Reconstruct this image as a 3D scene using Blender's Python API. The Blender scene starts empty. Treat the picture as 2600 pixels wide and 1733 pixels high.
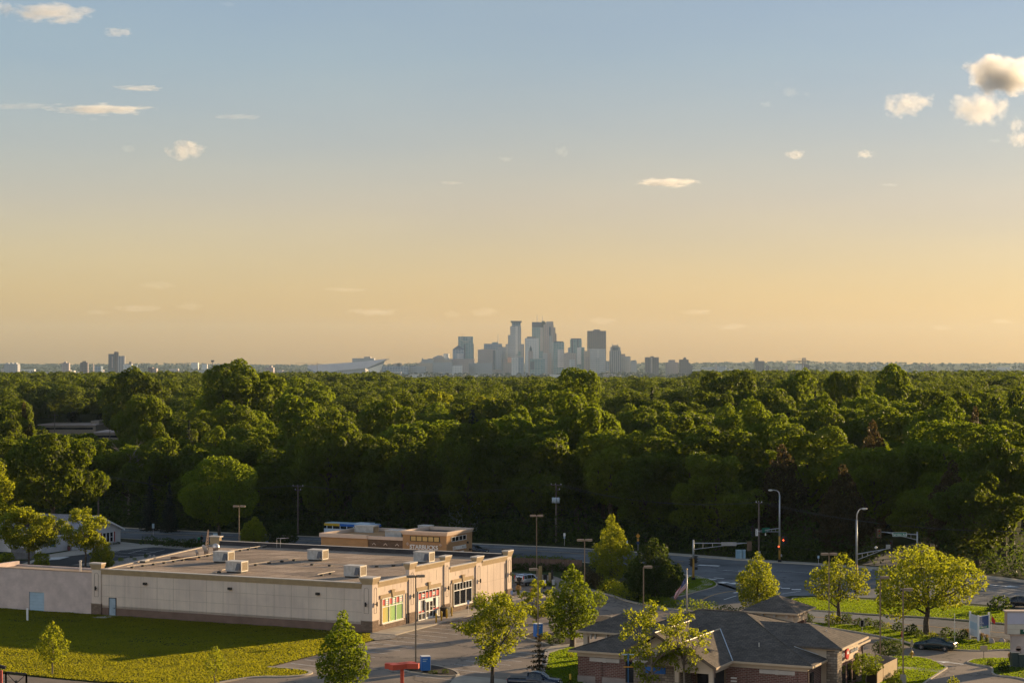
import bpy, bmesh, math, random
import numpy as np
from mathutils import Vector, Matrix
# ---------------------------------------------------------------- lens constants
# F: focal length in photo pixels (70 mm lens on a 36 mm sensor, 2600 px wide); EYE: row of the eye level; H: camera height (m)
F = 70.0 / 36.0 * 2600.0
EYE, CX, H = 915.0, 1300.0, 32.0
rad = math.radians
SC = bpy.context.scene
COL = SC.collection
rnd = random.Random(7)

def P(x, y, z=0.0):
    """the point at height z that stands at photo pixel (x, y)"""
    d = (H - z) * F / (y - EYE)
    return Vector(((x - CX) * d / F, d, z))

def PD(x, y, d):
    """the point at distance d at photo pixel (x, y)"""
    return Vector(((x - CX) * d / F, d, H - (y - EYE) * d / F))

def zat(y, d):
    return H - (y - EYE) * d / F

# ---------------------------------------------------------------- objects
def tag(o, label=None, cat=None, group=None, kind=None):
    if label: o['label'] = label
    if cat: o['category'] = cat
    if group: o['group'] = group
    if kind: o['kind'] = kind
    return o

def thing(name, label, cat, loc=(0, 0, 0), rz=0.0, group=None, kind=None):
    o = bpy.data.objects.new(name, None)
    COL.objects.link(o)
    o.empty_display_size = 0.5
    o.location = loc
    o.rotation_euler = (0, 0, rz)
    return tag(o, label, cat, group, kind)

def kids(o):
    return [c for c in COL.objects if c.parent == o]

def copy_tree(root, loc, rz=None, label=None, group=None, scale=None, children=None):
    r = root.copy(); COL.objects.link(r)
    r.location = loc
    if rz is not None: r.rotation_euler = (0, 0, rz)
    if scale is not None: r.scale = scale
    if label: r['label'] = label
    if group: r['group'] = group
    for ch in (children if children is not None else kids(root)):
        c = ch.copy(); COL.objects.link(c); c.parent = r
        if children is None:
            for g in kids(ch):
                d = g.copy(); COL.objects.link(d); d.parent = c
    return r

class MB:
    """collects polygons and links them as one mesh object"""
    def __init__(s):
        s.v = []; s.f = []; s.mi = []; s.sm = []; s.cur = 0; s.smooth = False; s.T = None
    def pt(s, p):
        p = Vector(p)
        if s.T is not None: p = s.T @ p
        s.v.append(p[:]); return len(s.v) - 1
    def face(s, idx):
        s.f.append(tuple(idx)); s.mi.append(s.cur); s.sm.append(s.smooth)
    def q(s, *pts):
        s.face([s.pt(p) for p in pts])
    def box(s, x0, x1, y0, y1, z0, z1):
        b = [s.pt(p) for p in ((x0,y0,z0),(x1,y0,z0),(x1,y1,z0),(x0,y1,z0),(x0,y0,z1),(x1,y0,z1),(x1,y1,z1),(x0,y1,z1))]
        for t in ((0,3,2,1),(4,5,6,7),(0,1,5,4),(1,2,6,5),(2,3,7,6),(3,0,4,7)):
            s.face([b[i] for i in t])
    def prism(s, poly, z0, z1, bottom=True):
        n = len(poly)
        a = sum(poly[i][0]*poly[(i+1)%n][1] - poly[(i+1)%n][0]*poly[i][1] for i in range(n))
        if a < 0: poly = list(poly)[::-1]
        lo = [s.pt((p[0], p[1], z0)) for p in poly]
        hi = [s.pt((p[0], p[1], z1)) for p in poly]
        s.face(hi)
        if bottom: s.face(lo[::-1])
        for i in range(n):
            j = (i+1) % n
            s.face((lo[i], lo[j], hi[j], hi[i]))
    def sheet(s, poly, z):
        n = len(poly)
        a = sum(poly[i][0]*poly[(i+1)%n][1] - poly[(i+1)%n][0]*poly[i][1] for i in range(n))
        if a < 0: poly = list(poly)[::-1]
        s.face([s.pt((p[0], p[1], z)) for p in poly])
    def tube(s, p0, p1, r0, r1=None, n=8, cap=True):
        s.path([p0, p1], [r0, r0 if r1 is None else r1], n, cap)
    def path(s, pts, radii, n=8, cap=True):
        pts = [Vector(p) for p in pts]
        if not isinstance(radii, (list, tuple)): radii = [radii]*len(pts)
        rings = []
        up = None
        for i, p in enumerate(pts):
            d = (pts[min(i+1, len(pts)-1)] - pts[max(i-1, 0)])
            if d.length < 1e-9: d = Vector((0,0,1))
            d.normalize()
            if up is None:
                up = Vector((1,0,0)) if abs(d.x) < .9 else Vector((0,1,0))
            u = (up - d*up.dot(d))
            if u.length < 1e-6: u = d.orthogonal()
            u.normalize(); up = u
            w = d.cross(u)
            off = math.pi/n if n == 4 else 0
            rings.append([s.pt(p + (u*math.cos(2*math.pi*k/n+off) + w*math.sin(2*math.pi*k/n+off))*radii[i]) for k in range(n)])
        for a, b in zip(rings, rings[1:]):
            for k in range(n):
                j = (k+1) % n
                s.face((a[k], a[j], b[j], b[k]))
        if cap:
            s.face(rings[0][::-1]); s.face(rings[-1])
    def lathe(s, prof, n=16, c=(0,0,0)):
        rings = []
        for r, z in prof:
            rings.append([s.pt((c[0]+r*math.cos(2*math.pi*k/n), c[1]+r*math.sin(2*math.pi*k/n), c[2]+z)) for k in range(n)])
        for a, b in zip(rings, rings[1:]):
            for k in range(n):
                j = (k+1) % n
                s.face((a[k], a[j], b[j], b[k]))
        s.face(rings[0][::-1]); s.face(rings[-1])
    def ball(s, c, r, nu=12, nv=8, jit=0.0, rg=None):
        if not isinstance(r, (tuple, list)): r = (r, r, r)
        rings = []
        for i in range(nv+1):
            th = math.pi*i/nv
            m = max(math.sin(th), 0.02)
            ring = []
            for k in range(nu):
                ph = 2*math.pi*k/nu
                j = 1 + (rg.uniform(-jit, jit) if rg else 0)
                ring.append(s.pt((c[0]+r[0]*m*math.cos(ph)*j, c[1]+r[1]*m*math.sin(ph)*j, c[2]-r[2]*math.cos(th)*j)))
            rings.append(ring)
        for a, b in zip(rings, rings[1:]):
            for k in range(nu):
                j = (k+1) % nu
                s.face((a[k], a[j], b[j], b[k]))
        s.face(rings[0][::-1]); s.face(rings[-1])
    def ribbon(s, pts, off0, off1, z0, z1, closed=False):
        """a strip along a plan polyline between side offsets off0 and off1 (left is positive), from z0 to z1"""
        pts = [Vector((p[0], p[1])) for p in pts]
        n = len(pts); L = []; Rr = []
        for i in range(n):
            if closed: a, b = pts[i-1], pts[(i+1) % n]
            else: a, b = pts[max(i-1,0)], pts[min(i+1,n-1)]
            d = (b-a)
            if d.length < 1e-9: d = Vector((1,0))
            d.normalize(); nrm = Vector((-d.y, d.x))
            L.append(pts[i]+nrm*off0); Rr.append(pts[i]+nrm*off1)
        rng = range(n) if closed else range(n-1)
        if off0 > off1: L, Rr = Rr, L
        # L is now the right-hand edge
        for i in rng:
            j = (i+1) % n
            a0,a1,b0,b1 = L[i],L[j],Rr[i],Rr[j]
            s.q((a0.x,a0.y,z1),(a1.x,a1.y,z1),(b1.x,b1.y,z1),(b0.x,b0.y,z1))
            if z1 - z0 > 1e-4:
                s.q((a1.x,a1.y,z1),(a0.x,a0.y,z1),(a0.x,a0.y,z0),(a1.x,a1.y,z0))
                s.q((b0.x,b0.y,z1),(b1.x,b1.y,z1),(b1.x,b1.y,z0),(b0.x,b0.y,z0))
        if not closed and z1-z0 > 1e-4:
            for i in (0, n-1):
                s.q((L[i].x,L[i].y,z0),(L[i].x,L[i].y,z1),(Rr[i].x,Rr[i].y,z1),(Rr[i].x,Rr[i].y,z0))
    def build(s, name, mats=None, parent=None, loc=None, label=None):
        me = bpy.data.meshes.new(name)
        me.from_pydata(s.v, [], s.f)
        if mats is not None:
            for m in (mats if isinstance(mats, (list, tuple)) else [mats]): me.materials.append(m)
            me.polygons.foreach_set('material_index', s.mi)
        me.polygons.foreach_set('use_smooth', s.sm)
        me.update()
        o = bpy.data.objects.new(name, me)
        COL.objects.link(o)
        if parent is not None: o.parent = parent
        if loc is not None: o.location = loc
        if label: o['label'] = label
        return o

def each(name, m, parent, boxes):
    """every box an object of its own"""
    out = []
    for b in boxes:
        mb = MB(); mb.box(*b); out.append(mb.build(name, m, parent))
    return out

def np_quads(name, verts, mat, parent=None, smooth=False):
    """one mesh from an (N*4, 3) array of quad corners"""
    verts = np.asarray(verts, np.float32).reshape(-1, 3)
    n = len(verts)
    me = bpy.data.meshes.new(name)
    me.vertices.add(n); me.vertices.foreach_set('co', verts.ravel())
    me.loops.add(n); me.loops.foreach_set('vertex_index', np.arange(n, dtype=np.int32))
    me.polygons.add(n//4)
    me.polygons.foreach_set('loop_start', np.arange(0, n, 4, dtype=np.int32))
    me.polygons.foreach_set('loop_total', np.full(n//4, 4, np.int32))
    me.materials.append(mat)
    me.update(calc_edges=True)
    return me

def obj_from(me, name, parent=None, loc=None):
    o = bpy.data.objects.new(name, me); COL.objects.link(o)
    if parent is not None: o.parent = parent
    if loc is not None: o.location = loc
    return o

def spline(pts, n=6, closed=False):
    pts = [Vector(p) for p in pts]
    out = []
    N = len(pts)
    for i in range(N if closed else N-1):
        p0 = pts[(i-1) % N] if (closed or i > 0) else pts[0]*2 - pts[1]
        p1 = pts[i]; p2 = pts[(i+1) % N]
        p3 = pts[(i+2) % N] if (closed or i+2 < N) else p2*2 - p1
        for k in range(n):
            t = k/n
            out.append(0.5*((2*p1)+(p2-p0)*t+(2*p0-5*p1+4*p2-p3)*t*t+(3*p1-p0-3*p2+p3)*t**3))
    if not closed: out.append(pts[-1])
    return out

def text_mesh(name, body, size, mat, parent, M4, extrude=0.03, align='CENTER', bold=0.0):
    cu = bpy.data.curves.new(name, 'FONT')
    cu.body = body; cu.size = size; cu.extrude = extrude; cu.align_x = align; cu.align_y = 'CENTER'
    cu.offset = bold
    tmp = bpy.data.objects.new(name+'_curve', cu); COL.objects.link(tmp)
    dg = bpy.context.evaluated_depsgraph_get()
    me = bpy.data.meshes.new_from_object(tmp.evaluated_get(dg))
    bpy.data.objects.remove(tmp); bpy.data.curves.remove(cu)
    me.materials.clear(); me.materials.append(mat)
    me.transform(M4)
    o = bpy.data.objects.new(name, me); COL.objects.link(o)
    o.parent = parent
    return o

def face_frame(origin, right, up):
    """4x4 that lays text (x right, y up) on a wall"""
    r = Vector(right).normalized(); u = Vector(up).normalized(); n = r.cross(u)
    m = Matrix((r, u, n)).transposed().to_4x4()
    m.translation = Vector(origin)
    return m

# ---------------------------------------------------------------- materials
MATS = {}
def new_mat(name):
    m = bpy.data.materials.new(name); m.use_nodes = True
    nt = m.node_tree
    for n in list(nt.nodes): nt.nodes.remove(n)
    out = nt.nodes.new('ShaderNodeOutputMaterial')
    b = nt.nodes.new('ShaderNodeBsdfPrincipled')
    nt.links.new(b.outputs[0], out.inputs[0])
    return m, nt, b, out

def N(nt, t, **kw):
    n = nt.nodes.new('ShaderNode'+t)
    for k, v in kw.items():
        if hasattr(n, k): setattr(n, k, v)
        else: n.inputs[k.replace('_', ' ')].default_value = v
    return n

def col4(c): return (c[0], c[1], c[2], 1.0)

def ramp(nt, fac, stops):
    r = nt.nodes.new('ShaderNodeValToRGB')
    el = r.color_ramp.elements
    el[0].position, el[0].color = stops[0][0], col4(stops[0][1])
    el[1].position, el[1].color = stops[-1][0], col4(stops[-1][1])
    for p, c in stops[1:-1]:
        e = el.new(p); e.color = col4(c)
    nt.links.new(fac, r.inputs[0])
    return r.outputs[0]

def mixc(nt, fac, a, b, mode='MIX'):
    m = nt.nodes.new('ShaderNodeMix'); m.data_type = 'RGBA'; m.blend_type = mode
    for sock, v in ((m.inputs[0], fac), (m.inputs[6], a), (m.inputs[7], b)):
        if hasattr(v, 'is_linked') or isinstance(v, bpy.types.NodeSocket): nt.links.new(v, sock)
        elif isinstance(v, (int, float)): sock.default_value = v
        else: sock.default_value = col4(v)
    return m.outputs[2]

def math_(nt, op, a, b=0.0, c=None):
    m = nt.nodes.new('ShaderNodeMath'); m.operation = op
    for i, v in enumerate((a, b, c)):
        if v is None: continue
        if isinstance(v, bpy.types.NodeSocket): nt.links.new(v, m.inputs[i])
        else: m.inputs[i].default_value = v
    return m.outputs[0]

def coord(nt, kind='Object', scale=(1,1,1)):
    if kind == 'World':
        g = nt.nodes.new('ShaderNodeNewGeometry'); s = g.outputs['Position']
    else:
        g = nt.nodes.new('ShaderNodeTexCoord'); s = g.outputs[kind]
    if scale != (1,1,1):
        mp = nt.nodes.new('ShaderNodeMapping'); mp.inputs['Scale'].default_value = scale
        nt.links.new(s, mp.inputs['Vector']); s = mp.outputs[0]
    return s

def noise(nt, vec, scale, detail=4.0, rough=0.55):
    n = nt.nodes.new('ShaderNodeTexNoise')
    n.inputs['Scale'].default_value = scale; n.inputs['Detail'].default_value = detail; n.inputs['Roughness'].default_value = rough
    nt.links.new(vec, n.inputs['Vector'])
    return n.outputs['Fac']

def bump(nt, bsdf, h, strength=.3, dist=.05):
    b = nt.nodes.new('ShaderNodeBump'); b.inputs['Strength'].default_value = strength; b.inputs['Distance'].default_value = dist
    nt.links.new(h, b.inputs['Height']); nt.links.new(b.outputs[0], bsdf.inputs['Normal'])

def mat(name, c, rough=.75, var=.12, scale=1.5, metal=0.0, spec=.3, kind='Object', bmp=0.0, c2=None, s2=None, emit=None, estr=0.0):
    """a plain painted, plastered or metal surface with uneven tone"""
    if name in MATS: return MATS[name]
    m, nt, b, out = new_mat(name)
    v = coord(nt, kind)
    f1 = noise(nt, v, scale, 5.0)
    lo = tuple(x*(1-var*1.6) for x in c); hi = tuple(min(1, x*(1+var*1.2)) for x in c)
    cc = ramp(nt, f1, [(.3, lo), (.7, hi)])
    if c2 is not None:
        f2 = noise(nt, v, s2 or scale*.23, 3.0)
        fr = ramp(nt, f2, [(.45, (0,0,0)), (.62, (1,1,1))])
        cc = mixc(nt, fr, cc, c2)
    nt.links.new(cc, b.inputs['Base Color'])
    b.inputs['Roughness'].default_value = rough; b.inputs['Metallic'].default_value = metal
    b.inputs['Specular IOR Level'].default_value = spec
    if bmp: bump(nt, b, noise(nt, v, scale*6, 3.0), bmp, .03)
    if emit is not None:
        b.inputs['Emission Color'].default_value = col4(emit); b.inputs['Emission Strength'].default_value = estr
    MATS[name] = m
    return m

def wall_uv(nt):
    """object-space coordinates laid on upright faces: (along the wall, height)"""
    tc = nt.nodes.new('ShaderNodeTexCoord')
    sp = nt.nodes.new('ShaderNodeSeparateXYZ'); nt.links.new(tc.outputs['Object'], sp.inputs[0])
    sn = nt.nodes.new('ShaderNodeSeparateXYZ'); nt.links.new(tc.outputs['Normal'], sn.inputs[0])
    ax = math_(nt, 'GREATER_THAN', math_(nt, 'ABSOLUTE', sn.outputs[0]), math_(nt, 'ABSOLUTE', sn.outputs[1]))
    u = math_(nt, 'ADD', math_(nt, 'MULTIPLY', sp.outputs[1], ax), math_(nt, 'MULTIPLY', sp.outputs[0], math_(nt, 'SUBTRACT', 1.0, ax)))
    cb = nt.nodes.new('ShaderNodeCombineXYZ')
    nt.links.new(u, cb.inputs[0]); nt.links.new(sp.outputs[2], cb.inputs[1])
    return cb.outputs[0], u, sp.outputs[2]

def brick_mat(name, c1, c2, mortar, bw, bh, ms, offset=.5, rough=.85, var=.25, bmp=.4, vscale=1.2):
    if name in MATS: return MATS[name]
    m, nt, b, out = new_mat(name)
    uv, u, z = wall_uv(nt)
    t = nt.nodes.new('ShaderNodeTexBrick')
    t.offset = offset
    t.inputs['Color1'].default_value = col4(c1); t.inputs['Color2'].default_value = col4(c2); t.inputs['Mortar'].default_value = col4(mortar)
    t.inputs['Scale'].default_value = 1.0; t.inputs['Mortar Size'].default_value = ms; t.inputs['Bias'].default_value = 0.0
    t.inputs['Brick Width'].default_value = bw; t.inputs['Row Height'].default_value = bh
    nt.links.new(uv, t.inputs['Vector'])
    f = noise(nt, coord(nt, 'Object'), vscale, 5.0)
    g = ramp(nt, f, [(.25, (1-var,)*3), (.75, (1+var*.4,)*3)])
    cc = mixc(nt, 1.0, t.outputs['Color'], g, 'MULTIPLY')
    nt.links.new(cc, b.inputs['Base Color'])
    b.inputs['Roughness'].default_value = rough; b.inputs['Specular IOR Level'].default_value = .2
    inv = math_(nt, 'SUBTRACT', 1.0, t.outputs['Fac'])
    if bmp: bump(nt, b, inv, bmp, .02)
    MATS[name] = m
    return m

def glass_mat(name, c, rough=.06, spec=.5, var=.3):
    return mat(name, c, rough, var, .6, 0.0, spec)
# ---------------------------------------------------------------- light and air settings
SUN_E, SUN_C = 5.0, (1.0, .72, .40)
SKY_S, SKY_AIR, SKY_DUST, SKY_OZ = 0.055, 1.0, 1.5, 1.0
SKY_GRADE = [(0.0, (1.30, 1.10, .86)), (.03, (1.24, 1.06, .88)), (.077, (1.12, .97, 1.02)), (.15, (.90, .95, 1.12)), (.35, (.88, .94, 1.12))]
SKY_SIDE = [(.20, (1.36, 1.33, 1.28)), (.5, (1.0, 1.0, 1.0)), (.80, (.76, .82, .88))]
EXPO = 0.9
HAZE_D, HAZE_C, HAZE_G = 1.5e-5, (.74, .86, 1.0), .2
SKY_GRADE = [(0.0, (1.30, 1.10, .86)), (.03, (1.24, 1.06, .88)), (.077, (1.12, .97, 1.02)), (.15, (.90, .95, 1.12)), (.22, (.95, 1.0, 1.16)), (.45, (1.55, 1.55, 1.62))]
SKY_GRADE = [(0.0, (1.16, 1.00, .84)), (.03, (1.12, .97, .88)), (.077, (1.09, .94, 1.0)), (.15, (.92, .95, 1.10)), (.22, (.95, 1.0, 1.16)), (.45, (1.55, 1.52, 1.55))]
SKY_SIDE = [(.20, (1.40, 1.36, 1.30)), (.5, (1.0, 1.0, 1.0)), (.80, (.66, .76, .86))]
SKY_BACK_FILL = [(.0, (2.0, 1.75, 1.55)), (.35, (1.7, 1.5, 1.4)), (.60, (1.0, 1.0, 1.0))]
SKY_BACK_FILL = [(.0, (2.35, 1.9, 1.6)), (.35, (1.9, 1.6, 1.42)), (.60, (1.0, 1.0, 1.0))]
HAZE_D, HAZE_C, HAZE_G = 2.6e-5, (.60, .80, 1.0), .15
SKY_GRADE = [(0.0, (1.22, 1.01, .80)), (.03, (1.17, .97, .84)), (.077, (1.10, .93, .97)), (.15, (.92, .95, 1.10)), (.22, (.95, 1.0, 1.16)), (.45, (1.50, 1.48, 1.50))]
HAZE_D, HAZE_C, HAZE_G = 2.0e-5, (.60, .80, 1.0), .15
# ================================================================ camera, sun, sky, air
cam = bpy.data.cameras.new('camera'); cam_o = bpy.data.objects.new('camera', cam); COL.objects.link(cam_o)
cam_o.location = (0, 0, H); cam_o.rotation_euler = (rad(90), 0, 0)
cam.lens = 70; cam.sensor_width = 36; cam.sensor_fit = 'HORIZONTAL'
cam.shift_y = (EYE-866.5)/2600.0
cam.clip_start = 1.0; cam.clip_end = 250000.0
SC.camera = cam_o
SUN_AZ, SUN_EL = 49.2, 10.8          # degrees to the right of the view, degrees up
sdir = Vector((math.sin(rad(SUN_AZ))*math.cos(rad(SUN_EL)), math.cos(rad(SUN_AZ))*math.cos(rad(SUN_EL)), math.sin(rad(SUN_EL))))
sl = bpy.data.lights.new('sun', 'SUN'); sl.energy = SUN_E; sl.angle = rad(.53); sl.color = SUN_C
so = bpy.data.objects.new('sun', sl); COL.objects.link(so)
so.rotation_euler = sdir.to_track_quat('Z', 'Y').to_euler(); so.location = sdir*500
W = bpy.data.worlds.new('World'); SC.world = W; W.use_nodes = True
nt = W.node_tree
for n in list(nt.nodes): nt.nodes.remove(n)
wo = nt.nodes.new('ShaderNodeOutputWorld'); bg = nt.nodes.new('ShaderNodeBackground')
sky = nt.nodes.new('ShaderNodeTexSky'); sky.sky_type = 'NISHITA'; sky.sun_disc = False
sky.sun_elevation = rad(SUN_EL); sky.sun_rotation = rad(SUN_AZ)
sky.altitude = 300; sky.air_density = SKY_AIR; sky.dust_density = SKY_DUST; sky.ozone_density = SKY_OZ
bg.inputs['Strength'].default_value = SKY_S
nt.links.new(sky.outputs[0], bg.inputs[0]); nt.links.new(bg.outputs[0], wo.inputs[0])
# the colour of the evening sky by height above the horizon, on top of the physical sky
tc = nt.nodes.new('ShaderNodeTexCoord')
sp = nt.nodes.new('ShaderNodeSeparateXYZ'); nt.links.new(tc.outputs['Generated'], sp.inputs[0])
cr = ramp(nt, sp.outputs[2], SKY_GRADE)  # the top stop is raised to add fill from overhead
wn = noise(nt, coord(nt, 'Generated', (3, 3, 14)), 1.6, 3.0)
wr = ramp(nt, wn, [(.3, (.96, .97, 1.0)), (.7, (1.03, 1.02, 1.0))])
g1 = mixc(nt, 1.0, sky.outputs[0], cr, 'MULTIPLY')
g2 = mixc(nt, 1.0, g1, wr, 'MULTIPLY')
# the sky is more even from left to right than a clear-air model gives
sx = math_(nt, 'ADD', math_(nt, 'MULTIPLY', sp.outputs[0], 1.0), .5)
g3 = mixc(nt, 1.0, g2, ramp(nt, sx, SKY_SIDE), 'MULTIPLY')
# the sky behind the camera is brightened and warmed as added fill for shaded sides
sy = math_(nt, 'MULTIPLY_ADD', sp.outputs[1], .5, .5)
g4 = mixc(nt, 1.0, g3, ramp(nt, sy, SKY_BACK_FILL), 'MULTIPLY')
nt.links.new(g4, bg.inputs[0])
SC.view_settings.view_transform = 'Standard'; SC.view_settings.look = 'None'
SC.view_settings.exposure = EXPO; SC.view_settings.gamma = 1.0; SC.view_settings.use_curve_mapping = False
SC.render.engine = 'CYCLES'
SC.cycles.use_denoising = True
SC.cycles.max_bounces = 6; SC.cycles.diffuse_bounces = 2; SC.cycles.glossy_bounces = 2; SC.cycles.transmission_bounces = 3
SC.cycles.transparent_max_bounces = 8; SC.cycles.volume_bounces = 1
SC.cycles.sample_clamp_indirect = 4.0
SC.cycles.volume_step_rate = 1.0; SC.cycles.volume_max_steps = 256
# ---------------------------------------------------------------- haze: one closed box of even air
if HAZE_D > 0:
    mb = MB(); mb.box(-7200, 7200, -400, 17200, -62, 330)
    hm = bpy.data.materials.new('haze_air'); hm.use_nodes = True
    hn = hm.node_tree
    for n in list(hn.nodes): hn.nodes.remove(n)
    ho = hn.nodes.new('ShaderNodeOutputMaterial'); pv = hn.nodes.new('ShaderNodeVolumePrincipled')
    pv.inputs['Color'].default_value = col4(HAZE_C); pv.inputs['Density'].default_value = HAZE_D; pv.inputs['Anisotropy'].default_value = HAZE_G
    hn.links.new(pv.outputs[0], ho.inputs['Volume'])
    hz = mb.build('haze', hm); tag(hz, 'thin evening haze hanging over the wood and the far city', 'haze', kind='stuff')
    hm.cycles.homogeneous_volume = True if hasattr(hm, 'cycles') and hasattr(hm.cycles, 'homogeneous_volume') else True
# ================================================================ ground, roads, lots, lawns, kerbs
AX = Vector((math.cos(rad(64.6)), math.sin(rad(64.6)), 0)); BX = Vector((-AX.y, AX.x, 0))
O_S = P(944, 1607.6)
def L(a, b, z=0.0):
    v = O_S + AX*a + BX*b; return Vector((v.x, v.y, z))
def toL(p):
    d = Vector((p[0], p[1], 0)) - O_S
    return d.dot(AX), d.dot(BX)

def terr(x, y):
    def s(t): t = max(0.0, min(1.0, t)); return t*t*(3-2*t)
    z = -34*s((y-1900)/2600.0)
    if y > 9500:
        z += (33 + 7*math.sin(x*.0011+.6) + 5*math.sin(x*.0027+2.0) + 2*math.sin(x*.0071) + 3.5*s(x/4000.0)*4)*s((y-9500)/5200.0)
    return z

def terrain_mat():
    m, nt, b, out = new_mat('terrain_ground')
    v = coord(nt, 'World')
    f = noise(nt, v, .35, 6.0); g = noise(nt, v, .02, 5.0)
    near = ramp(nt, f, [(.3, (.020, .030, .008)), (.55, (.040, .055, .014)), (.75, (.065, .060, .025))])
    far = ramp(nt, g, [(.35, (.030, .045, .015)), (.55, (.06, .075, .03)), (.68, (.15, .14, .12)), (.78, (.25, .23, .21))])
    sp = nt.nodes.new('ShaderNodeSeparateXYZ'); nt.links.new(v, sp.inputs[0])
    k = math_(nt, 'GREATER_THAN', sp.outputs[1], 2600.0)
    nt.links.new(mixc(nt, k, near, far), b.inputs['Base Color'])
    b.inputs['Roughness'].default_value = .95; b.inputs['Specular IOR Level'].default_value = .05
    return m
ys = [-380, -200, 0, 100, 150] + list(range(180, 420, 20)) + [450, 500, 600, 700, 850, 1000, 1200, 1400, 1700, 2000, 2400, 2800, 3300, 3800, 4400, 5200, 6000, 7000, 8000, 9000, 9500, 10200, 11000, 11800, 12600, 13400, 14200, 14700, 15200, 16000, 17000]
nx = 121
mb = MB()
idx = []
for y in ys:
    idx.append([mb.pt((x, y, terr(x, y))) for x in [(-7000 + 14000*i/(nx-1)) for i in range(nx)]])
for r0, r1 in zip(idx, idx[1:]):
    for i in range(nx-1): mb.face((r0[i], r0[i+1], r1[i+1], r1[i]))
mb.smooth = True; mb.sm = [True]*len(mb.f)
tag(mb.build('ground', terrain_mat()), 'flat land under the wood and city rising to a low ridge', 'ground', kind='structure')

def asphalt_mat(name, base, crack=True, patch=.35):
    m, nt, b, out = new_mat(name)
    v = coord(nt, 'World')
    f = noise(nt, v, .22, 6.0, .6); g = noise(nt, v, 9.0, 2.0); h = noise(nt, v, .06, 3.0)
    c = ramp(nt, f, [(.3, tuple(x*.78 for x in base)), (.7, tuple(x*1.25 for x in base))])
    c = mixc(nt, .5, c, ramp(nt, g, [(.3, (.6,)*3), (.7, (1.35,)*3)]), 'MULTIPLY')
    c = mixc(nt, patch, c, ramp(nt, h, [(.42, (.55,)*3), (.58, (1.3,)*3)]), 'MULTIPLY')
    if crack:
        w = N(nt, 'TexVoronoi', feature='DISTANCE_TO_EDGE'); w.inputs['Scale'].default_value = .085
        wv = mixc(nt, .06, v, N(nt, 'TexNoise', Scale=.35).outputs['Color'], 'ADD')
        nn = nt.nodes.new('ShaderNodeTexNoise'); nn.inputs['Scale'].default_value = .5; nn.inputs['Detail'].default_value = 5; nt.links.new(v, nn.inputs['Vector'])
        vm = nt.nodes.new('ShaderNodeVectorMath'); vm.operation = 'SCALE'; vm.inputs['Scale'].default_value = 5.0; nt.links.new(nn.outputs['Color'], vm.inputs[0])
        va = nt.nodes.new('ShaderNodeVectorMath'); va.operation = 'ADD'; nt.links.new(v, va.inputs[0]); nt.links.new(vm.outputs[0], va.inputs[1])
        nt.links.new(va.outputs[0], w.inputs['Vector'])
        cr = ramp(nt, w.outputs['Distance'], [(.006, (.45,)*3), (.014, (1,)*3)])
        c = mixc(nt, 1.0, c, cr, 'MULTIPLY')
    nt.links.new(c, b.inputs['Base Color'])
    b.inputs['Roughness'].default_value = .82; b.inputs['Specular IOR Level'].default_value = .25
    bump(nt, b, g, .25, .02)
    return m
def lawn_mat(name, g1, g2, dry, dry_at=.6):
    m, nt, b, out = new_mat(name)
    v = coord(nt, 'World')
    st = coord(nt, 'World', (.35, 1.4, 1))
    f = noise(nt, st, 1.3, 6.0, .65); g = noise(nt, v, .11, 4.0); h = noise(nt, v, 7.0, 3.0)
    c = ramp(nt, f, [(.3, g1), (.7, g2)])
    d = ramp(nt, g, [(dry_at-.08, (0,0,0)), (dry_at+.1, (1,1,1))])
    c = mixc(nt, d, c, dry)
    c = mixc(nt, .6, c, ramp(nt, h, [(.3, (.55,)*3), (.7, (1.35,)*3)]), 'MULTIPLY')
    nt.links.new(c, b.inputs['Base Color'])
    b.inputs['Roughness'].default_value = .9; b.inputs['Specular IOR Level'].default_value = .12
    bump(nt, b, f, .9, .12)
    return m
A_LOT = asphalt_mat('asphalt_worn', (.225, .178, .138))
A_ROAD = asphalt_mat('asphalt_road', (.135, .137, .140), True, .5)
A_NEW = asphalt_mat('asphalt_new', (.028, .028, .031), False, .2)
LAWN = lawn_mat('lawn', (.012, .018, .003), (.032, .034, .005), (.075, .055, .018), .58)
LAWN2 = lawn_mat('lawn_watered', (.016, .028, .003), (.034, .046, .005), (.04, .04, .008), .75)
CONC = mat('concrete', (.40, .345, .28), .85, .12, .5, kind='World', bmp=.15)
KERB = mat('kerb_concrete', (.42, .36, .28), .85, .12, .9, kind='World')
MULCH = mat('mulch', (.030, .020, .016), .95, .35, 2.2, kind='World', bmp=.8)
ROCKS = mat('landscape_rock', (.27, .235, .20), .9, .3, 3.0, kind='World', bmp=.8)
PAINT = mat('road_paint', (.74, .72, .68), .7, .2, 1.2, kind='World')
PAINTY = mat('road_paint_yellow', (.55, .32, .10), .7, .25, 1.2, kind='World')

def xy(p): return [P(*q).xy for q in p]
def st(name, mb, m, label=None, cat=None):
    o = mb.build(name, m); return tag(o, label, cat or name.replace('_', ' '), kind='structure')

Z0 = 0.03
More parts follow.
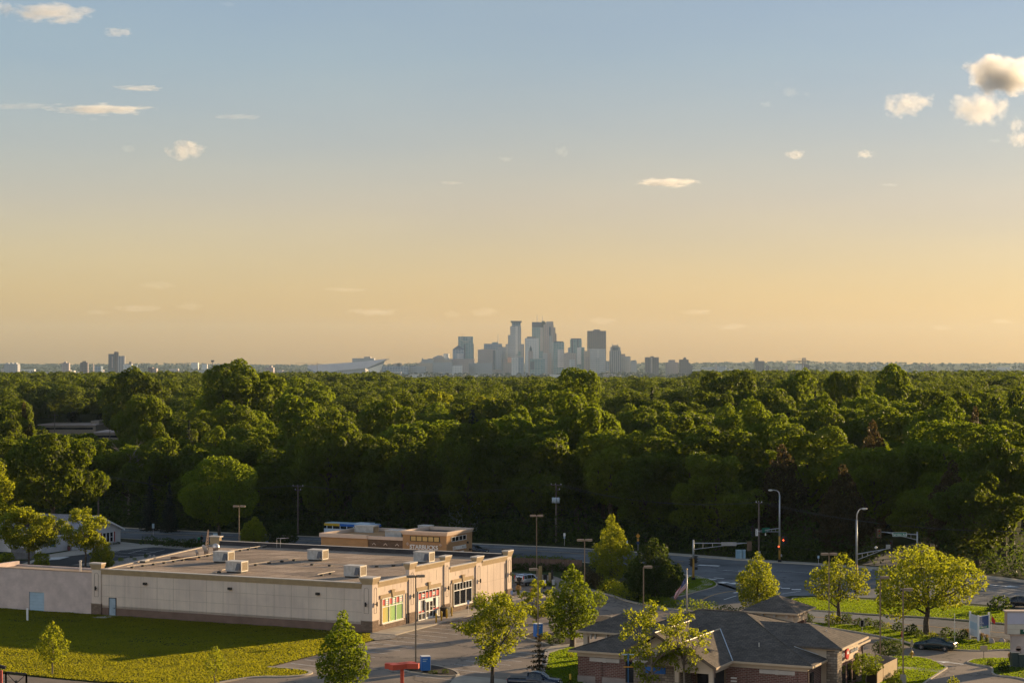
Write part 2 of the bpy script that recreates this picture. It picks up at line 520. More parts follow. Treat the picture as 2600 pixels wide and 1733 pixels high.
# the main road along the wood, far edge then near edge (photo pixels)
road_far = [Vector(v).to_3d() for v in xy([(-250, 1314), (60, 1327), (308, 1340), (640, 1356), (950, 1369.5), (1260, 1383), (1493, 1394), (1719, 1410), (1920, 1425.5), (2098, 1436), (2447, 1462), (2600, 1480), (2760, 1502)])]
road_near = [Vector(v).to_3d() for v in xy([(-250, 1336), (60, 1350), (308, 1367), (640, 1386), (950, 1402), (1300, 1418), (1470, 1427), (1640, 1446), (1757, 1462), (1900, 1500), (2100, 1512), (2420, 1528), (2600, 1546), (2760, 1570)])]
rf = [p.xy for p in spline(road_far, 5)]; rn = [p.xy for p in spline(road_near, 5)]
mb = MB(); mb.sheet(rf + rn[::-1], Z0); st('main_road', mb, A_ROAD, 'wide grey road running along the edge of the dark wood', 'road')
# side street that leaves the crossing through the wood
side = [P(2180, 1437), P(2262, 1395), P(2330, 1375), P(2450, 1381), P(2330, 1420), P(2345, 1455)]
mb = MB(); mb.sheet([p.xy for p in side], Z0+.01); st('side_street', mb, A_ROAD, 'side street leaving the signal crossing into the dark trees', 'road')
# frontage street: leaves the crossing towards the bank and turns right behind it
fr = xy([(1757, 1462), (1810, 1472), (1800, 1484), (1740, 1500), (1690, 1520), (1660, 1546), (1700, 1556), (1900, 1562), (2060, 1578), (2300, 1600), (2560, 1625), (2760, 1650),
         (2760, 1612), (2560, 1588), (2380, 1572), (2200, 1562), (2060, 1551), (1990, 1536), (1960, 1520), (2010, 1512), (2100, 1512), (1900, 1500)])
mb = MB(); mb.sheet(fr, Z0+.014); st('frontage_street', mb, A_ROAD, 'narrow street curving from the crossing behind the bank', 'street')
# the parking lot between the shop and the bank
lot = [L(-60, -6).xy, L(-31, -2).xy, L(-29, -3.0).xy, L(-4, -3.3).xy, L(-.4, -3.4).xy, L(42, -3.4).xy, L(47, -3).xy, L(47, 10).xy, L(40, 20).xy, L(43, 50).xy, L(52, 48).xy, P(1290, 1452).xy, P(1400, 1460).xy, P(1520, 1500).xy, P(1600, 1531).xy, P(1800, 1558).xy, P(1960, 1572).xy, P(2080, 1582).xy,
       P(2180, 1598).xy, P(2330, 1648).xy, P(2400, 1652).xy, P(2620, 1652).xy, P(2900, 1700).xy, P(2900, 1990).xy, P(1300, 2100).xy, P(200, 2050).xy]
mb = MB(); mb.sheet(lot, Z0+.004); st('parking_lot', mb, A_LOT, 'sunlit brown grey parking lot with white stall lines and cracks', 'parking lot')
# the dark lot by the white house
lot2 = xy([(95, 1420), (330, 1392), (352, 1386), (500, 1391), (700, 1405), (640, 1430), (380, 1470), (60, 1500), (-200, 1500), (-200, 1440)])
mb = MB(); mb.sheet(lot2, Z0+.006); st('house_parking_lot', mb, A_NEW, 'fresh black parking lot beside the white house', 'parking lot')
mb = MB(); mb.sheet(xy([(300, 1374), (360, 1381), (440, 1384), (332, 1394), (180, 1411), (90, 1424), (60, 1440), (40, 1437), (120, 1408), (255, 1385)]), Z0+.02)
st('house_walk', mb, CONC, 'pale concrete walk in front of the white house', 'walk')
mb = MB(); mb.sheet(xy([(118, 1415), (178, 1413), (150, 1420), (100, 1423)]), Z0+.024); st('house_ramp', mb, mat('pale_paint', (.6, .58, .55), .8), 'pale ramp patch on the black lot', 'ramp')
mb = MB(); mb.sheet(xy([(355, 1380), (500, 1388), (640, 1398), (640, 1404), (480, 1395), (352, 1386)]), Z0+.018); st('rock_strip', mb, ROCKS, 'strip of pale landscape rock under the low hedge', 'rock bed')
mb = MB(); mb.sheet(xy([(292, 1424), (330, 1414), (370, 1411), (420, 1412), (460, 1425), (300, 1440), (180, 1434), (225, 1428)]), Z0+.018); st('rock_bed', mb, ROCKS, 'pale rock bed with small shrubs beside the shop roof', 'rock bed')
# lawns
lawn = [L(-.3, 120).xy, L(-.3, 0).xy, L(-3.2, -1.5).xy, L(-5, -3.0).xy, L(-27.5, -3.0).xy] + [p.xy for p in spline([L(-27.6, -3.4), L(-27.4, -6.4), L(-28.3, -8.4), L(-30, -8.9), L(-31.5, -7.9), L(-33.5, -5), L(-37, -3.4)], 5)] + \
       [p.xy for p in spline([P(560, 1752), P(420, 1741), P(233, 1729.5), P(120, 1719.5), P(0, 1707), P(-200, 1690)], 4)] + [P(-600, 1655).xy]
mb = MB(); mb.prism(lawn, -.05, .10, False); st('lawn', mb, LAWN, 'mown lawn in front of the shop, half in shade', 'lawn')
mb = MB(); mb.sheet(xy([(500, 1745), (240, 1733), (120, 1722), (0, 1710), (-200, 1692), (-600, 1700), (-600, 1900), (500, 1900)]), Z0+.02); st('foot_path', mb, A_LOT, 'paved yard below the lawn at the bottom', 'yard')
GRASSY = []
def island(name, poly, label, m=LAWN2, kw=.18, h=.15, mulch=None, curb=True, cat='lawn'):
    mb = MB(); mb.prism(poly, -.05, h-.03, False); o = st(name, mb, m, label, cat)
    if m is not MULCH: GRASSY.append((name, poly))
    if curb:
        mb = MB()
        a = sum(poly[i][0]*poly[(i+1)%len(poly)][1]-poly[(i+1)%len(poly)][0]*poly[i][1] for i in range(len(poly)))
        pl = poly if a > 0 else poly[::-1]
        mb.ribbon(pl, -kw, .02, -.03, h, True)
        mb.cur = 0
        st('kerb', mb, KERB, 'pale concrete kerb round the ' + name.replace('_', ' '), 'kerb')
    return o
def sxy(p, n=4): return [v.xy for v in spline([P(*q) for q in p], n)]
# kerb along the lawn nose
mb = MB(); mb.ribbon([p.xy for p in spline([L(-27.5, -3.0), L(-27.4, -6.4), L(-28.3, -8.5), L(-30, -9.0), L(-31.6, -8), L(-33.6, -5), L(-40, -3.4)], 6)], 0, .45, -.03, .15)
st('kerb', mb, KERB, 'pale kerb rounding the nose of the front lawn', 'kerb')
# sidewalk at the shop front (thick slab), with its far end
mb = MB(); mb.prism([L(-.4, 0).xy, L(-.4, -3.3).xy, L(42, -3.3).xy, L(45.5, -1).xy, L(46, 2.5).xy, L(39.5, 2.5).xy, L(38.2, 0).xy], -.05, .15, False); st('sidewalk', mb, CONC, 'concrete sidewalk along the shop front', 'sidewalk')
mb = MB(); mb.sheet([L(-.4, 0).xy, L(-3.2, -1.4).xy, L(-5.2, -3.4).xy, L(-3, -4.6).xy, L(-.4, -3.8).xy], .105); st('gravel_patch', mb, ROCKS, 'bare gravel corner between lawn and sidewalk', 'gravel')
mb = MB(); mb.prism([L(-2.8, 36.3).xy, L(-2.8, 38.2).xy, L(0, 38.2).xy, L(0, 36.3).xy], 0, .13); st('door_slab', mb, CONC, 'small concrete slab below the steel door', 'slab')
# planted islands and lawns
island('mulch_island', sxy([(1480, 1580), (1510, 1566), (1545, 1566), (1556, 1571), (1550, 1577), (1500, 1590), (1470, 1598), (1462, 1592)]), 'dark mulch island with a pale kerb and one round tree', MULCH, cat='planting bed')
island('sign_island', sxy([(1008, 1697), (1050, 1687), (1105, 1691), (1150, 1703), (1160, 1714), (1120, 1716), (1040, 1706)]), 'dark mulch island with the blue directory sign', MULCH, cat='planting bed')
island('east_bed', sxy([(1300, 1512), (1335, 1505), (1362, 1510), (1375, 1520), (1350, 1517), (1310, 1516)]), 'dark bed of grasses at the end of the shop', MULCH, cat='planting bed')
island('center_island', sxy([(1330, 1618), (1360, 1606), (1420, 1610), (1455, 1622), (1450, 1640), (1390, 1634)]), 'planted bed below the big maple', MULCH, cat='planting bed')
island('side_lawn', sxy([(1395, 1660), (1430, 1649), (1462, 1646), (1500, 1690), (1480, 1736), (1440, 1742), (1380, 1728)]), 'bright sunlit lawn beside the brick bank', LAWN2)
mb = MB(); mb.sheet(xy([(1385, 1650), (1400, 1642), (1480, 1632), (1500, 1640), (1440, 1648), (1400, 1658), (1380, 1672)]), .135); st('bank_walk', mb, CONC, 'concrete walk past the bank lawn', 'walk')
mb = MB(); mb.prism(xy([(1160, 1716), (1240, 1722), (1300, 1730), (1300, 1765), (1130, 1750)]), -.03, .14); st('corner_walk', mb, CONC, 'scored concrete walk under the airy tree', 'walk')
# right side: lawns by the exit lane
island('exit_lawn', sxy([(2240, 1672), (2290, 1667), (2332, 1669), (2372, 1680), (2398, 1694), (2396, 1700), (2340, 1738), (2270, 1800), (2120, 1800), (2130, 1730), (2200, 1700)]), 'bright lawn with a path between bank and exit lane')
mb = MB(); mb.sheet(xy([(2278, 1694), (2290, 1693), (2395, 1701), (2388, 1708), (2300, 1702), (2262, 1702)]), .14); st('path', mb, CONC, 'narrow concrete path across the exit lawn', 'path')
island('corner_lawn', sxy([(2458, 1682), (2480, 1674), (2560, 1672), (2680, 1672), (2720, 1760), (2600, 1724), (2535, 1715), (2522, 1708), (2523, 1700), (2514, 1693), (2482, 1688)]), 'small lawn and mulch corner under the tall sign', LAWN2)
mb = MB(); mb.sheet(xy([(2515, 1688), (2545, 1686), (2700, 1690), (2700, 1730), (2600, 1721), (2540, 1713), (2526, 1706), (2527, 1699)]), .124); st('mulch_bed', mb, MULCH, 'dark mulch bed under the cabinet and shrubs', 'planting bed')
mb = MB(); mb.sheet(xy([(2570, 1701), (2700, 1700), (2700, 1712), (2570, 1710)]), .129); st('shaded_grass', mb, LAWN2, 'strip of grass by the dark cabinet', 'grass')
island('strip_lawn', sxy([(2063, 1583), (2200, 1590), (2330, 1612), (2440, 1623), (2620, 1640), (2760, 1655), (2760, 1672), (2600, 1650), (2500, 1652), (2430, 1650), (2360, 1645), (2270, 1622), (2160, 1602), (2090, 1592)]), 'lawn strip with shrubs between the lot and the street', LAWN2)
mb = MB(); mb.sheet(sxy([(2475, 1621), (2510, 1618), (2560, 1624), (2548, 1633), (2520, 1637), (2490, 1634), (2470, 1630)]), .126); st('sign_bed', mb, MULCH, 'mulch bed with boulders round the white sign', 'planting bed')
# green median between the main road and the frontage street
island('median_lawn', sxy([(1985, 1535), (2010, 1524), (2060, 1518), (2420, 1536), (2600, 1552), (2760, 1576), (2760, 1606), (2560, 1584), (2380, 1569), (2200, 1559), (2060, 1549)]), 'grass median between the road and the street', LAWN)
# traffic corner island with a curved walk
island('signal_corner', sxy([(1745, 1480), (1750, 1466), (1766, 1464), (1800, 1472), (1818, 1482), (1810, 1491), (1770, 1502), (1720, 1515), (1700, 1510)]), 'small grass corner at the signal with a curved walk', LAWN2)
mb = MB(); mb.ribbon(sxy([(1748, 1462), (1768, 1466), (1790, 1475), (1796, 1482), (1785, 1491), (1755, 1500), (1730, 1509)], 5), -.75, .75, .0, .145); st('corner_walk', mb, CONC, 'curved pale walk across the signal corner', 'walk')
# verges and walk on the wood side of the road, and between road and lots
off = [p.xy for p in spline(road_far, 4)]
mb = MB(); mb.ribbon(off, .0, .3, -.02, .16); st('kerb', mb, KERB, 'long kerb between the road and the wood', 'kerb')
mb = MB(); mb.ribbon(off, .3, 4.4, .0, .10); st('verge', mb, LAWN, 'narrow grass verge between the road and the wood', 'grass')
mb = MB(); mb.ribbon([p for p in off if p.x > 22], .3, 2.4, .0, .14); st('far_sidewalk', mb, CONC, 'pale sidewalk along the wood beyond the crossing', 'sidewalk')
near_l = [p.xy for p in spline(road_near[:9], 4)]
mb = MB(); mb.ribbon(near_l, -.3, 0, -.02, .16); st('kerb', mb, KERB, 'kerb on the near side of the main road', 'kerb')
mb = MB(); mb.ribbon([p for p in near_l if p.x < 30], -5.0, -.3, .0, .10); st('verge', mb, LAWN, 'grass verge on the near side of the main road', 'grass')
mb = MB(); mb.sheet(xy([(1475, 1440), (1560, 1452), (1690, 1470), (1740, 1474), (1720, 1508), (1660, 1526), (1590, 1524), (1540, 1505), (1500, 1488), (1420, 1458)]), .055); st('tree_lawn', mb, LAWN, 'shaded grass under the trees by the road', 'grass')
mb = MB(); mb.ribbon(sxy([(1490, 1500), (1545, 1510), (1605, 1529), (1700, 1546), (1800, 1556)]), -.2, .2, -.02, .16); st('kerb', mb, KERB, 'kerb between the lot and the juniper hedge', 'kerb')
# ---------------------------------------------------------------- painted lines
pm = MB()
def line(p, q, w, z):
    pm.ribbon([Vector(p).xy, Vector(q).xy], -w/2, w/2, z, z)
for k in range(-10, 13):
    a0 = 1.7 + 2.83*k
    if -9 < a0 < -2: line(L(a0, -3.6-.0), L(a0-1.05, -9.6), .11, .040)
    elif a0 < -26.5 or a0 > 36: continue
    else: line(L(a0, -3.6), L(a0-1.05, -9.6), .11, .040)
for k in range(0, 9):
    a0 = -25.5 + 2.83*k
    line(L(a0, -19.5), L(a0-.9, -25.2), .11, .040)
for k in range(0, 7):
    p, q = (248+k*36, 1393.5+k*1.3), (290+k*36-8*k*.3, 1404+k*1.2)
    line(P(330+k*44, 1390+k*2.6), P(285+k*41, 1402+k*2.2), .12, .048)
for y0, y1 in ((1395, 1403),):
    line(P(310, 1396), P(395, 1401), .12, .048); line(P(290, 1402), P(380, 1408), .12, .048); line(P(250, 1407), P(330, 1413), .12, .048)
st('stall_lines', pm, PAINT, 'white stall lines on the parking lots', 'parking lines')
pm = MB()
def quadline(a, b, w): pm.ribbon([P(*a).xy, P(*b).xy], -w/2, w/2, Z0+.02, Z0+.02)
for a, b, w in (((1773, 1434), (1826, 1436.5), 1.2), ((1835, 1447), (1875, 1449.5), .18), ((1874, 1449), (1905, 1450), .8), ((1812, 1466.3), (1838, 1468.5), .5), ((1795, 1468.5), (1818, 1471), .6),
                ((1827, 1480), (1845, 1477), 1.3), ((1855, 1482), (1873, 1479.5), 1.3), ((1863, 1504), (1871, 1504.5), .9), ((1965, 1490), (1981, 1489), 1.1), ((1983, 1493), (2006, 1493.5), .9), ((2010, 1496), (2034, 1496), 1.0),
                ((1838, 1522), (1870, 1512), .16), ((1983, 1508), (2032, 1500), .16), ((2203, 1446), (2214, 1446.5), .9), ((2226, 1448), (2240, 1449), .9)):
    quadline(a, b, w)
rfl = [p.xy for p in spline(road_far, 5)]
for off_, x0, x1 in ((-3.6, -300, 18), (-11.0, 46, 300), (-7.2, 52, 300)):
    seg = [p for p in rfl if x0 < p.x < x1]
    pm.ribbon(seg, off_-.07, off_+.07, Z0+.02, Z0+.02)
def arrow(c, fwd, s=1.0, z=Z0+.022):
    c = Vector(c).xy; f = Vector(fwd).xy.normalized(); r = Vector((f.y, -f.x))
    for poly in ([(-1.2, -.14), (.3, -.14), (.3, .14), (-1.2, .14)], [(.3, -.5), (1.3, 0), (.3, .5)]):
        pm.face([pm.pt(((c+f*x*s+r*y*s).x, (c+f*x*s+r*y*s).y, z)) for x, y in poly][::-1])
arrow(P(2545, 1487), P(2600, 1491)-P(2500, 1483), 2.2)
arrow(P(2413, 1682), P(2380, 1679)-P(2440, 1686), 1.35, .045)
st('road_markings', pm, PAINT, 'white crossing bars, arrows and lane lines at the crossing', 'road markings')
pm = MB()
seg = [p for p in rfl if p.x < 33]
pm.ribbon(seg, -7.45, -7.3, Z0+.02, Z0+.02); pm.ribbon(seg, -7.1, -6.95, Z0+.02, Z0+.02)
cl = sxy([(1880, 1500), (1850, 1502), (1815, 1509), (1790, 1519), (1778, 1530), (1800, 1542), (1880, 1551), (2060, 1565), (2300, 1585), (2560, 1607)], 5)
pm.ribbon(cl, -.16, -.04, Z0+.024, Z0+.024); pm.ribbon(cl, .04, .16, Z0+.024, Z0+.024)
st('road_center_lines', pm, PAINTY, 'worn yellow centre lines on the road and street', 'road markings')
# ================================================================ the vacant shop (local x along the lit front, y along the shaded side)
ROT = rad(64.6)
EIFS = mat('stucco_cream', (.70, .56, .45), .9, .05, .7, bmp=.12, c2=(.66, .53, .425), s2=.35)
def streaks(m, amt=.09):
    nt = m.node_tree; b = [n for n in nt.nodes if n.type == 'BSDF_PRINCIPLED'][0]
    src = b.inputs['Base Color'].links[0].from_socket
    st_ = noise(nt, coord(nt, 'Object', (1.6, 1.6, .10)), 1.1, 5.0, .65)
    pa = noise(nt, coord(nt, 'Object'), .22, 4.0)
    c = mixc(nt, 1.0, src, ramp(nt, st_, [(.36, (1-amt, 1-amt, 1-amt*.9)), (.52, (1, 1, 1)), (.72, (1.04, 1.03, 1.02))]), 'MULTIPLY')
    c = mixc(nt, 1.0, c, ramp(nt, pa, [(.40, (.93, .92, .93)), (.58, (1.03, 1.03, 1.02))]), 'MULTIPLY')
    nt.links.new(c, b.inputs['Base Color'])
streaks(EIFS)
EIFS_P = mat('stucco_pink', (.50, .40, .345), .9, .08, .7, bmp=.15, c2=(.43, .345, .30), s2=.5)
CORN = mat('cornice_tan', (.40, .285, .16), .85, .08, 1.2)
COPE = mat('coping_metal', (.62, .54, .45), .5, .08, 2.0)
BROWN = mat('base_brown', (.185, .115, .085), .9, .12, .8)
STONE = brick_mat('split_block', (.16, .105, .075), (.235, .16, .115), (.12, .085, .065), .42, .21, .012)
BLOCK_P = brick_mat('painted_block', (.60, .47, .42), (.63, .50, .44), (.52, .41, .36), .41, .205, .006, vscale=.6, bmp=.25)
FRAME_W = mat('frame_white', (.78, .75, .70), .5, .06, 2.0)
GLASS_D = glass_mat('glass_dark', (.018, .018, .020))
GLASS_S = glass_mat('glass_shop', (.05, .042, .035), .08)
ROOFM = None
def roof_mat():
    m, nt, b, out = new_mat('gravel_roof')
    v = coord(nt, 'World')
    f = noise(nt, v, .16, 6.0, .65); g = noise(nt, v, 6.0, 3.0); s = noise(nt, coord(nt, 'World', (.25, 1.2, 1)), .5, 5.0)
    c = ramp(nt, f, [(.3, (.27, .20, .145)), (.5, (.36, .27, .20)), (.7, (.45, .34, .255))])
    c = mixc(nt, .55, c, ramp(nt, g, [(.3, (.6,)*3), (.7, (1.35,)*3)]), 'MULTIPLY')
    c = mixc(nt, .6, c, ramp(nt, s, [(.4, (.68,)*3), (.6, (1.18,)*3)]), 'MULTIPLY')
    nt.links.new(c, b.inputs['Base Color']); b.inputs['Roughness'].default_value = .95; b.inputs['Specular IOR Level'].default_value = .1
    bump(nt, b, g, .5, .04)
    return m
ROOFM = roof_mat()
RED = mat('sign_red', (.55, .035, .030), .5, .08, 2.0)
WHITE = mat('panel_white', (.80, .77, .72), .6, .05, 2.0)
POSTER = None
def poster_mat():
    m, nt, b, out = new_mat('window_poster')
    v = coord(nt, 'Object')
    sp = nt.nodes.new('ShaderNodeSeparateXYZ'); nt.links.new(v, sp.inputs[0])
    c = ramp(nt, math_(nt, 'MULTIPLY', math_(nt, 'SUBTRACT', sp.outputs[0], 2.3), .19), [(.05, (.62, .42, .06)), (.22, (.50, .46, .12)), (.5, (.27, .46, .13)), (1.0, (.20, .38, .11))])
    w = nt.nodes.new('ShaderNodeVectorMath'); w.operation = 'DISTANCE'; nt.links.new(v, w.inputs[0]); w.inputs[1].default_value = (4.9, -.0, 1.9)
    r_ = ramp(nt, w.outputs['Value'], [(.60, (1.12, 1.12, 1.05)), (.62, (1, 1, 1)), (.80, (1, 1, 1)), (.82, (1.15, 1.12, 1.1)), (.98, (1.1, 1.1, 1.1)), (1.0, (1, 1, 1))])
    nt.links.new(mixc(nt, 1.0, c, r_, 'MULTIPLY'), b.inputs['Base Color']); b.inputs['Roughness'].default_value = .35
    return m
POSTER = poster_mat()
DARKM = mat('metal_dark', (.025, .022, .020), .5, .1, 3.0)
BLUE_D = mat('door_blue', (.30, .37, .43), .55, .15, 1.5)
BLUE_G = mat('door_pale_blue', (.36, .47, .55), .5, .06, 1.2)
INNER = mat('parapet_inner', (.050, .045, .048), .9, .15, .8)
store = thing('shop_building', 'long cream stucco shop with brown cornice and flat gravel roof', 'shop building', O_S, ROT)
LW, LB = 37.9, 40.3
ZR = 5.4
# walls: a shell with thickness, roof inside
mb = MB()
mb.box(0, LW, 0.0, .3, 1.30, 5.3)                                            # lit front
mb.q((0, 0, 1.3), (0, 0, 1.0), (0, LB, 1.0), (0, LB, 1.3)); mb.box(0, .3, .3, LB, 1.0, 5.3)      # shaded side
mb.q((LW, 0, 0), (LW, 47.8, 0), (LW, 47.8, 5.9), (LW, 0, 5.9))
mb.q((LW, 47.8, 0), (0, LB, 0), (0, LB, 5.3), (LW, 47.8, 5.3))
mb.build('wall', EIFS, store)
mb = MB(); mb.box(-.03, .3, 1.3, LB-1.4, -.1, 1.02); mb.build('base_band', BROWN, store)
# bay walls of the lit front above the parapet line
mb = MB()
mb.box(10.5, 18.3, 0.0, .3, 5.3, 6.35)
mb.build('sign_wall', EIFS, store)
# stucco joints
mb = MB()
for i in range(1, 16):
    y = 1.3+i*2.43
    if y < LB-1.5: mb.box(-.012, .0, y-.02, y+.02, 1.0, 5.2)
for z in (2.45, 3.85): mb.box(-.012, .0, 1.3, LB-1.4, z-.018, z+.018)
for a0, a1 in ((1.23, 9), (10.5, 18.3), (19.7, 27.2), (28.9, 36.6)):
    n_ = 4
    for i in range(1, n_):
        a = a0+(a1-a0)*i/n_
        mb.box(a-.018, a+.018, -.012, 0.0, 4.7 if a0 < 28 else 1.0, 5.9 if a0 == 10.5 else 5.2)
mb.box(28.9, 36.6, -.012, 0, 3.0, 3.03)
mb.build('wall_joint', mat('joint_tan', (.46, .37, .29), .9), store)  # joint strips in a darker tan than the stucco
# cornices: three stepped bands and a pale coping
def cornice(parent, x0, x1, y0, y1, ztop, side):
    """a stepped band on the outer face of a wall; side 'f' is the lit front (outer face y=0), 's' the shaded side (outer face x=0)"""
    mb = MB()
    for k, (dz0, dz1, o) in enumerate(((.72, .52, .06), (.52, .26, .14), (.26, .07, .24))):
        if side == 'f': mb.box(x0, x1, -o, .30, ztop-dz0, ztop-dz1)
        else: mb.box(-o, .30, y0, y1, ztop-dz0, ztop-dz1)
    c = mb.build('cornice', CORN, parent)
    mb = MB()
    if side == 'f': mb.box(x0, x1, -.28, .34, ztop-.07, ztop)
    else: mb.box(-.28, .34, y0, y1, ztop-.07, ztop)
    mb.build('coping', COPE, c)
cornice(store, 1.25, 8.95, 0, 0, 6.0, 'f'); cornice(store, 10.52, 18.28, 0, 0, 6.95, 'f'); cornice(store, 19.72, 27.18, 0, 0, 6.0, 'f'); cornice(store, 28.92, 36.58, 0, 0, 5.95, 'f')
cornice(store, 0, 0, 1.25, LB-1.42, 5.92, 's')
# piers with stepped caps and block feet
def pier(a0, a1, b0, b1, h, foot=1.35, face='f', out=.14):
    mb = MB(); 
    if face == 'corner': mb.box(-out, a1, -out, b1, foot, h-.85)
    elif face == 'f': mb.box(a0, a1, -out, .35, foot, h-.85)
    else: mb.box(-out, .35, b0, b1, foot, h-.85)
    p = mb.build('pier', EIFS, store)
    mb = MB()
    x0, x1, y0, y1 = (-out, a1, -out, b1) if face == 'corner' else ((a0, a1, -out, .35) if face == 'f' else (-out, .35, b0, b1))
    mb.box(x0-.06, x1+.06, y0-.06, y1+.06, -.05, foot); mb.build('pier_foot', STONE, p)
    mb = MB(); mb.box(x0-.09, x1+.09, y0-.09, y1+.09, foot, foot+.09); mb.build('pier_ledge', mat('ledge', (.26, .19, .14), .9), p)
    mb = MB()
    for dz0, dz1, o in ((.85, .62, .05), (.62, .38, .12), (.38, .14, .20)):
        mb.box(x0-o, x1+o, y0-o, y1+o, h-dz0, h-dz1)
    mb.build('pier_cap', CORN, p)
    mb = MB(); mb.box(x0-.24, x1+.24, y0-.24, y1+.24, h-.14, h); mb.build('pier_coping', COPE, p)
    # recessed arched panel line and a wall lamp
    mb = MB()
    if face in ('f', 'corner'):
        c = (a0+a1)/2 if face == 'f' else a1*.5
        for s_ in (-.3, .3): mb.box(c+s_-.02, c+s_+.02, -out-.02, -out-.001, 2.35, h-1.55)
        for i in range(6):
            t0, t1 = math.pi*i/6, math.pi*(i+1)/6
            mb.tube((c-.3*math.cos(t0), -out-.01, h-1.55+.3*math.sin(t0)), (c-.3*math.cos(t1), -out-.01, h-1.55+.3*math.sin(t1)), .022, n=4)
        mb.box(c-.3, c+.3, -out-.02, -out-.001, 2.33, 2.37)
    if face in ('s', 'corner'):
        c = (b0+b1)/2 if face == 's' else b1*.5
        for s_ in (-.3, .3): mb.box(-out-.02, -out-.001, c+s_-.02, c+s_+.02, 2.35, h-1.55)
        for i in range(6):
            t0, t1 = math.pi*i/6, math.pi*(i+1)/6
            mb.tube((-out-.01, c-.3*math.cos(t0), h-1.55+.3*math.sin(t0)), (-out-.01, c-.3*math.cos(t1), h-1.55+.3*math.sin(t1)), .022, n=4)
        mb.box(-out-.02, -out-.001, c-.3, c+.3, 2.33, 2.37)
    mb.build('arch_panel', mat('joint_dark', (.22, .165, .13), .9), p)
    for f_ in (['f', 's'] if face == 'corner' else [face]):
        mb = MB()
        if f_ == 'f':
            c = (a0+a1)/2 if face == 'f' else a1*.5
            mb.lathe([(.02, 0), (.10, .04), (.10, .5), (.02, .55)], 10, (c, -out-.22, 3.15)); mb.box(c-.05, c+.05, -out-.2, -out, 3.36, 3.46)
        else:
            c = (b0+b1)/2 if face == 's' else b1*.5
            mb.lathe([(.02, 0), (.10, .04), (.10, .5), (.02, .55)], 10, (-out-.22, c, 3.15)); mb.box(-out-.2, -out, c-.05, c+.05, 3.36, 3.46)
        mb.build('wall_lamp', DARKM, p)
    return p
pier(0, 1.23, 0, 1.3, 6.6, 1.4, 'corner')
for a0, a1, h in ((8.98, 10.5, 7.5), (18.3, 19.7, 7.5), (27.2, 28.9, 6.62), (36.6, 37.9, 6.6)): pier(a0, a1, 0, 0, h)
pier(0, 0, LB-1.4, LB, 6.6, 1.4, 's')
# block base and sills of the window bays
each('block_base', STONE, store, [(1.29, 8.92, -.05, .3, -.05, .90), (19.76, 27.14, -.05, .3, -.05, .90), (10.56, 11.2, -.05, .3, -.05, 1.2), (17.2, 18.24, -.05, .3, -.05, 1.2)])
each('lower_wall', EIFS, store, [(28.9, 36.6, 0, .3, -.05, 1.3), (1.23, 9, .01, .3, .9, 1.3), (10.5, 11.3, .01, .3, 1.2, 1.3), (17.1, 18.3, .01, .3, 1.2, 1.3), (19.7, 27.2, .01, .3, .9, 1.3)])
# windows and the entrance
def shop_window(a0, a1, z0, z1, pane_m, n_low, top_panes, band):
    w = MB(); w.box(a0, a1, -.035, -.012, z0, z1); win = w.build('window', pane_m, store)
    f = MB()
    zt = z0+(z1-z0)*.66
    for z in (z0, zt, z1): f.box(a0, a1, -.12, -.03, z-.05, z+.05)
    for i in range(n_low+1):
        a = a0+(a1-a0)*i/n_low; f.box(a-.045, a+.045, -.115, -.032, z0, zt)
    for i in range(top_panes+1):
        a = a0+(a1-a0)*i/top_panes; f.box(a-.04, a+.04, -.113, -.034, zt, z1)
    f.build('window_frame', FRAME_W, win)
    s = MB(); s.box(a0-.1, a1+.1, -.22, -.0, z0-.14, z0-.05); s.build('window_sill', COPE, win)
    t = MB(); t.box(a0-.45, a1+.45, -.13, -.0, z1+.06, z1+.50); t.build('lintel', CORN, win)
    k = MB(); c = (a0+a1)/2
    k.T = None
    p = [(c-.18, z1+.0), (c+.18, z1+.0), (c+.34, z1+.78), (c-.34, z1+.78)]
    lo = [k.pt((x, -.22, z)) for x, z in p]; hi = [k.pt((x, 0, z)) for x, z in p]
    k.face(lo); k.face(hi[::-1])
    for i in range(4): j = (i+1) % 4; k.face((lo[i], hi[i], hi[j], lo[j]))
    k.box(c-.40, c+.40, -.26, 0, z1+.78, z1+.90)
    k.build('keystone', CORN, win)
    j = MB()
    for x in (a0-.3, a1+.02): j.box(x, x+.28, -.06, -.0, z0-.05, z1+.06)
    j.build('jamb', CORN, win)
    if band:
        b = MB()
        for i in range(top_panes):
            aa, ab = a0+(a1-a0)*i/top_panes+.06, a0+(a1-a0)*(i+1)/top_panes-.06
            if i % 2 == 0: b.box(aa, ab, -.045, -.038, zt+.2, zt+.85)
        b.build('red_panel', RED, win)
        b = MB()
        for i in range(top_panes):
            aa, ab = a0+(a1-a0)*i/top_panes+.06, a0+(a1-a0)*(i+1)/top_panes-.06
            if i % 2 == 1:
                b.box(aa, ab, -.045, -.038, zt+.62, zt+.80); b.box(aa, ab, -.045, -.038, zt+.40, zt+.55); b.box(aa, ab, -.045, -.038, zt+.2, zt+.33)
        b.build('white_panel', WHITE, win)
        b = MB()
        for i in range(top_panes):
            aa, ab = a0+(a1-a0)*i/top_panes+.06, a0+(a1-a0)*(i+1)/top_panes-.06
            if i % 2 == 1: b.box(aa, ab, -.0445, -.0375, zt+.55, zt+.62); b.box(aa, ab, -.0445, -.0375, zt+.33, zt+.40)
        b.build('red_stripe', RED, win)
    return win
shop_window(2.34, 7.48, .92, 3.80, POSTER, 3, 6, True)
shop_window(20.97, 26.05, .92, 3.75, GLASS_D, 3, 6, False)
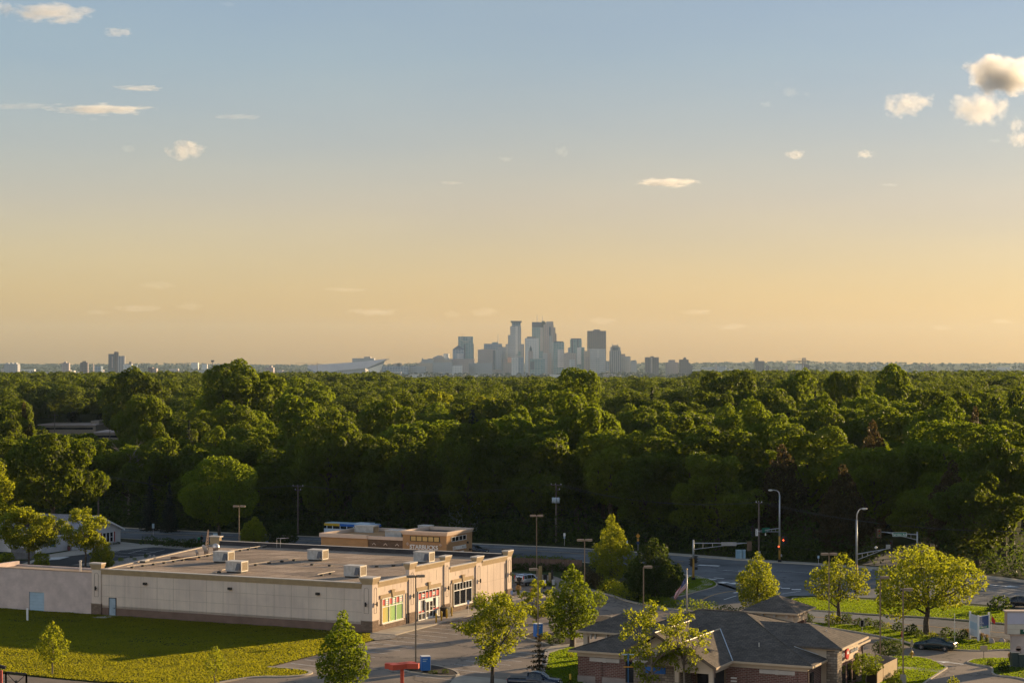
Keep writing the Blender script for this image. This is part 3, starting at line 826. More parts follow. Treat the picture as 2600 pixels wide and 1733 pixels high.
# entrance
w = MB(); w.box(11.4, 17.0, -.035, -.012, .16, 3.72); ent = w.build('entrance', GLASS_S, store)
f = MB()
for z in (.20, 2.62, 3.70): f.box(11.4, 17.0, -.12, -.03, z-.05, z+.05)
for i in range(7):
    a = 11.4+5.6*i/6; f.box(a-.04, a+.04, -.113, -.034, 2.62, 3.7)
for a in (11.4, 12.3, 13.15, 15.2, 16.1, 17.0): f.box(a-.05, a+.05, -.114, -.033, .16, 2.62)
f.box(11.4, 13.15, -.11, -.035, .95, 1.03); f.box(15.2, 17.0, -.11, -.035, .95, 1.03)
f.build('entrance_frame', FRAME_W, ent)
for a0 in (13.2, 14.18):
    d = MB(); d.box(a0, a0+.97, -.16, -.125, .2, 2.35); 
    dm = d.build('door', GLASS_S, ent)
    e = MB()
    for x0, x1 in ((a0, a0+.12), (a0+.85, a0+.97)): e.box(x0, x1, -.18, -.12, .18, 2.36)
    for z0, z1 in ((.18, .4), (2.24, 2.36), (1.05, 1.15)): e.box(a0+.12, a0+.85, -.18, -.12, z0, z1)
    e.build('door_frame', FRAME_W, dm)
e = MB(); e.box(13.15, 15.2, -.12, -.04, 2.36, 2.58); e.build('transom', FRAME_W, ent)
b = MB()
for i in (0, 2, 3, 5): b.box(11.45+5.6*i/6, 11.35+5.6*(i+1)/6, -.05, -.04, 2.78, 3.42)
for i in (1, 4): b.box(11.45+5.6*i/6, 11.35+5.6*(i+1)/6, -.05, -.04, 2.78, 2.95); b.box(11.45+5.6*i/6, 11.35+5.6*(i+1)/6, -.05, -.04, 3.3, 3.42)
b.box(11.45, 13.1, -.05, -.04, 1.10, 1.28); b.box(15.25, 16.95, -.05, -.04, 1.10, 1.28)
b.build('red_panel', RED, ent)
b = MB()
for i in (1, 4): b.box(11.45+5.6*i/6, 11.35+5.6*(i+1)/6, -.05, -.04, 2.95, 3.10); b.box(11.45+5.6*i/6, 11.35+5.6*(i+1)/6, -.05, -.04, 3.16, 3.3)
b.box(11.45, 12.25, -.05, -.04, 1.28, 2.57); b.box(16.15, 16.95, -.05, -.04, .2, .9); b.box(16.15, 16.95, -.05, -.04, 1.28, 2.57)
b.build('white_panel', WHITE, ent)
t = MB(); t.box(10.95, 17.45, -.13, -.0, 3.78, 4.22); t.build('lintel', CORN, ent)
k = MB(); k.box(13.95, 14.45, -.22, -.0, 3.74, 4.55); k.box(13.85, 14.55, -.26, 0, 4.55, 4.66); k.build('keystone', CORN, ent)
# pilaster strips and downspouts beside the piers
d = MB()
for a in (8.55, 10.75, 17.9, 19.95, 26.85, 36.3): d.tube((a, -.1, .1), (a, -.1, 3.9 if a < 28 else 5.0), .06, n=6)
d.build('downspout', DARKM, store)
# side doors and lamps on the shaded wall
d = MB(); d.box(-.05, .05, 36.72, 37.66, .02, 2.25); sd = d.build('steel_door', BLUE_D, store)
d = MB(); d.box(-.07, .0, 36.62, 36.72, 0, 2.33); d.box(-.07, .0, 37.66, 37.76, 0, 2.33); d.box(-.07, 0, 36.72, 37.66, 2.25, 2.33); d.build('door_frame', DARKM, sd)
d = MB(); d.box(-.12, -.05, 36.85, 36.92, 1.0, 1.1); d.build('door_handle', DARKM, sd)
for b_ in (32.2, 19.7, 7.3):
    d = MB(); d.box(-.28, 0, b_-.24, b_+.24, 4.18, 4.48); d.build('wall_light', DARKM, store)
# roof and parapets
mb = MB(); mb.sheet([(.3, .3), (LW-.3, .3), (LW-.3, 47.4), (.3, LB)], ZR); mb.sm = [False]
mb.build('roof', ROOFM, store)
mb = MB()
for i in range(1, 13): y_ = i*3.05; mb.box(.5, LW-.5, y_-.05, y_+.05, ZR+.002, ZR+.012)
for i in range(1, 4): mb.box(i*9.6-.05, i*9.6+.05, .6, LB-.5, ZR+.003, ZR+.013)
mb.build('roof_seam', mat('roof_seam', (.17, .125, .095), .95, .3, .8), store)
for x_, y_, w_ in ((9.5, 14.0, 2.6), (20.0, 27.0, 3.2), (28.0, 9.0, 2.2), (14.0, 34.0, 2.8)):
    mb = MB(); n_ = 18; rr_ = random.Random(int(x_*10))
    mb.face([mb.pt((x_+w_*math.cos(6.283*k/n_)*rr_.uniform(.7, 1.2), y_+w_*1.5*math.sin(6.283*k/n_)*rr_.uniform(.7, 1.2), ZR+.006)) for k in range(n_)])
    mb.build('water_stain', mat('roof_stain', (.22, .165, .125), .9, .25, 1.2), store)
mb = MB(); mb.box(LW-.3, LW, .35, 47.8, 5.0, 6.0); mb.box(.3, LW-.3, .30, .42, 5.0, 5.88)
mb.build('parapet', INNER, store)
mb = MB(); mb.box(LW-.36, LW+.06, 1.2, 46.4, 6.0, 6.05); mb.build('parapet_coping', COPE, store)
mb = MB(); mb.ribbon([(.3, LB), (LW-.3, 47.5)], -.3, .15, 5.0, 5.5); mb.build('roof_edge', mat('edge_metal', (.42, .34, .26), .6), store)
# rear left pier
mb = MB(); mb.box(LW-.5, LW+.1, 46.3, 47.9, 4.2, 6.55); bp = mb.build('pier', CORN, store)
mb = MB(); mb.box(LW-.65, LW+.25, 46.1, 48.1, 6.55, 6.70); mb.build('pier_coping', COPE, bp)
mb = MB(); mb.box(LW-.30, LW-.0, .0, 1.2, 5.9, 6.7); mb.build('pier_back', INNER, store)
# roof hatch rail on the parapet
mb = MB()
for y in (36.0, 36.6): mb.tube((LW-.45, y, ZR), (LW-.45, y, 6.75), .03, n=6)
mb.tube((LW-.45, 36.0, 6.75), (LW+.8, 35.4, 6.75), .03, n=6); mb.tube((LW-.45, 36.6, 6.75), (LW+.8, 36.0, 6.75), .03, n=6)
mb.build('ladder', mat('galvanised', (.55, .52, .5), .4, metal=.6), store)
# the lower painted-block wing at the left end
mb = MB(); mb.box(-.0, .3, LB, 47.9, -.1, 5.30); mb.box(0, .3, 50.3, 56.0, -.1, 5.3); mb.box(0, .3, 47.9, 50.3, 2.42, 5.3); mb.box(.3, 4.6, 55.6, 56.0, -.1, 5.72); mb.box(4.3, 4.6, LB+.6, 55.6, -.1, 5.3)
wing = mb.build('low_wing', BLOCK_P, store)
mb = MB(); mb.sheet([(.3, LB+.1), (4.3, LB+.6), (4.3, 55.6), (.3, 55.6)], 5.15); mb.build('wing_roof', ROOFM, wing)
mb = MB(); mb.box(-.06, .34, LB, 56.05, 5.3, 5.36); mb.build('wing_coping', mat('wing_edge', (.34, .24, .16), .7), wing)
d = MB(); d.box(.10, .16, 47.9, 50.3, 0, 2.42); ld = d.build('roll_door', BLUE_G, store)
d = MB()
for i in range(1, 6): d.box(.085, .10, 47.9, 50.3, i*.4-.012, i*.4+.012)
d.build('door_seam', mat('seam_blue', (.28, .38, .46), .6), ld)
mb = MB(); mb.tube((1.3, 43.2, 5.15), (1.3, 43.2, 6.45), .13, n=8); mb.lathe([(.18, 0), (.2, .12), (.05, .2)], 8, (1.3, 43.2, 6.45)); mb.build('vent_pipe', mat('pvc', (.7, .62, .52), .6), wing)

# ---------------------------------------------------------------- things standing on the shop roof
HV = mat('hvac_paint', (.47, .455, .43), .55, .10, 1.2, c2=(.38, .36, .33), s2=1.5)
HV_G = mat('hvac_grille', (.24, .175, .105), .7, .2, 8.0)
def rooftop_unit(loc, label, w=2.3, d=1.55, h=1.25):
    t = thing('rooftop_unit', label, 'rooftop unit', loc, ROT, 'air units on the shop roof')
    mb = MB(); mb.box(0, d, 0, w, .18, .18+h)
    for y in (w*.33, w*.66): mb.box(-.015, 0, y-.012, y+.012, .2, .15+h)
    for y, z in ((.75, .6), (1.5, .75), (1.9, .5)): mb.box(-.03, 0, y-.05, y+.05, z, z+.09)
    b = mb.build('cabinet', HV, t)
    mb = MB(); mb.box(-.05, d+.05, -.05, w+.05, .18+h, .24+h); mb.build('lid', mat('hvac_lid', (.62, .56, .49), .5), t)
    mb = MB(); mb.box(.1, d-.1, .1, w-.1, .0, .18); mb.build('curb', DARKM, t)
    mb = MB(); mb.box(.14, d-.14, -.03, 0, .32, .08+h); g = mb.build('grille', HV_G, t)
    mb = MB()
    for x0, x1, z0, z1 in ((.0, .14, .18, .18+h), (d-.14, d, .18, .18+h), (.14, d-.14, .08+h, .18+h), (.14, d-.14, .18, .32)): mb.box(x0, x1, -.05, 0, z0, z1)
    mb.build('grille_frame', mat('hvac_frame', (.66, .58, .47), .5), g)
    mb = MB(); a = [(-.5, .12, .35), (-.0, .12, .35), (0, .12, 1.25), ]
    i = [mb.pt(p) for p in ((-.42, .1, .40), (0, .1, .40), (0, .1, 1.28), (-.42, .62, .40), (0, .62, .40), (0, .62, 1.28))]
    mb.face((i[0], i[1], i[2])); mb.face((i[3], i[5], i[4])); mb.face((i[0], i[2], i[5], i[3])); mb.face((i[0], i[3], i[4], i[1]))
    mb.build('intake_hood', mat('hood_grey', (.12, .12, .13), .6), t)
    return t
def on_roof(x, y, z=ZR): return toL(P(x, y, z))
for (x, y, lab) in ((578, 1429, 'pale rooftop unit farthest back at the left, overlapped by another unit'), (612, 1455, 'pale rooftop unit in front of the other at the roof left end'), (818, 1424, 'pale rooftop unit alone near the dark back parapet'),
                    (914, 1467, 'pale rooftop unit nearest the lit front corner'), (1089, 1430, 'pale rooftop unit partly hidden by the tallest pier')):
    a, b = on_roof(x, y)
    rooftop_unit(L(a-.0, b, ZR), lab)
PIPE = mat('gas_pipe', (.52, .42, .32), .5, .15, 2.0)
def roof_pipe(pts, label):
    t = thing('roof_pipe', label, 'gas pipe', L(pts[0][0], pts[0][1], ZR), ROT, 'gas pipes on the shop roof')
    o = pts[0]
    q = [(a-o[0], b-o[1]) for a, b in pts]
    mb = MB(); mb.path([(a, b, .28) for a, b in q], .055, 6); mb.build('pipe', PIPE, t)
    for p0, p1 in zip(q, q[1:]):
        l_ = math.hypot(p1[0]-p0[0], p1[1]-p0[1])
        for k in range(max(1, int(l_/1.9))):
            s = (k+.5)/max(1, int(l_/1.9)); a, b = p0[0]+(p1[0]-p0[0])*s, p0[1]+(p1[1]-p0[1])*s
            each('support_block', DARKM, t, [(a-.14, a+.14, b-.2, b+.2, 0, .21)])
R_ = lambda x, y: on_roof(x, y)
roof_pipe([R_(322, 1443), R_(430, 1428), R_(600, 1400), R_(680, 1388)], 'long gas pipe on black blocks along the left roof edge')
roof_pipe([R_(540, 1457), R_(572, 1450)], 'short gas pipe feeding the front left rooftop unit')
roof_pipe([R_(632, 1437), R_(700, 1428), R_(762, 1421)], 'gas pipe running to the unit by the back parapet')
roof_pipe([R_(770, 1433), R_(860, 1438), R_(935, 1440), R_(1020, 1436)], 'gas pipe crossing the middle of the roof')
roof_pipe([R_(806, 1463), R_(850, 1455)], 'short gas pipe beside the nearest rooftop unit')
# lattice mast, dome vent, two dishes
a, b = on_roof(525, 1407)
t = thing('roof_mast', 'small rusty lattice mast leaning on the left roof edge', 'mast', L(a, b, ZR), ROT)
mb = MB()
for sx, sy in ((-.35, 0), (.35, 0), (0, .45)): mb.tube((sx, sy, 0), (sx*.15, sy*.15-.25, 3.4), .045, n=5)
for k in range(7):
    z0, z1 = k*.45, (k+1)*.45; s0, s1 = 1-z0/4, 1-z1/4
    mb.tube((-.35*s0, -.07*z0, z0), (.35*s1, -.07*z1, z1), .025, n=4); mb.tube((.35*s0, -.07*z0, z0), (0, .45*s1-.07*z1, z1), .025, n=4)
mb.build('lattice', mat('rusty_steel', (.42, .29, .20), .6, .2, 4.0), t)
def dish(x, y, r_, label):
    a, b = on_roof(x, y)
    t = thing('satellite_dish', label, 'satellite dish', L(a, b, ZR), ROT-.5)
    mb = MB(); mb.smooth = True
    T = Matrix.Translation((0, 0, r_+.25)) @ Matrix.Rotation(rad(65), 4, 'Y')
    mb.T = T; mb.lathe([(.01, -.12), (r_*.5, -.08), (r_, .06), (r_*1.0, .08), (r_*.5, -.05), (.01, -.1)], 16); mb.T = None
    mb.build('reflector', mat('dish_grey', (.40, .36, .33), .5), t)
    mb = MB(); mb.tube((0, 0, 0), (0, 0, r_+.2), .05, n=6); mb.tube((0, 0, r_*.5+.2), (r_*.9, 0, r_+.3), .02, n=4); mb.build('stand', DARKM, t)
dish(520, 1412, .72, 'grey satellite dish at the foot of the roof mast'); dish(499, 1413, .38, 'small satellite dish left of the roof mast')
a, b = on_roof(548, 1406)
t = thing('dome_vent', 'round shiny dome vent behind the left rooftop units', 'roof vent', L(a, b, ZR), ROT)
mb = MB(); mb.smooth = True; mb.lathe([(.42, 0), (.42, .85), (.52, .88), (.52, .98), (.45, 1.25), (.28, 1.42), (.05, 1.48)], 16); mb.build('dome', mat('vent_metal', (.62, .55, .5), .35, metal=.5), t)
mb = MB(); mb.lathe([(.6, 0), (.6, .12)], 12); mb.build('flashing', DARKM, t)
a, b = on_roof(450, 1419)
t = thing('roof_debris', 'loose boards and rust stained metal lying on the left roof edge', 'debris', L(a, b, ZR), ROT)
mb = MB(); mb.box(-.4, .4, -1.5, .8, 0, .35); mb.box(.2, .9, -2.9, -1.3, 0, .22); mb.build('board', mat('weathered_board', (.22, .13, .08), .9, .3), t)
a, b = on_roof(365, 1427)
t = thing('roof_hatch', 'small pale hatch on the left part of the roof', 'roof hatch', L(a, b, ZR), ROT)
mb = MB(); mb.box(-.3, .5, -.45, .45, 0, .2); mb.build('frame', DARKM, t); mb = MB(); mb.box(-.38, .58, -.53, .53, .2, .3); mb.build('lid', COPE, t)
# ================================================================ café, bank, white house, roofs in the wood
def hip(mb, x0, x1, y0, y1, z, rise, th=.16, axis=None, close=(True, True, True, True)):
    """hip roof over a rectangle; returns the ridge ends. Faces: front (y0), right (x1), back (y1), left (x0)"""
    w, d = x1-x0, y1-y0
    s = min(w, d)/2
    if w >= d: r0, r1 = (x0+s, (y0+y1)/2, z+rise), (x1-s, (y0+y1)/2, z+rise)
    else: r0, r1 = ((x0+x1)/2, y0+s, z+rise), ((x0+x1)/2, y1-s, z+rise)
    c = [(x0, y0, z), (x1, y0, z), (x1, y1, z), (x0, y1, z)]
    if w >= d:
        mb.q(c[0], c[1], r1, r0); mb.q(c[1], c[2], r1); mb.q(c[2], c[3], r0, r1); mb.q(c[3], c[0], r0)
    else:
        mb.q(c[0], c[1], r0); mb.q(c[1], c[2], r1, r0); mb.q(c[2], c[3], r1); mb.q(c[3], c[0], r0, r1)
    mb.box(x0, x1, y0, y1, z-th, z-.004)
    return r0, r1
def shingle_mat(name, c1, c2, rot=0):
    m, nt, b, out = new_mat(name)
    tc = nt.nodes.new('ShaderNodeTexCoord')
    uv, u, z = wall_uv(nt)
    cb = nt.nodes.new('ShaderNodeCombineXYZ'); nt.links.new(u, cb.inputs[0]); nt.links.new(math_(nt, 'MULTIPLY', z, 3.0), cb.inputs[1])
    t = nt.nodes.new('ShaderNodeTexBrick'); t.inputs['Scale'].default_value = 1.0
    t.inputs['Color1'].default_value = col4(c1); t.inputs['Color2'].default_value = col4(c2); t.inputs['Mortar'].default_value = col4(tuple(x*.55 for x in c1))
    t.inputs['Brick Width'].default_value = .55; t.inputs['Row Height'].default_value = .26; t.inputs['Mortar Size'].default_value = .018; t.inputs['Bias'].default_value = .1
    nt.links.new(cb.outputs[0], t.inputs['Vector'])
    f = noise(nt, tc.outputs['Object'], .7, 5.0); g = noise(nt, tc.outputs['Object'], 5.0, 3.0)
    c = mixc(nt, 1.0, t.outputs['Color'], ramp(nt, f, [(.3, (.78,)*3), (.7, (1.18,)*3)]), 'MULTIPLY')
    c = mixc(nt, .7, c, ramp(nt, g, [(.3, (.7,)*3), (.7, (1.3,)*3)]), 'MULTIPLY')
    nt.links.new(c, b.inputs['Base Color']); b.inputs['Roughness'].default_value = .9; b.inputs['Specular IOR Level'].default_value = .2
    return m
SHING = shingle_mat('shingles', (.095, .080, .068), (.150, .122, .098))
SHING_D = shingle_mat('shingles_brown', (.045, .034, .032), (.065, .048, .044))
BRICK = brick_mat('brick_red', (.125, .048, .040), (.20, .080, .062), (.30, .235, .195), .44, .165, .024, vscale=.8)
BRICK_T = brick_mat('brick_brown', (.10, .060, .038), (.15, .092, .058), (.19, .14, .10), .44, .165, .018, vscale=.8)
FLAG = brick_mat('field_stone', (.20, .15, .11), (.36, .285, .215), (.14, .11, .085), .55, .24, .03, vscale=1.5)
TRIMC = mat('trim_cream', (.58, .455, .33), .8, .06, 1.0)
CASTST = mat('cast_stone', (.52, .46, .40), .85, .08, 1.2)
GUT = mat('gutter_tan', (.52, .39, .26), .5, .06, 1.0)
DK_WIN = glass_mat('window_dark', (.020, .020, .024))
# ---------------------------------------------------------------- café behind the shop
O_C = Vector((-9.74, 296.0, 0)) 
CAFE = mat('cafe_stucco', (.36, .205, .095), .9, .06, .8, bmp=.1)
CAFE_L = mat('cafe_stucco_light', (.40, .225, .100), .9, .06, .8, bmp=.1)
CTRIM = mat('cafe_cornice', (.62, .47, .36), .8, .05, 1.0)
cafe = thing('cafe_building', 'low brown coffee shop with cream cornice behind the shop roof', 'café', O_C, ROT)
mb = MB(); mb.box(0, 8.5, 0, 7.4, 0, 6.0); tower = mb.build('high_wall', CAFE, cafe)
mb = MB()
for i, (o, z0, z1) in enumerate(((.08, 5.95, 6.12), (.2, 6.12, 6.32), (.32, 6.32, 6.5))):
    mb.box(-o, .25, -o, 7.4+o, z0, z1); mb.box(.25, 8.5, -o, .25, z0, z1); mb.box(8.25, 8.5+o, .25, 7.4+o, z0, z1); mb.box(.25, 8.25, 7.15, 7.4+o, z0, z1)
mb.build('cornice', CTRIM, tower)
mb = MB(); mb.sheet([(.25, .25), (8.25, .25), (8.25, 7.15), (.25, 7.15)], 6.03); mb.build('roof', INNER, tower)
mb = MB(); mb.box(.5, 12.5, 7.4, 13.6, 0, 5.0); bw = mb.build('brick_wall', BRICK_T, cafe)
mb = MB(); mb.box(.25, .7, 7.4, 13.7, 4.95, 5.45); mb.box(12.2, 12.6, 7.4, 13.6, 4.95, 5.45); mb.build('cornice', CTRIM, bw)
mb = MB(); mb.box(.3, 12.5, 13.6, 21.8, 0, 5.1); lw = mb.build('low_wall', CAFE_L, cafe)
mb = MB(); mb.box(.05, .5, 13.6, 22.0, 5.0, 5.58); mb.box(.5, 12.5, 21.5, 22.0, 5.0, 5.58); mb.box(12.1, 12.6, 13.6, 21.5, 5.0, 5.58); mb.build('cornice', CTRIM, lw)
mb = MB(); mb.box(.52, .7, 7.4, 21.5, 4.9, 5.4); mb.sheet([(.5, 7.4), (12.2, 7.4), (12.2, 21.5), (.5, 21.5)], 5.02); mb.build('roof', INNER, cafe)
mb = MB(); mb.box(-.04, 0, 1.15, 6.05, 5.02, 5.72); wn_ = mb.build('window', mat('window_amber', (.52, .34, .12), .4, .05), tower)  # panes in a plain amber colour
mb = MB()
for i in range(6): y = 1.15+4.9*i/5; mb.box(-.08, -.03, y-.07, y+.07, 4.97, 5.77)
for z in (4.97, 5.70): mb.box(-.08, -.03, 1.1, 6.1, z, z+.08)
mb.build('window_frame', DARKM, wn_)
mb = MB(); mb.box(1.6, 6.4, -.04, 0, 4.98, 5.62); wn_ = mb.build('window', GLASS_D, tower)
mb = MB()
for i in range(5): x = 1.6+4.8*i/4; mb.box(x-.05, x+.05, -.08, -.03, 4.95, 5.65)
for z in (4.93, 5.62): mb.box(1.55, 6.45, -.08, -.03, z, z+.06)
mb.build('window_frame', FRAME_W, wn_)
LET = mat('letters_white', (.80, .77, .72), .5, .04)
text_mesh('sign_letters', 'STARBUCKS', .88, LET, tower, face_frame((-.10, 3.75, 4.12), (0, -1, 0), (0, 0, 1)), .07, bold=.012)
text_mesh('sign_letters', 'COFFEE', .88, LET, tower, face_frame((-.10, 3.75, 3.18), (0, -1, 0), (0, 0, 1)), .07, bold=.012)
text_mesh('sign_letters', 'STARBUCKS', .80, LET, tower, face_frame((4.1, -.10, 3.90), (1, 0, 0), (0, 0, 1)), .07, bold=.012)
text_mesh('sign_letters', 'COFFEE', .80, LET, tower, face_frame((4.1, -.10, 3.02), (1, 0, 0), (0, 0, 1)), .07, bold=.012)
mb = MB(); mb.T = Matrix.Translation((5.6, -.06, 1.55)) @ Matrix.Rotation(rad(90), 4, 'X'); mb.lathe([(1.05, -.05), (1.05, .08)], 28); mb.build('round_sign', mat('sign_green', (.03, .20, .09), .5), tower)
mb = MB()
for y, z in ((1.0, 4.55), (6.55, 4.55)):
    i = [mb.pt(p) for p in ((-.05, y-.3, z), (-.05, y, z-.3), (-.05, y+.3, z), (-.05, y, z+.3))]; mb.face(i[::-1]); mb.face(i)
for y in (8.6, 10.6, 12.6):
    for s_, t_ in (((-.3, 0), (0, .3)), ((0, .3), (.3, 0))): mb.tube((.44, y+s_[0], 4.1+s_[1]), (.44, y+t_[0], 4.1+t_[1]), .06, n=4)
mb.build('diamond_tile', CTRIM, cafe)
mb = MB(); mb.box(6.7, 6.95, -.22, 0, 4.3, 4.6); mb.box(7.5, 7.9, -.25, 0, 3.2, 3.5); mb.build('wall_lamp', DARKM, tower)
def cafe_unit(x0, x1, y0, y1, z0, z1, label):
    t = thing('rooftop_unit', label, 'rooftop unit', O_C + AX*x0 + BX*y0 + Vector((0, 0, z0)), ROT)
    mb = MB(); mb.box(0, x1-x0, 0, y1-y0, 0, z1-z0); mb.build('cabinet', HV, t)
    mb = MB(); mb.box(-.06, x1-x0+.06, -.06, y1-y0+.06, z1-z0, z1-z0+.06); mb.build('lid', mat('hvac_lid', (.62, .56, .49), .5), t)
    mb = MB(); mb.box(.2, x1-x0-.2, -.04, 0, .12, z1-z0-.12); mb.build('grille', HV_G, t)
cafe_unit(3.2, 5.2, 9.4, 12.2, 5.02, 6.1, 'grey unit in the middle of the coffee shop roof')
cafe_unit(8.6, 10.4, 7.6, 9.4, 5.02, 6.5, 'grey unit beside the raised wall of the coffee shop')
cafe_unit(8.8, 10.8, 17.5, 20.8, 5.02, 6.1, 'wide pale unit at the left end of the coffee shop roof')
# ---------------------------------------------------------------- brick bank; local x along the near eave, y into the depth
O_B = Vector((5.63, 197.7, 0)); RB = rad(64.6-90)
bank = thing('bank_building', 'brick bank with dark hip roofs, gables and stone piers', 'bank', O_B, RB)
ZE = 3.3
def gutter(mb, x0, x1, y0, y1, z):
    o = .05
    mb.box(x0-o, x1+o, y0-o, y0, z-.18, z+.02); mb.box(x0-o, x1+o, y1, y1+o, z-.18, z+.02); mb.box(x0-o, x0, y0, y1, z-.18, z+.02); mb.box(x1, x1+o, y0, y1, z-.18, z+.02)
# walls
mb = MB(); mb.box(.7, 24.3, .7, 19.6, .75, 2.68); mb.build('wall', BRICK, bank)
mb = MB(); mb.box(.66, 24.34, .66, 19.64, -.1, .75); mb.build('stone_base', mat('base_stone', (.36, .29, .25), .9, .12, 1.0), bank)
mb = MB(); mb.box(.64, 24.36, .64, 19.66, 2.68, 3.14); mb.build('frieze', TRIMC, bank)
mb = MB(); r0, r1 = hip(mb, 0, 25, 0, 20.3, ZE, 3.39); rf_ = mb.build('roof', SHING, bank)
mb = MB(); gutter(mb, 0, 25, 0, 20.3, ZE); mb.build('gutter', GUT, rf_)
mb = MB(); mb.path([(10.16, 10.15, 6.72), (14.84, 10.15, 6.72)], .09, 6); mb.path([(.05, .05, ZE+.03), (10.16, 10.15, 6.72)], .06, 4); mb.path([(24.95, .05, ZE+.03), (14.84, 10.15, 6.72)], .06, 4); mb.path([(24.95, 20.25, ZE+.03), (14.84, 10.15, 6.72)], .06, 4)
mb.build('ridge_cap', SHING, rf_)
# brick piers, panels and windows on the near wall
each('brick_pier', BRICK, bank, [(x, x+.7, .58, .7, -.05, 2.66) for x in (2.6, 9.0, 17.6, 22.6)])
for x0, x1 in ((2.0, 5.2), (19.6, 23.1)):
    mb = MB(); mb.box(x0, x1, .56, .7, 2.25, 2.62); mb.box((x0+x1)/2-.18, (x0+x1)/2+.18, .52, .56, 2.22, 2.66)
    mb.build('lintel', CASTST, bank)
for x0, x1 in ((5.9, 8.6), (10.3, 12.2)):
    mb = MB(); mb.box(x0, x1, .6, .7, .4, 2.5); w_ = mb.build('window', DK_WIN, bank)
    mb = MB()
    for x in (x0, (x0+x1)/2, x1): mb.box(x-.05, x+.05, .55, .6, .4, 2.5)
    mb.box(x0, x1, .55, .6, 1.7, 1.78); mb.build('window_frame', DARKM, w_)
# left drive-through wing
mb = MB(); r0, r1 = hip(mb, -3.8, 6.0, 10.6, 18.6, 3.7, 1.75); lw_ = mb.build('wing_roof', SHING, bank)
mb = MB(); gutter(mb, -3.8, 6.0, 10.6, 18.6, 3.7); mb.build('gutter', GUT, lw_)
for x, y in ((-3.0, 11.4), (-3.0, 17.6)):
    mb = MB(); mb.box(x-.35, x+.35, y-.35, y+.35, -.05, 1.4); c_ = mb.build('column', FLAG, bank)
    mb = MB(); mb.box(x-.24, x+.24, y-.24, y+.24, 1.4, 3.5); mb.box(x-.42, x+.42, y-.42, y+.42, 1.4, 1.52); mb.build('column_shaft', TRIMC, c_)
mb = MB(); mb.box(-3.3, .6, 11.2, 11.5, 3.1, 3.52); mb.box(-3.3, .6, 17.7, 18.0, 3.1, 3.52); mb.box(-3.3, -2.9, 11.5, 17.7, 3.1, 3.52); mb.build('beam', TRIMC, bank)
each('bracket', CASTST, bank, [(x, x+.16, 10.95, 11.2, 2.9, 3.5) for x in (-2.4, -1.9, -.6, -.1)])
# gables to the near side
def gable(x0, x1, y0, y1, ze, zr, name, clip=True):
    c = (x0+x1)/2; mb = MB()
    # slopes run back to where they meet the main roof
    k = 3.39/10.15
    yb_e = max(0.02, (ze-ZE)/k); yb_r = (zr-ZE)/k
    mb.q((x1, y0, ze), (x1, yb_e, ze), (c, yb_r, zr), (c, y0, zr)); mb.q((x0, yb_e, ze), (x0, y0, ze), (c, y0, zr), (c, yb_r, zr))
    mb.q((x1, y0, ze-.16), (c, y0, zr-.16), (c, yb_r, zr-.16), (x1, yb_e, ze-.16)); mb.q((x0, y0, ze-.16), (x0, yb_e, ze-.16), (c, yb_r, zr-.16), (c, y0, zr-.16))
    g = mb.build(name, SHING, bank)
    mb = MB()
    for a_ in (x0, x1):
        n = -1 if a_ == x0 else 1
        i = [mb.pt(p) for p in ((a_+n*.06, y0-.05, ze-.30), (a_+n*.06, y0-.05, ze+.03), (c, y0-.05, zr+.04), (c, y0-.05, zr-.32), (a_+n*.06, y0+.05, ze-.30), (a_+n*.06, y0+.05, ze+.03), (c, y0+.05, zr+.04), (c, y0+.05, zr-.32))]
        mb.face((i[0], i[1], i[2], i[3])); mb.face((i[4], i[7], i[6], i[5])); mb.face((i[1], i[5], i[6], i[2])); mb.face((i[0], i[3], i[7], i[4]))
    mb.build('rake_board', mat('rake_brown', (.16, .115, .08), .7), g)
    mb = MB()
    for a_ in (x0, x1): mb.box(a_-.03, a_+.06, y0, yb_e, ze-.2, ze+.02)
    mb.path([(c, y0, zr+.02), (c, yb_r, zr+.02)], .07, 6)
    mb.build('gutter', GUT, g)
    mb = MB(); i = [mb.pt(p) for p in ((x0+.5, y0+.5, ze-.2), (x1-.5, y0+.5, ze-.2), (c, y0+.5, zr-.42))]; mb.face(i); mb.build('gable_wall', TRIMC, g)
    return g
g1 = gable(10.1, 17.1, -4.75, 0, 3.3, 5.4, 'entry_gable')
mb = MB(); mb.path([(17.12, .02, ZE+.05), (13.65, 6.3, 5.42)], .06, 4); mb.build('valley_flashing', mat('flashing_pale', (.62, .66, .70), .35, metal=.4), g1)
g2 = gable(7.6, 13.2, -3.2, 0, 4.3, 6.0, 'stone_gable')
mb = MB(); mb.box(8.1, 12.7, -2.9, .6, -.1, 4.1); mb.build('stone_wall', FLAG, bank)
mb = MB(); mb.box(8.0, 12.8, -2.96, -2.9, 3.0, 3.25); mb.build('stone_ledge', CASTST, bank)
each('bracket', CASTST, bank, [(x, x+.2, -3.1, -2.9, 3.75, 4.15) for x in (8.4, 9.4, 10.4, 11.4, 12.4)] + [(12.7, 12.95, y, y+.2, 3.7, 4.15) for y in (-2.6, -1.8, -1.0)])
SGB = mat('sign_blue', (.02, .13, .42), .4, .05)
mb = MB(); mb.box(9.3, 11.4, -2.99, -2.93, 2.1, 2.7); mb.build('sign_panel', SGB, bank)
mb = MB(); mb.box(12.75, 16.6, -4.2, -3.8, 2.6, 3.14); mb.box(16.2, 16.6, -3.8, .6, 2.6, 3.14); mb.build('porch_beam', TRIMC, bank)
for x in (13.0, 16.4):
    mb = MB(); mb.box(x-.3, x+.3, -4.3, -3.7, -.05, 1.6); c_ = mb.build('column', FLAG, bank)
    mb = MB(); mb.box(x-.2, x+.2, -4.2, -3.8, 1.6, 2.6); mb.build('column_shaft', TRIMC, c_)
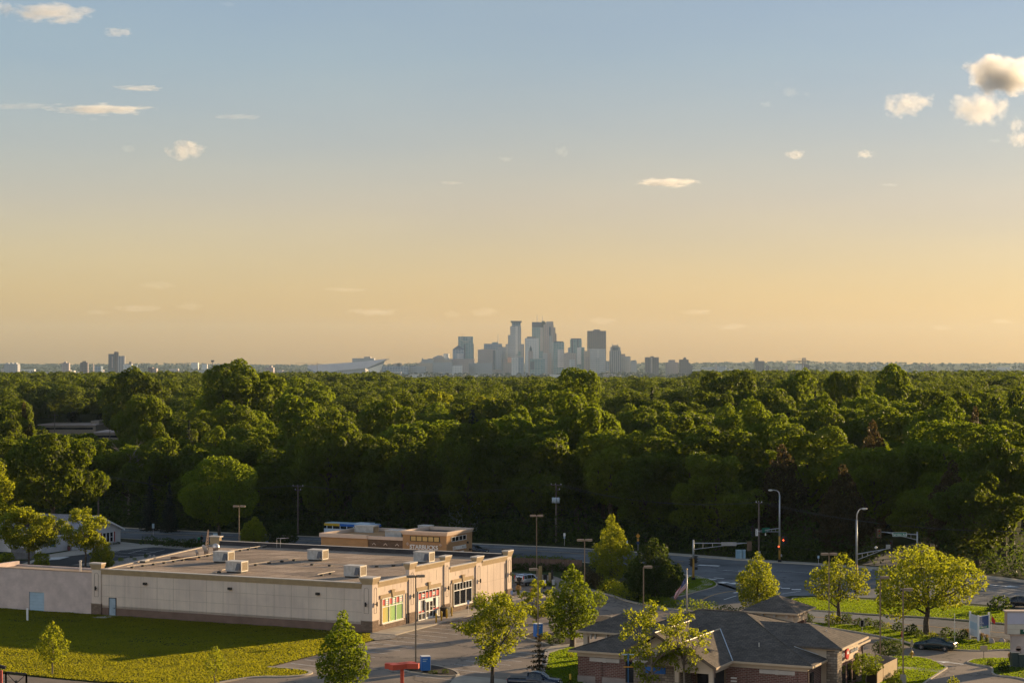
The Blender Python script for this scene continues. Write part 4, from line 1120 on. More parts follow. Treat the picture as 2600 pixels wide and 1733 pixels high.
mb = MB(); mb.box(13.3, 16.2, .45, .7, 0, 2.5); d_ = mb.build('entrance', DK_WIN, bank)
mb = MB()
for x in (13.3, 14.7, 16.2): mb.box(x-.07, x+.07, .4, .46, 0, 2.5)
mb.box(13.3, 16.2, .4, .46, 2.4, 2.55); mb.build('door_frame', mat('bronze_frame', (.18, .12, .07), .5), d_)
mb = MB()
for z in (1.55, 1.25, .95, .65): mb.box(16.75, 17.35, .5, .56, z, z+.14)
mb.build('hours_letters', LET, bank)
# right wing: higher hip that faces the lit side
mb = MB(); 
zr = 6.06; ze = 4.5
x1, y0, y1 = 26.5, 4.55, 13.9; xr = 21.83; yc = (y0+y1)/2
k = 3.39/10.16
xi_e = 25-(ze-ZE)/k; xi_r = 25-(zr-ZE)/k
mb.q((x1, y0, ze), (x1, y1, ze), (xr, yc, zr)); mb.q((xi_e, y0, ze), (x1, y0, ze), (xr, yc, zr), (xi_r, yc, zr)); mb.q((x1, y1, ze), (xi_e, y1, ze), (xi_r, yc, zr), (xr, yc, zr))
mb.q((xi_e, y0, ze-.18), (xi_e, y1, ze-.18), (x1, y1, ze-.18), (x1, y0, ze-.18))
mb.q((xi_e, y0, ze), (xi_e, y0, ze-.18), (x1, y0, ze-.18), (x1, y0, ze)); mb.q((x1, y0, ze), (x1, y0, ze-.18), (x1, y1, ze-.18), (x1, y1, ze))
rw = mb.build('wing_roof', SHING, bank)
mb = MB(); mb.box(x1, x1+.1, y0, y1, ze-.2, ze+.02); mb.build('gutter', GUT, rw)
mb = MB(); mb.path([(24.1, 4.9, 3.72), (21.8, 4.5, 4.42)], .04, 4); mb.build('valley_flashing', mat('flashing_pale', (.62, .66, .70), .35, metal=.4), rw)
mb = MB(); mb.box(21.5, 25.7, 5.2, 13.3, 2.9, 4.32); mb.box(24.3, 25.7, 5.2, 13.3, 0, 2.9); mb.build('wing_wall', TRIMC, bank)
each('stone_pier', FLAG, bank, [(24.9, 26.0, 4.9, 6.4, -.05, 4.1), (25.2, 26.0, 12.2, 13.5, -.05, 3.0)])
mb = MB(); mb.box(25.7, 25.8, 6.5, 12.2, 0, 2.6); mb.build('wing_brick', BRICK, bank)
each('bracket', CASTST, bank, [(25.7, 26.15, y, y+.28, 4.0, 4.33) for y in (5.0, 6.6, 8.2, 9.8, 11.4, 13.0)])
for y0_, y1_ in ((7.0, 8.2), (9.0, 10.2), (11.0, 12.0)):
    mb = MB(); mb.box(25.8, 25.86, y0_, y1_, .5, 2.4); mb.build('window', DK_WIN, bank)
text_mesh('sign_letters', 'BMO', .62, mat('letters_grey', (.45, .47, .52), .4), bank, face_frame((25.90, 6.9, 3.45), (0, 1, 0), (0, 0, 1)), .05)
mb = MB(); mb.T = Matrix.Translation((25.9, 8.5, 3.45)) @ Matrix.Rotation(rad(90), 4, 'Y'); mb.lathe([(.55, -.08), (.55, .1)], 24); mb.T = None; rs_ = mb.build('round_sign', mat('sign_red_gloss', (.62, .03, .03), .35), bank)
mb = MB(); mb.box(26.01, 26.03, 8.2, 8.8, 3.42, 3.56); 
for i, dy in enumerate((-.24, -.02, .2)): mb.box(26.01, 26.03, 8.42+dy, 8.54+dy, 3.56, 3.76-.05*(i != 1))
mb.build('emblem', WHITE, rs_)
text_mesh('sign_letters', 'Harris Bank', .55, mat('letters_grey', (.45, .47, .52), .4), bank, face_frame((25.90, 11.0, 3.47), (0, 1, 0), (0, 0, 1)), .05)
each('window', DK_WIN, bank, [(24.3, 24.42, 1.5, 2.4, .5, 2.45), (24.3, 24.42, 14.8, 16.2, .5, 2.45), (24.3, 24.42, 17.0, 18.4, .5, 2.45)])
for pts_ in ([(24.95, .1, 3.1), (24.4, .6, 2.7), (24.4, .6, 0)], [(24.95, 20.2, 3.1), (24.4, 19.6, 2.7), (24.4, 19.6, 0)], [(17.0, -4.7, 3.1), (17.0, -4.7, 2.4)]):
    mb = MB(); mb.path(pts_, .07, 6); mb.build('downspout', mat('downspout_brown', (.10, .06, .045), .6), bank)
for x, y, z in ((5.5, 6.5, 5.45), (18.7, 3.2, 4.36), (22.2, 12.0, 4.2), (23.7, 9.0, 5.2)):
    mb = MB(); mb.tube((x, y, z-.1), (x, y, z+.4), .06, n=6); mb.build('vent_pipe', mat('pvc', (.7, .62, .52), .6), bank)
# pavilion over the drive-through lane
mb = MB(); hip(mb, 8.3, 14.9, 27.9, 34.5, 4.5, 1.55); pv_ = mb.build('pavilion_roof', SHING, bank)
mb = MB(); gutter(mb, 8.3, 14.9, 27.9, 34.5, 4.5); mb.build('gutter', GUT, pv_)
mb = MB(); mb.box(9.0, 14.2, 28.6, 33.8, 3.3, 4.3); mb.build('pavilion_frieze', TRIMC, bank)
each('pavilion_pier', BRICK, bank, [(x, x+.8, y, y+.8, 0, 3.3) for x in (9.1, 13.3) for y in (28.7, 32.9)])
each('bracket', CASTST, bank, [(14.2, 14.5, y, y+.25, 3.95, 4.3) for y in (28.8, 30.2, 31.6, 33.0)] + [(x, x+.25, 28.3, 28.6, 3.95, 4.3) for x in (9.4, 10.6, 12.0, 13.4)])
mb = MB(); mb.box(9.9, 14.0, 20.3, 28.7, 3.0, 3.4); mb.build('link_roof', SHING, bank)
# ---------------------------------------------------------------- white house at the far left
SIDING = brick_mat('siding_white', (.58, .56, .56), (.61, .59, .59), (.42, .40, .41), 30.0, .19, .012, 0.0, vscale=.5)
WTRIM = mat('trim_white', (.72, .71, .70), .6, .04)
O_H = P(306, 1379.5)
house = thing('white_house', 'low white sided house with a pale main roof, brown front roof and red shutters', 'house', (O_H.x, O_H.y, 0), ROT)
# local x runs along the lit gable side (far corner at 0), y to the left
PALE_R = shingle_mat('roof_pale_grey', (.34, .32, .34), (.42, .40, .42))
mb = MB(); mb.box(-13.6, 0, 0, 17, 0, 2.78)
i = [mb.pt(q) for q in ((-13.6, 0, 2.78), (0, 0, 2.78), (-6.8, 0, 5.25))]; mb.face(i)
mb.build('wall', SIDING, house)
mb = MB()
for x0, sg in ((-14.1, 1), (.5, -1)):
    mb.q((x0, -.5, 2.62), (x0, 17.4, 2.62), (-6.8, 17.4, 5.42), (-6.8, -.5, 5.42)); mb.q((x0, -.5, 2.46), (-6.8, -.5, 5.26), (-6.8, 17.4, 5.26), (x0, 17.4, 2.46))
hr = mb.build('roof', PALE_R, house)
mb = MB()
for x0 in (-14.15, .55):
    i = [mb.pt(q) for q in ((x0, -.56, 2.36), (x0, -.56, 2.66), (-6.8, -.56, 5.47), (-6.8, -.56, 5.15), (x0, -.5, 2.36), (x0, -.5, 2.66), (-6.8, -.5, 5.47), (-6.8, -.5, 5.15))]
    for f in ((0, 1, 2, 3), (4, 7, 6, 5), (1, 5, 6, 2), (0, 3, 7, 4)): mb.face([i[k] for k in f])
mb.build('rake_board', WTRIM, hr)
mb = MB(); mb.box(-14.2, -14.1, -.5, 17.4, 2.4, 2.66); mb.build('gutter', WTRIM, hr)
mb = MB(); mb.box(-5.2, -2.2, -.05, -.003, .62, 2.25); w_ = mb.build('window', DK_WIN, house)
mb = MB()
for x in (-5.2, -4.2, -3.2, -2.2): mb.box(x-.09, x+.09, -.12, -.04, .55, 2.32)
for z in (.55, 2.24): mb.box(-5.29, -2.11, -.12, -.04, z, z+.09)
mb.box(-5.2, -4.2, -.1, -.04, 1.40, 1.47); mb.box(-3.2, -2.2, -.1, -.04, 1.40, 1.47)
mb.build('window_frame', WTRIM, w_)
each('shutter', mat('shutter_red', (.34, .07, .06), .6), house, [(-2.06, -1.66, -.08, -.004, .55, 2.3), (-5.75, -5.35, -.08, -.004, .55, 2.3)])
mb = MB(); mb.box(-20.5, -13.6, .8, 11, 0, 2.72); mb.build('front_wall', SIDING, house)
mb = MB(); hip(mb, -21.1, -10.2, .2, 11.6, 2.80, 2.35); fr_ = mb.build('front_roof', SHING_D, house)
mb = MB(); gutter(mb, -21.1, -13.4, .2, 11.6, 2.80); mb.build('gutter', WTRIM, fr_)
mb = MB(); i = [mb.pt(q) for q in ((-21.3, 3.4, 2.8), (-21.3, 7.4, 2.8), (-21.3, 5.4, 4.0))]; mb.face(i[::-1]); mb.face(i)
mb.q((-21.3, 3.4, 2.8), (-19.4, 3.4, 2.9), (-18.2, 5.4, 4.0), (-21.3, 5.4, 4.0)); mb.q((-21.3, 5.4, 4.0), (-18.2, 5.4, 4.0), (-19.4, 7.4, 2.9), (-21.3, 7.4, 2.8)); mb.box(-21.4, -20.9, 3.2, 7.6, 2.6, 2.85)
mb.build('porch_gable', SIDING, house)
mb = MB(); mb.box(-18.6, -17.0, .74, .80, .9, 2.0); w_ = mb.build('window', glass_mat('window_teal', (.05, .12, .13)), house)
mb = MB(); mb.box(-18.7, -16.9, .68, .75, .8, .9); mb.box(-18.7, -18.6, .68, .75, .9, 2.0); mb.box(-17.0, -16.9, .68, .75, .9, 2.0); mb.box(-18.7, -16.9, .68, .75, 2.0, 2.1); mb.build('window_frame', WTRIM, w_)
t = thing('wood_gate_fence', 'grey board fence panel behind the leftmost airy tree', 'fence', P(28, 1420), .12)
mb = MB()
for k in range(16): mb.box(k*.24, k*.24+.22, 0, .04, .05, 1.9)
mb.build('board', mat('board_grey', (.16, .16, .17), .8, .15), t); mb = MB(); mb.box(0, 3.84, .05, .11, .4, .5); mb.box(0, 3.84, .05, .11, 1.5, 1.6); mb.build('rail', mat('board_grey', (.16, .16, .17), .8, .15), t)
t = thing('planter_urn', 'small dark red urn by the wall of the white house', 'urn', P(175, 1397.5)); mb = MB(); mb.smooth = True; mb.lathe([(.16, 0), (.27, .2), (.30, .5), (.24, .72), (.28, .78)], 12); mb.build('pot', mat('urn_red', (.14, .05, .05), .6), t); mb = MB(); mb.ball((0, 0, .84), (.26, .26, .16), 8, 6, .2, rnd); mb.build('plant', LAWN2, t)
# ---------------------------------------------------------------- low roofs seen in the wood
def flat_block(name, label, xl, xr, ytop, d, hh, dep, wall, roofc, extra=None):
    z = zat(ytop, d); p0 = PD(xl, ytop, d); w_ = (xr-xl)*d/F
    t = thing(name, label, 'building', (p0.x, d, 0))
    mb = MB(); mb.box(0, w_, 0, dep, 0, z-.4); mb.build('wall', wall, t)
    mb = MB(); mb.box(-.3, w_+.3, -.3, dep+.3, z-.4, z); mb.build('roof', roofc, t)
    mb = MB(); mb.box(w_*.05, w_*.95, -.05, 0, z-2.0, z-1.2); mb.build('window', DK_WIN, t)
    if extra:
        mb = MB(); mb.box(w_*extra[0], w_*extra[1], dep*.3, dep*.8, z, z+extra[2]); mb.build('penthouse', wall, t)
    return t
PINKROOF = mat('flat_roof_pale', (.50, .38, .33), .9, .08, .6)
flat_block('school_building', 'long low building with a pale flat roof among the trees on the left', 98, 243, 1077, 790, 3, 26, mat('beige_wall', (.30, .24, .18), .9), PINKROOF, (.84, .99, 1.2))
flat_block('annex_building', 'second flat pale roof lower among the trees at the left', 240, 306, 1096, 715, 3, 22, mat('beige_wall', (.30, .24, .18), .9), PINKROOF)
flat_block('shed_building', 'small pale roof showing between bright trees on the left', 425, 445, 1098, 700, 3, 10, mat('beige_wall', (.30, .24, .18), .9), PINKROOF)
p = P(1183, 1290+70); t = thing('small_house', 'small bluish gable half hidden in the dark wood', 'house', (PD(1170, 1270, 372).x, 372, 0), .5)
zt = zat(1262, 372)
mb = MB(); mb.box(0, 3.6, 0, 5, 0, zt-1.2); i = [mb.pt(q) for q in ((0, 0, zt-1.2), (3.6, 0, zt-1.2), (.4, 0, zt-.1))]; mb.face(i); mb.build('wall', mat('house_blue', (.30, .36, .38), .8), t)
mb = MB(); mb.q((3.9, -.4, zt-1.25), (3.9, 5.4, zt-1.25), (.3, 5.4, zt), (.3, -.4, zt)); mb.q((3.9, -.4, zt-1.4), (.3, -.4, zt-.15), (.3, 5.4, zt-.15), (3.9, 5.4, zt-1.4)); mb.q((3.9, -.4, zt-1.25), (.3, -.4, zt), (.3, -.4, zt-.15), (3.9, -.4, zt-1.4)); mb.build('roof', mat('roof_pale', (.45, .50, .52), .7), t)
t = thing('brick_house', 'tiny red brick gable peeping out of the far tree crowns', 'house', (PD(1340, 1046, 640).x, 640, 0), .2)
zt = zat(1038, 640); mb = MB(); mb.box(0, 2.2, 0, 5, 0, zt-1.6); i = [mb.pt(q) for q in ((0, 0, zt-1.6), (2.2, 0, zt-1.6), (1.4, 0, zt))]; mb.face(i); mb.build('wall', mat('brick_orange', (.38, .17, .10), .8), t)
mb = MB(); mb.q((2.4, -.2, zt-1.7), (2.4, 5, zt-1.7), (1.4, 5, zt+.1), (1.4, -.2, zt+.1)); mb.q((-.2, 5, zt-1.7), (-.2, -.2, zt-1.7), (1.4, -.2, zt+.1), (1.4, 5, zt+.1)); mb.build('roof', mat('brick_roof', (.34, .16, .11), .8), t)
# ================================================================ foliage
def leaf_mat(name, c, c2, trans, spread=.35, big=.09, mixf=.40, gloss=.12, objr=.35):
    """two-sided leaves: part diffuse, part light let through; each leaf and each part of a crown has its own tone"""
    m = bpy.data.materials.new(name); m.use_nodes = True
    nt = m.node_tree
    for n in list(nt.nodes): nt.nodes.remove(n)
    out = nt.nodes.new('ShaderNodeOutputMaterial')
    g = nt.nodes.new('ShaderNodeNewGeometry')
    oi = nt.nodes.new('ShaderNodeObjectInfo')
    f = noise(nt, g.outputs['Position'], big, 3.0)
    mixv = math_(nt, 'ADD', math_(nt, 'MULTIPLY', g.outputs['Random Per Island'], spread), math_(nt, 'MULTIPLY', f, 1.0-spread))
    mixv = math_(nt, 'ADD', mixv, math_(nt, 'MULTIPLY', math_(nt, 'SUBTRACT', oi.outputs['Random'], .5), objr))
    c_ = ramp(nt, mixv, [(.25, c), (.75, c2)])
    t_ = ramp(nt, mixv, [(.25, tuple(x*.8 for x in trans)), (.75, trans)])
    d = nt.nodes.new('ShaderNodeBsdfPrincipled'); nt.links.new(c_, d.inputs['Base Color']); d.inputs['Roughness'].default_value = .6; d.inputs['Specular IOR Level'].default_value = gloss
    t = nt.nodes.new('ShaderNodeBsdfTranslucent'); nt.links.new(t_, t.inputs['Color'])
    a = nt.nodes.new('ShaderNodeAddShader')
    mx = nt.nodes.new('ShaderNodeMixShader'); mx.inputs[0].default_value = mixf
    nt.links.new(d.outputs[0], mx.inputs[1]); nt.links.new(t.outputs[0], mx.inputs[2])
    nt.links.new(mx.outputs[0], out.inputs[0])
    return m
LF_WOOD = leaf_mat('leaves_wood', (.014, .024, .003), (.070, .088, .007), (.40, .50, .020), .3, .07, .30, .10, .5)
LF_FAR = leaf_mat('leaves_far', (.014, .025, .004), (.070, .088, .009), (.40, .50, .024), .2, .055, .30, .10)
LF_BELT = leaf_mat('leaves_belt', (.020, .030, .016), (.045, .058, .030), (.05, .06, .03), .3, .01, .1)
LF_MAPLE = leaf_mat('leaves_maple', (.018, .036, .003), (.070, .092, .007), (.46, .58, .022), .5, .4, .36, .10)
LF_YELL = leaf_mat('leaves_yellow_green', (.034, .050, .004), (.110, .126, .009), (.64, .68, .025), .5, .4, .40, .12)
LF_DARK = leaf_mat('leaves_dark', (.010, .022, .006), (.032, .050, .010), (.14, .20, .018), .5, .4)
LF_PINE = leaf_mat('needles_spruce', (.010, .018, .008), (.024, .032, .011), (.05, .06, .012), .5, .3)
LF_BLUE = leaf_mat('needles_blue_spruce', (.018, .028, .024), (.036, .048, .038), (.05, .06, .03), .5, .3)
LF_BROWN = leaf_mat('needles_pine', (.026, .022, .010), (.060, .042, .016), (.14, .10, .03), .5, .3)
LF_RED = leaf_mat('leaves_copper', (.030, .014, .010), (.060, .026, .014), (.08, .03, .015), .5, .3)
LF_TAN = leaf_mat('grass_plumes', (.22, .15, .07), (.36, .25, .12), (.3, .2, .08), .5, .5)
BARK = mat('bark', (.085, .065, .050), .95, .35, 3.0, bmp=.6)
BARK_P = mat('bark_pale', (.20, .155, .115), .95, .25, 3.0, bmp=.4)

def rs_unit(r, n):
    v = r.normal(size=(n, 3)); return v/np.linalg.norm(v, axis=1)[:, None]

def quads_at(r, c, nrm, size, asp=.62, jit=.75):
    """leaf-shaped quads at points c facing about nrm"""
    n = len(c)
    nn = nrm + rs_unit(r, n)*jit*1.35
    nn /= np.linalg.norm(nn, axis=1)[:, None]
    a = np.cross(nn, rs_unit(r, n)); a /= np.maximum(np.linalg.norm(a, axis=1), 1e-6)[:, None]
    b = np.cross(nn, a)
    s = size if isinstance(size, np.ndarray) else np.full(n, size)
    s = (s*r.uniform(.65, 1.35, n))[:, None]
    bend = nn*s*.18
    q = np.stack([c-a*s*.5-bend, c-b*s*.5*asp+bend*.4, c+a*s*.5-bend, c+b*s*.5*asp+bend*.4], 1)
    return q.reshape(-1, 3)

def lobe_leaves(r, lobes, dens, size, zmin=-9e9, up_bias=0.0, inner=.25, keep_inside=.80, depth=.30):
    """leaves spread through the outer shell of a set of ellipsoid lobes (x, y, z, rx, ry, rz)"""
    lobes = np.asarray(lobes, float)
    out = []; sizes = []
    for i, l in enumerate(lobes):
        area = 4*math.pi*((l[3]*l[4])**1.6/3 + (l[3]*l[5])**1.6/3 + (l[4]*l[5])**1.6/3)**(1/1.6)
        n = max(6, int(area*dens))
        u = rs_unit(r, n)
        if up_bias: u[:, 2] = np.where((u[:, 2] < 0) & (r.random(n) < up_bias), -u[:, 2], u[:, 2])
        rr = 1.06 - depth*r.random(n)**1.7
        inn = r.random(n) < inner
        rr = np.where(inn, r.uniform(.35, .9, n), rr)
        p = l[:3] + u*l[3:6]*rr[:, None]
        nr = u/l[3:6]; nr /= np.linalg.norm(nr, axis=1)[:, None]
        d = (p[:, None, :]-lobes[None, :, :3])/lobes[None, :, 3:6]
        dd = (d**2).sum(2); dd[:, i] = 9
        ok = (dd.min(1) > keep_inside**2) & (p[:, 2] > zmin)
        out.append(np.concatenate([p[ok], nr[ok]], 1))
    o = np.concatenate(out)
    return o[:, :3], o[:, 3:]

def dome_lobes(r, Rx, z0, z1, n, rl=(.30, .46), flat=.8, core=True, taper=0.0):
    """lobes spread over a rounded crown between heights z0 and z1"""
    hz = (z1-z0)/2; zc = (z0+z1)/2
    L_ = []
    if core: L_.append((0, 0, zc-.05*hz, Rx*.66, Rx*.66, hz*.72))
    k = 0; tries = 0
    while k < n and tries < 4000:
        tries += 1
        u = rs_unit(r, 1)[0]
        if u[2] < -.65: continue
        w = r.uniform(rl[0], rl[1])*Rx
        f = r.uniform(.56, .80)
        sc = 1 - taper*max(0.0, u[2])
        p = np.array([u[0]*Rx*f*sc, u[1]*Rx*f*sc, zc + u[2]*hz*f*1.05])
        if any(np.linalg.norm((p-np.array(q[:3])) / np.array([1, 1, 1.0])) < .40*(w+q[3]) for q in L_[1 if core else 0:]): continue
        hz_l = min(w*flat, (z1-z0)*.4)
        L_.append((p[0], p[1], min(p[2], z1-hz_l*.9), w, w*r.uniform(.85, 1.15), hz_l)); k += 1
    return L_

def egg_lobes(r, Rx, z0, z1, n, low=.32, rl=(.22, .36), power=1.0):
    """lobes on an egg or cone: widest at the share 'low' of the height, narrow at the top"""
    L_ = []
    def rad_at(t):
        if t < low: return Rx*(.55+.45*math.sin(math.pi/2*t/low))
        return Rx*max(.05, (1-((t-low)/(1-low))**1.35))**power
    for i in range(n):
        t = (i+.5)/n
        R_ = rad_at(t)
        w = max(.16*Rx, min(R_*.62, r.uniform(*rl)*Rx))
        ph = i*2.399+r.uniform(-.5, .5)
        f = max(0.0, R_-w*.8)
        L_.append((f*math.cos(ph), f*math.sin(ph), z0+t*(z1-z0), w, w, w*1.05))
    for t in np.linspace(.08, .9, 6):
        R_ = rad_at(t)*.62
        L_.append((0, 0, z0+t*(z1-z0), R_, R_, (z1-z0)*.14))
    return L_

def sprays(r, R_, z0, h, n, low=.32):
    """small clumps that stick out of an egg shaped crown"""
    out = []
    for i in range(n):
        t = r.uniform(.04, 1.0); w = R_*(.55+.45*math.sin(math.pi/2*t/low)) if t < low else R_*max(.04, 1-((t-low)/(1-low))**1.35)
        ph = r.uniform(0, 6.28); q = r.uniform(.09, .17)*R_; f = w*r.uniform(.86, 1.1)
        out.append((f*math.cos(ph), f*math.sin(ph), z0+t*(h-z0), q, q, q*1.4))
    return out

def trunk_mb(r, h0, top, rb, lobes, nl=7, lean=0.0):
    """a tapered trunk with limbs that reach into the lobes"""
    mb = MB(); mb.smooth = True
    zt = h0+(top-h0)*.55
    pts = [Vector((0, 0, -.1)), Vector((rb*.1, 0, .25)), Vector((r.uniform(-.1, .1)+lean*.3, r.uniform(-.1, .1), h0*.6)), Vector((r.uniform(-.2, .2)+lean*.6, r.uniform(-.2, .2), h0)), Vector((r.uniform(-.3, .3)+lean, r.uniform(-.3, .3), zt))]
    mb.path(pts, [rb*1.35, rb, rb*.82, rb*.70, rb*.2], 8)
    ls = sorted(lobes, key=lambda l: -(l[3]))[:nl*2]
    for l in ls[:nl]:
        t = r.uniform(.75, 1.15)
        s = pts[3].lerp(pts[4], max(0, t-.75)) if t > .8 else pts[2].lerp(pts[3], .9)
        e = Vector(l[:3])
        if (e-s).length < .4: continue
        m_ = s.lerp(e, .5)+Vector((0, 0, -.12*(e-s).length*.5))
        mb.path([s, m_, e], [rb*.42, rb*.26, rb*.08], 6)
        for q in range(2):
            dv = Vector(rs_unit(r, 1)[0])*l[3]*.7
            mb.path([m_.lerp(e, .6), e+dv], [rb*.14, rb*.04], 5)
    return mb

def rng(s): return np.random.RandomState(s)

def tree_parts(name, kind, seed, h, w, leaf=None, dens=None, size=None, lm=None, clear=None, bark=None, rb=None):
    """crown mesh and trunk mesh for a tree h metres tall and w metres wide"""
    r = rng(seed); R_ = w/2
    if kind == 'broad':
        z0 = clear if clear is not None else h*.28
        lb = dome_lobes(r, R_, z0, h, 20, (.26, .44), .82)
        c, n = lobe_leaves(r, lb, dens or 9, None, inner=.2)
        s = size or .5
    elif kind == 'wide':
        z0 = clear if clear is not None else h*.22
        lb = dome_lobes(r, R_*.97, z0, h, 30, (.17, .30), .85, False)
        for b in list(lb):
            for k in range(3):
                u = rs_unit(r, 1)[0]; q = b[3]*r.uniform(.35, .5); lb.append((b[0]+u[0]*b[3]*.9, b[1]+u[1]*b[4]*.9, max(z0*.6, b[2]+u[2]*b[5]*.9), q, q, q*.8))
        c, n = lobe_leaves(r, lb, dens or 12, None, inner=.25)
        s = size or .38
    elif kind == 'egg':
        z0 = clear if clear is not None else h*.12
        lb = egg_lobes(r, R_, z0, h*.96, 30)+sprays(r, R_, z0, h, 34)
        c, n = lobe_leaves(r, lb, dens or 22, None, inner=.2)
        s = size or .32
    elif kind == 'cone':
        z0 = clear if clear is not None else h*.04
        lb = egg_lobes(r, R_, z0, h*.97, 46, low=.18, rl=(.2, .3))
        c, n = lobe_leaves(r, lb, dens or 26, None, inner=.15)
        s = size or .30
    elif kind == 'ball':
        z0 = clear if clear is not None else 0.0
        lb = dome_lobes(r, R_, z0, h, 22, (.24, .36), .85)
        c, n = lobe_leaves(r, lb, dens or 40, None, inner=.1)
        s = size or .2
    elif kind == 'airy':
        z0 = clear if clear is not None else h*.2
        hz = h-z0; lb = []
        for i in range(46):
            u = rs_unit(r, 1)[0]; f = r.uniform(.35, .95)**.7
            t = (u[2]*f+1)/2
            wr = R_*(.65+.45*math.sin(math.pi*min(1, t*1.05)))
            q = r.uniform(.13, .24)*R_
            lb.append((u[0]*f*wr, u[1]*f*wr, z0+hz*t, q*1.25, q*1.25, q*.9))
        c, n = lobe_leaves(r, lb, dens or 16, None, inner=.45, keep_inside=.5, depth=.6)
        s = size or .3
    elif kind == 'spruce':
        z0 = clear if clear is not None else h*.05
        cs, ns = [], []; lb = []
        lay = int(h*2.1)
        for i in range(lay):
            t = i/(lay-1.0); z = z0+(h-z0)*(t**.92)
            rr = R_*(1-t)**.85*r.uniform(.86, 1.1)+.08
            nb = max(5, int(15*(1-t)+4))
            for k in range(nb):
                ph = 2*math.pi*(k+r.uniform(-.3, .3))/nb + i*1.1
                rl = rr*r.uniform(.72, 1.08)
                m_ = max(4, int(rl*7*(dens or 1.0)))
                q = np.linspace(.15, 1, m_)
                px = np.cos(ph)*rl*q; py = np.sin(ph)*rl*q
                pz = z-.30*rl*q+.12*rl*q**3
                cs.append(np.stack([px+r.normal(0, .09, m_), py+r.normal(0, .09, m_), pz+r.normal(0, .07, m_)], 1))
                ns.append(np.tile([math.cos(ph)*.5, math.sin(ph)*.5, .75], (m_, 1)))
        c = np.concatenate(cs); n = np.concatenate(ns)
        s = size or .34
        lb = [(0, 0, h*.5, .2, .2, .2)]
    else: raise ValueError(kind)
    q = quads_at(r, c, n, s, jit=.75 if kind != 'spruce' else .55)
    me = np_quads(name+'_crown', q, lm or LF_WOOD)
    z0_ = min(h*.5, max(.25, z0 + (h-z0)*.12))
    if kind == 'spruce':
        tm = MB(); tm.smooth = True
        tm.path([(0, 0, -.1), (0, 0, h*.5), (0, 0, h*.97)], [h*.014+.06, h*.009+.03, .02], 7)
    else:
        tm = trunk_mb(r, z0_, h, rb or (.03*h+.04), lb, 11 if kind in ('airy', 'wide') else 6)
    to = tm.build('trunk', bark or BARK)
    tme = to.data; bpy.data.objects.remove(to)
    return me, tme

def put_tree(name, label, cat, parts, loc, rz=0.0, scale=(1, 1, 1), group=None):
    t = thing(name, label, cat, loc, rz, group); t.scale = scale
    obj_from(parts[0], 'crown', t); obj_from(parts[1], 'trunk', t)
    return t

def tree_px(name, label, cat, kind, x, ybase, ytop, wpx, seed, rz=None, group=None, d=None, **kw):
    """a tree whose foot stands at photo pixel (x, ybase), with its top row and its width in photo pixels"""
    p = P(x, ybase)
    h = zat(ytop, p.y); w = wpx*p.y/F
    parts = tree_parts(name, kind, seed, h, w, **kw)
    return put_tree(name, label, cat, parts, p, (seed*1.7) % 6.28 if rz is None else rz, group=group)

# ---------------------------------------------------------------- the wood: single trees near, one mass far
def wood_parts(seed, h, w, lm, low):
    """a big wood tree: a broad crown of boughs, each bough a cluster of smaller leaf clumps"""
    r = rng(seed); z0 = h*low
    big = dome_lobes(r, w/2, z0, h, 13, (.30, .46), .80, False)
    lb = [(0, 0, z0+(h-z0)*.45, w*.30, w*.30, (h-z0)*.36)]
    for b in big:
        lb.append((b[0], b[1], b[2], b[3]*.82, b[4]*.82, b[5]*.82))
        for k in range(6):
            u = rs_unit(r, 1)[0]; u[2] = abs(u[2])*.9-.12; q = b[3]*r.uniform(.34, .52)
            lb.append((b[0]+u[0]*b[3]*.78, b[1]+u[1]*b[4]*.78, b[2]+u[2]*b[5]*.85, q, q, q*.8))
    c, n = lobe_leaves(r, lb, 9.5, None, inner=.10, depth=.22)
    me = np_quads('wood_tree_crown', quads_at(r, c, n, .55, jit=.62), lm)
    tm = trunk_mb(r, max(2.0, h*.3), h, .03*h+.05, big, 6)
    to = tm.build('trunk', BARK); tme = to.data; bpy.data.objects.remove(to)
    return me, tme
wood_protos = []
for i in range(9):
    hh = [17, 19, 21, 16, 18, 20, 22, 15, 19][i]; ww = [16.5, 17, 18.5, 15, 14.5, 18, 16.5, 15, 13.5][i]
    wood_protos.append((wood_parts(100+i, hh, ww, [LF_WOOD, LF_WOOD, LF_MAPLE][i % 3], .26), hh, ww))
wood_protos.append((wood_parts(120, 17, 15, LF_RED, .25), 17, 15)); wood_protos.append((wood_parts(121, 17, 16, LF_YELL, .25), 17, 16))
edge_protos = [(wood_parts(130+i, hh, ww, LF_WOOD, .05), hh, ww) for i, (hh, ww) in enumerate(((16, 15), (18, 16.5), (14, 14)))]
spr_protos = [(tree_parts('spruce', 'spruce', 150+i, h_, w_, lm=lm_, size=.5, dens=.8), h_, w_) for i, (h_, w_, lm_) in enumerate(((14, 8.0, LF_PINE), (12, 7.0, LF_BLUE)))]
spr_protos.append((tree_parts('pine', 'egg', 155, 15, 8.5, lm=LF_BROWN, size=.45, dens=11, clear=2.0), 15, 8.5))
edge_pts = [p.xy for p in spline(road_far, 6)]
def edge_y(x):
    best = None
    for a, b in zip(edge_pts, edge_pts[1:]):
        if a.x <= x <= b.x:
            t = (x-a.x)/max(1e-6, b.x-a.x); return a.y+(b.y-a.y)*t
    return 400.0 if x < edge_pts[0].x else 255.0
wr_ = random.Random(11)
placed = []
def free(x, y, r_):
    return all((x-a)**2+(y-b)**2 > (r_+c)**2*.55 for a, b, c in placed)
def in_gap(x, y):
    """openings in the wood: the side street and the low roofs on the left"""
    px = CX+x*F/y
    if 2225 < px < 2335 and 300 < y < 372: return True
    return False
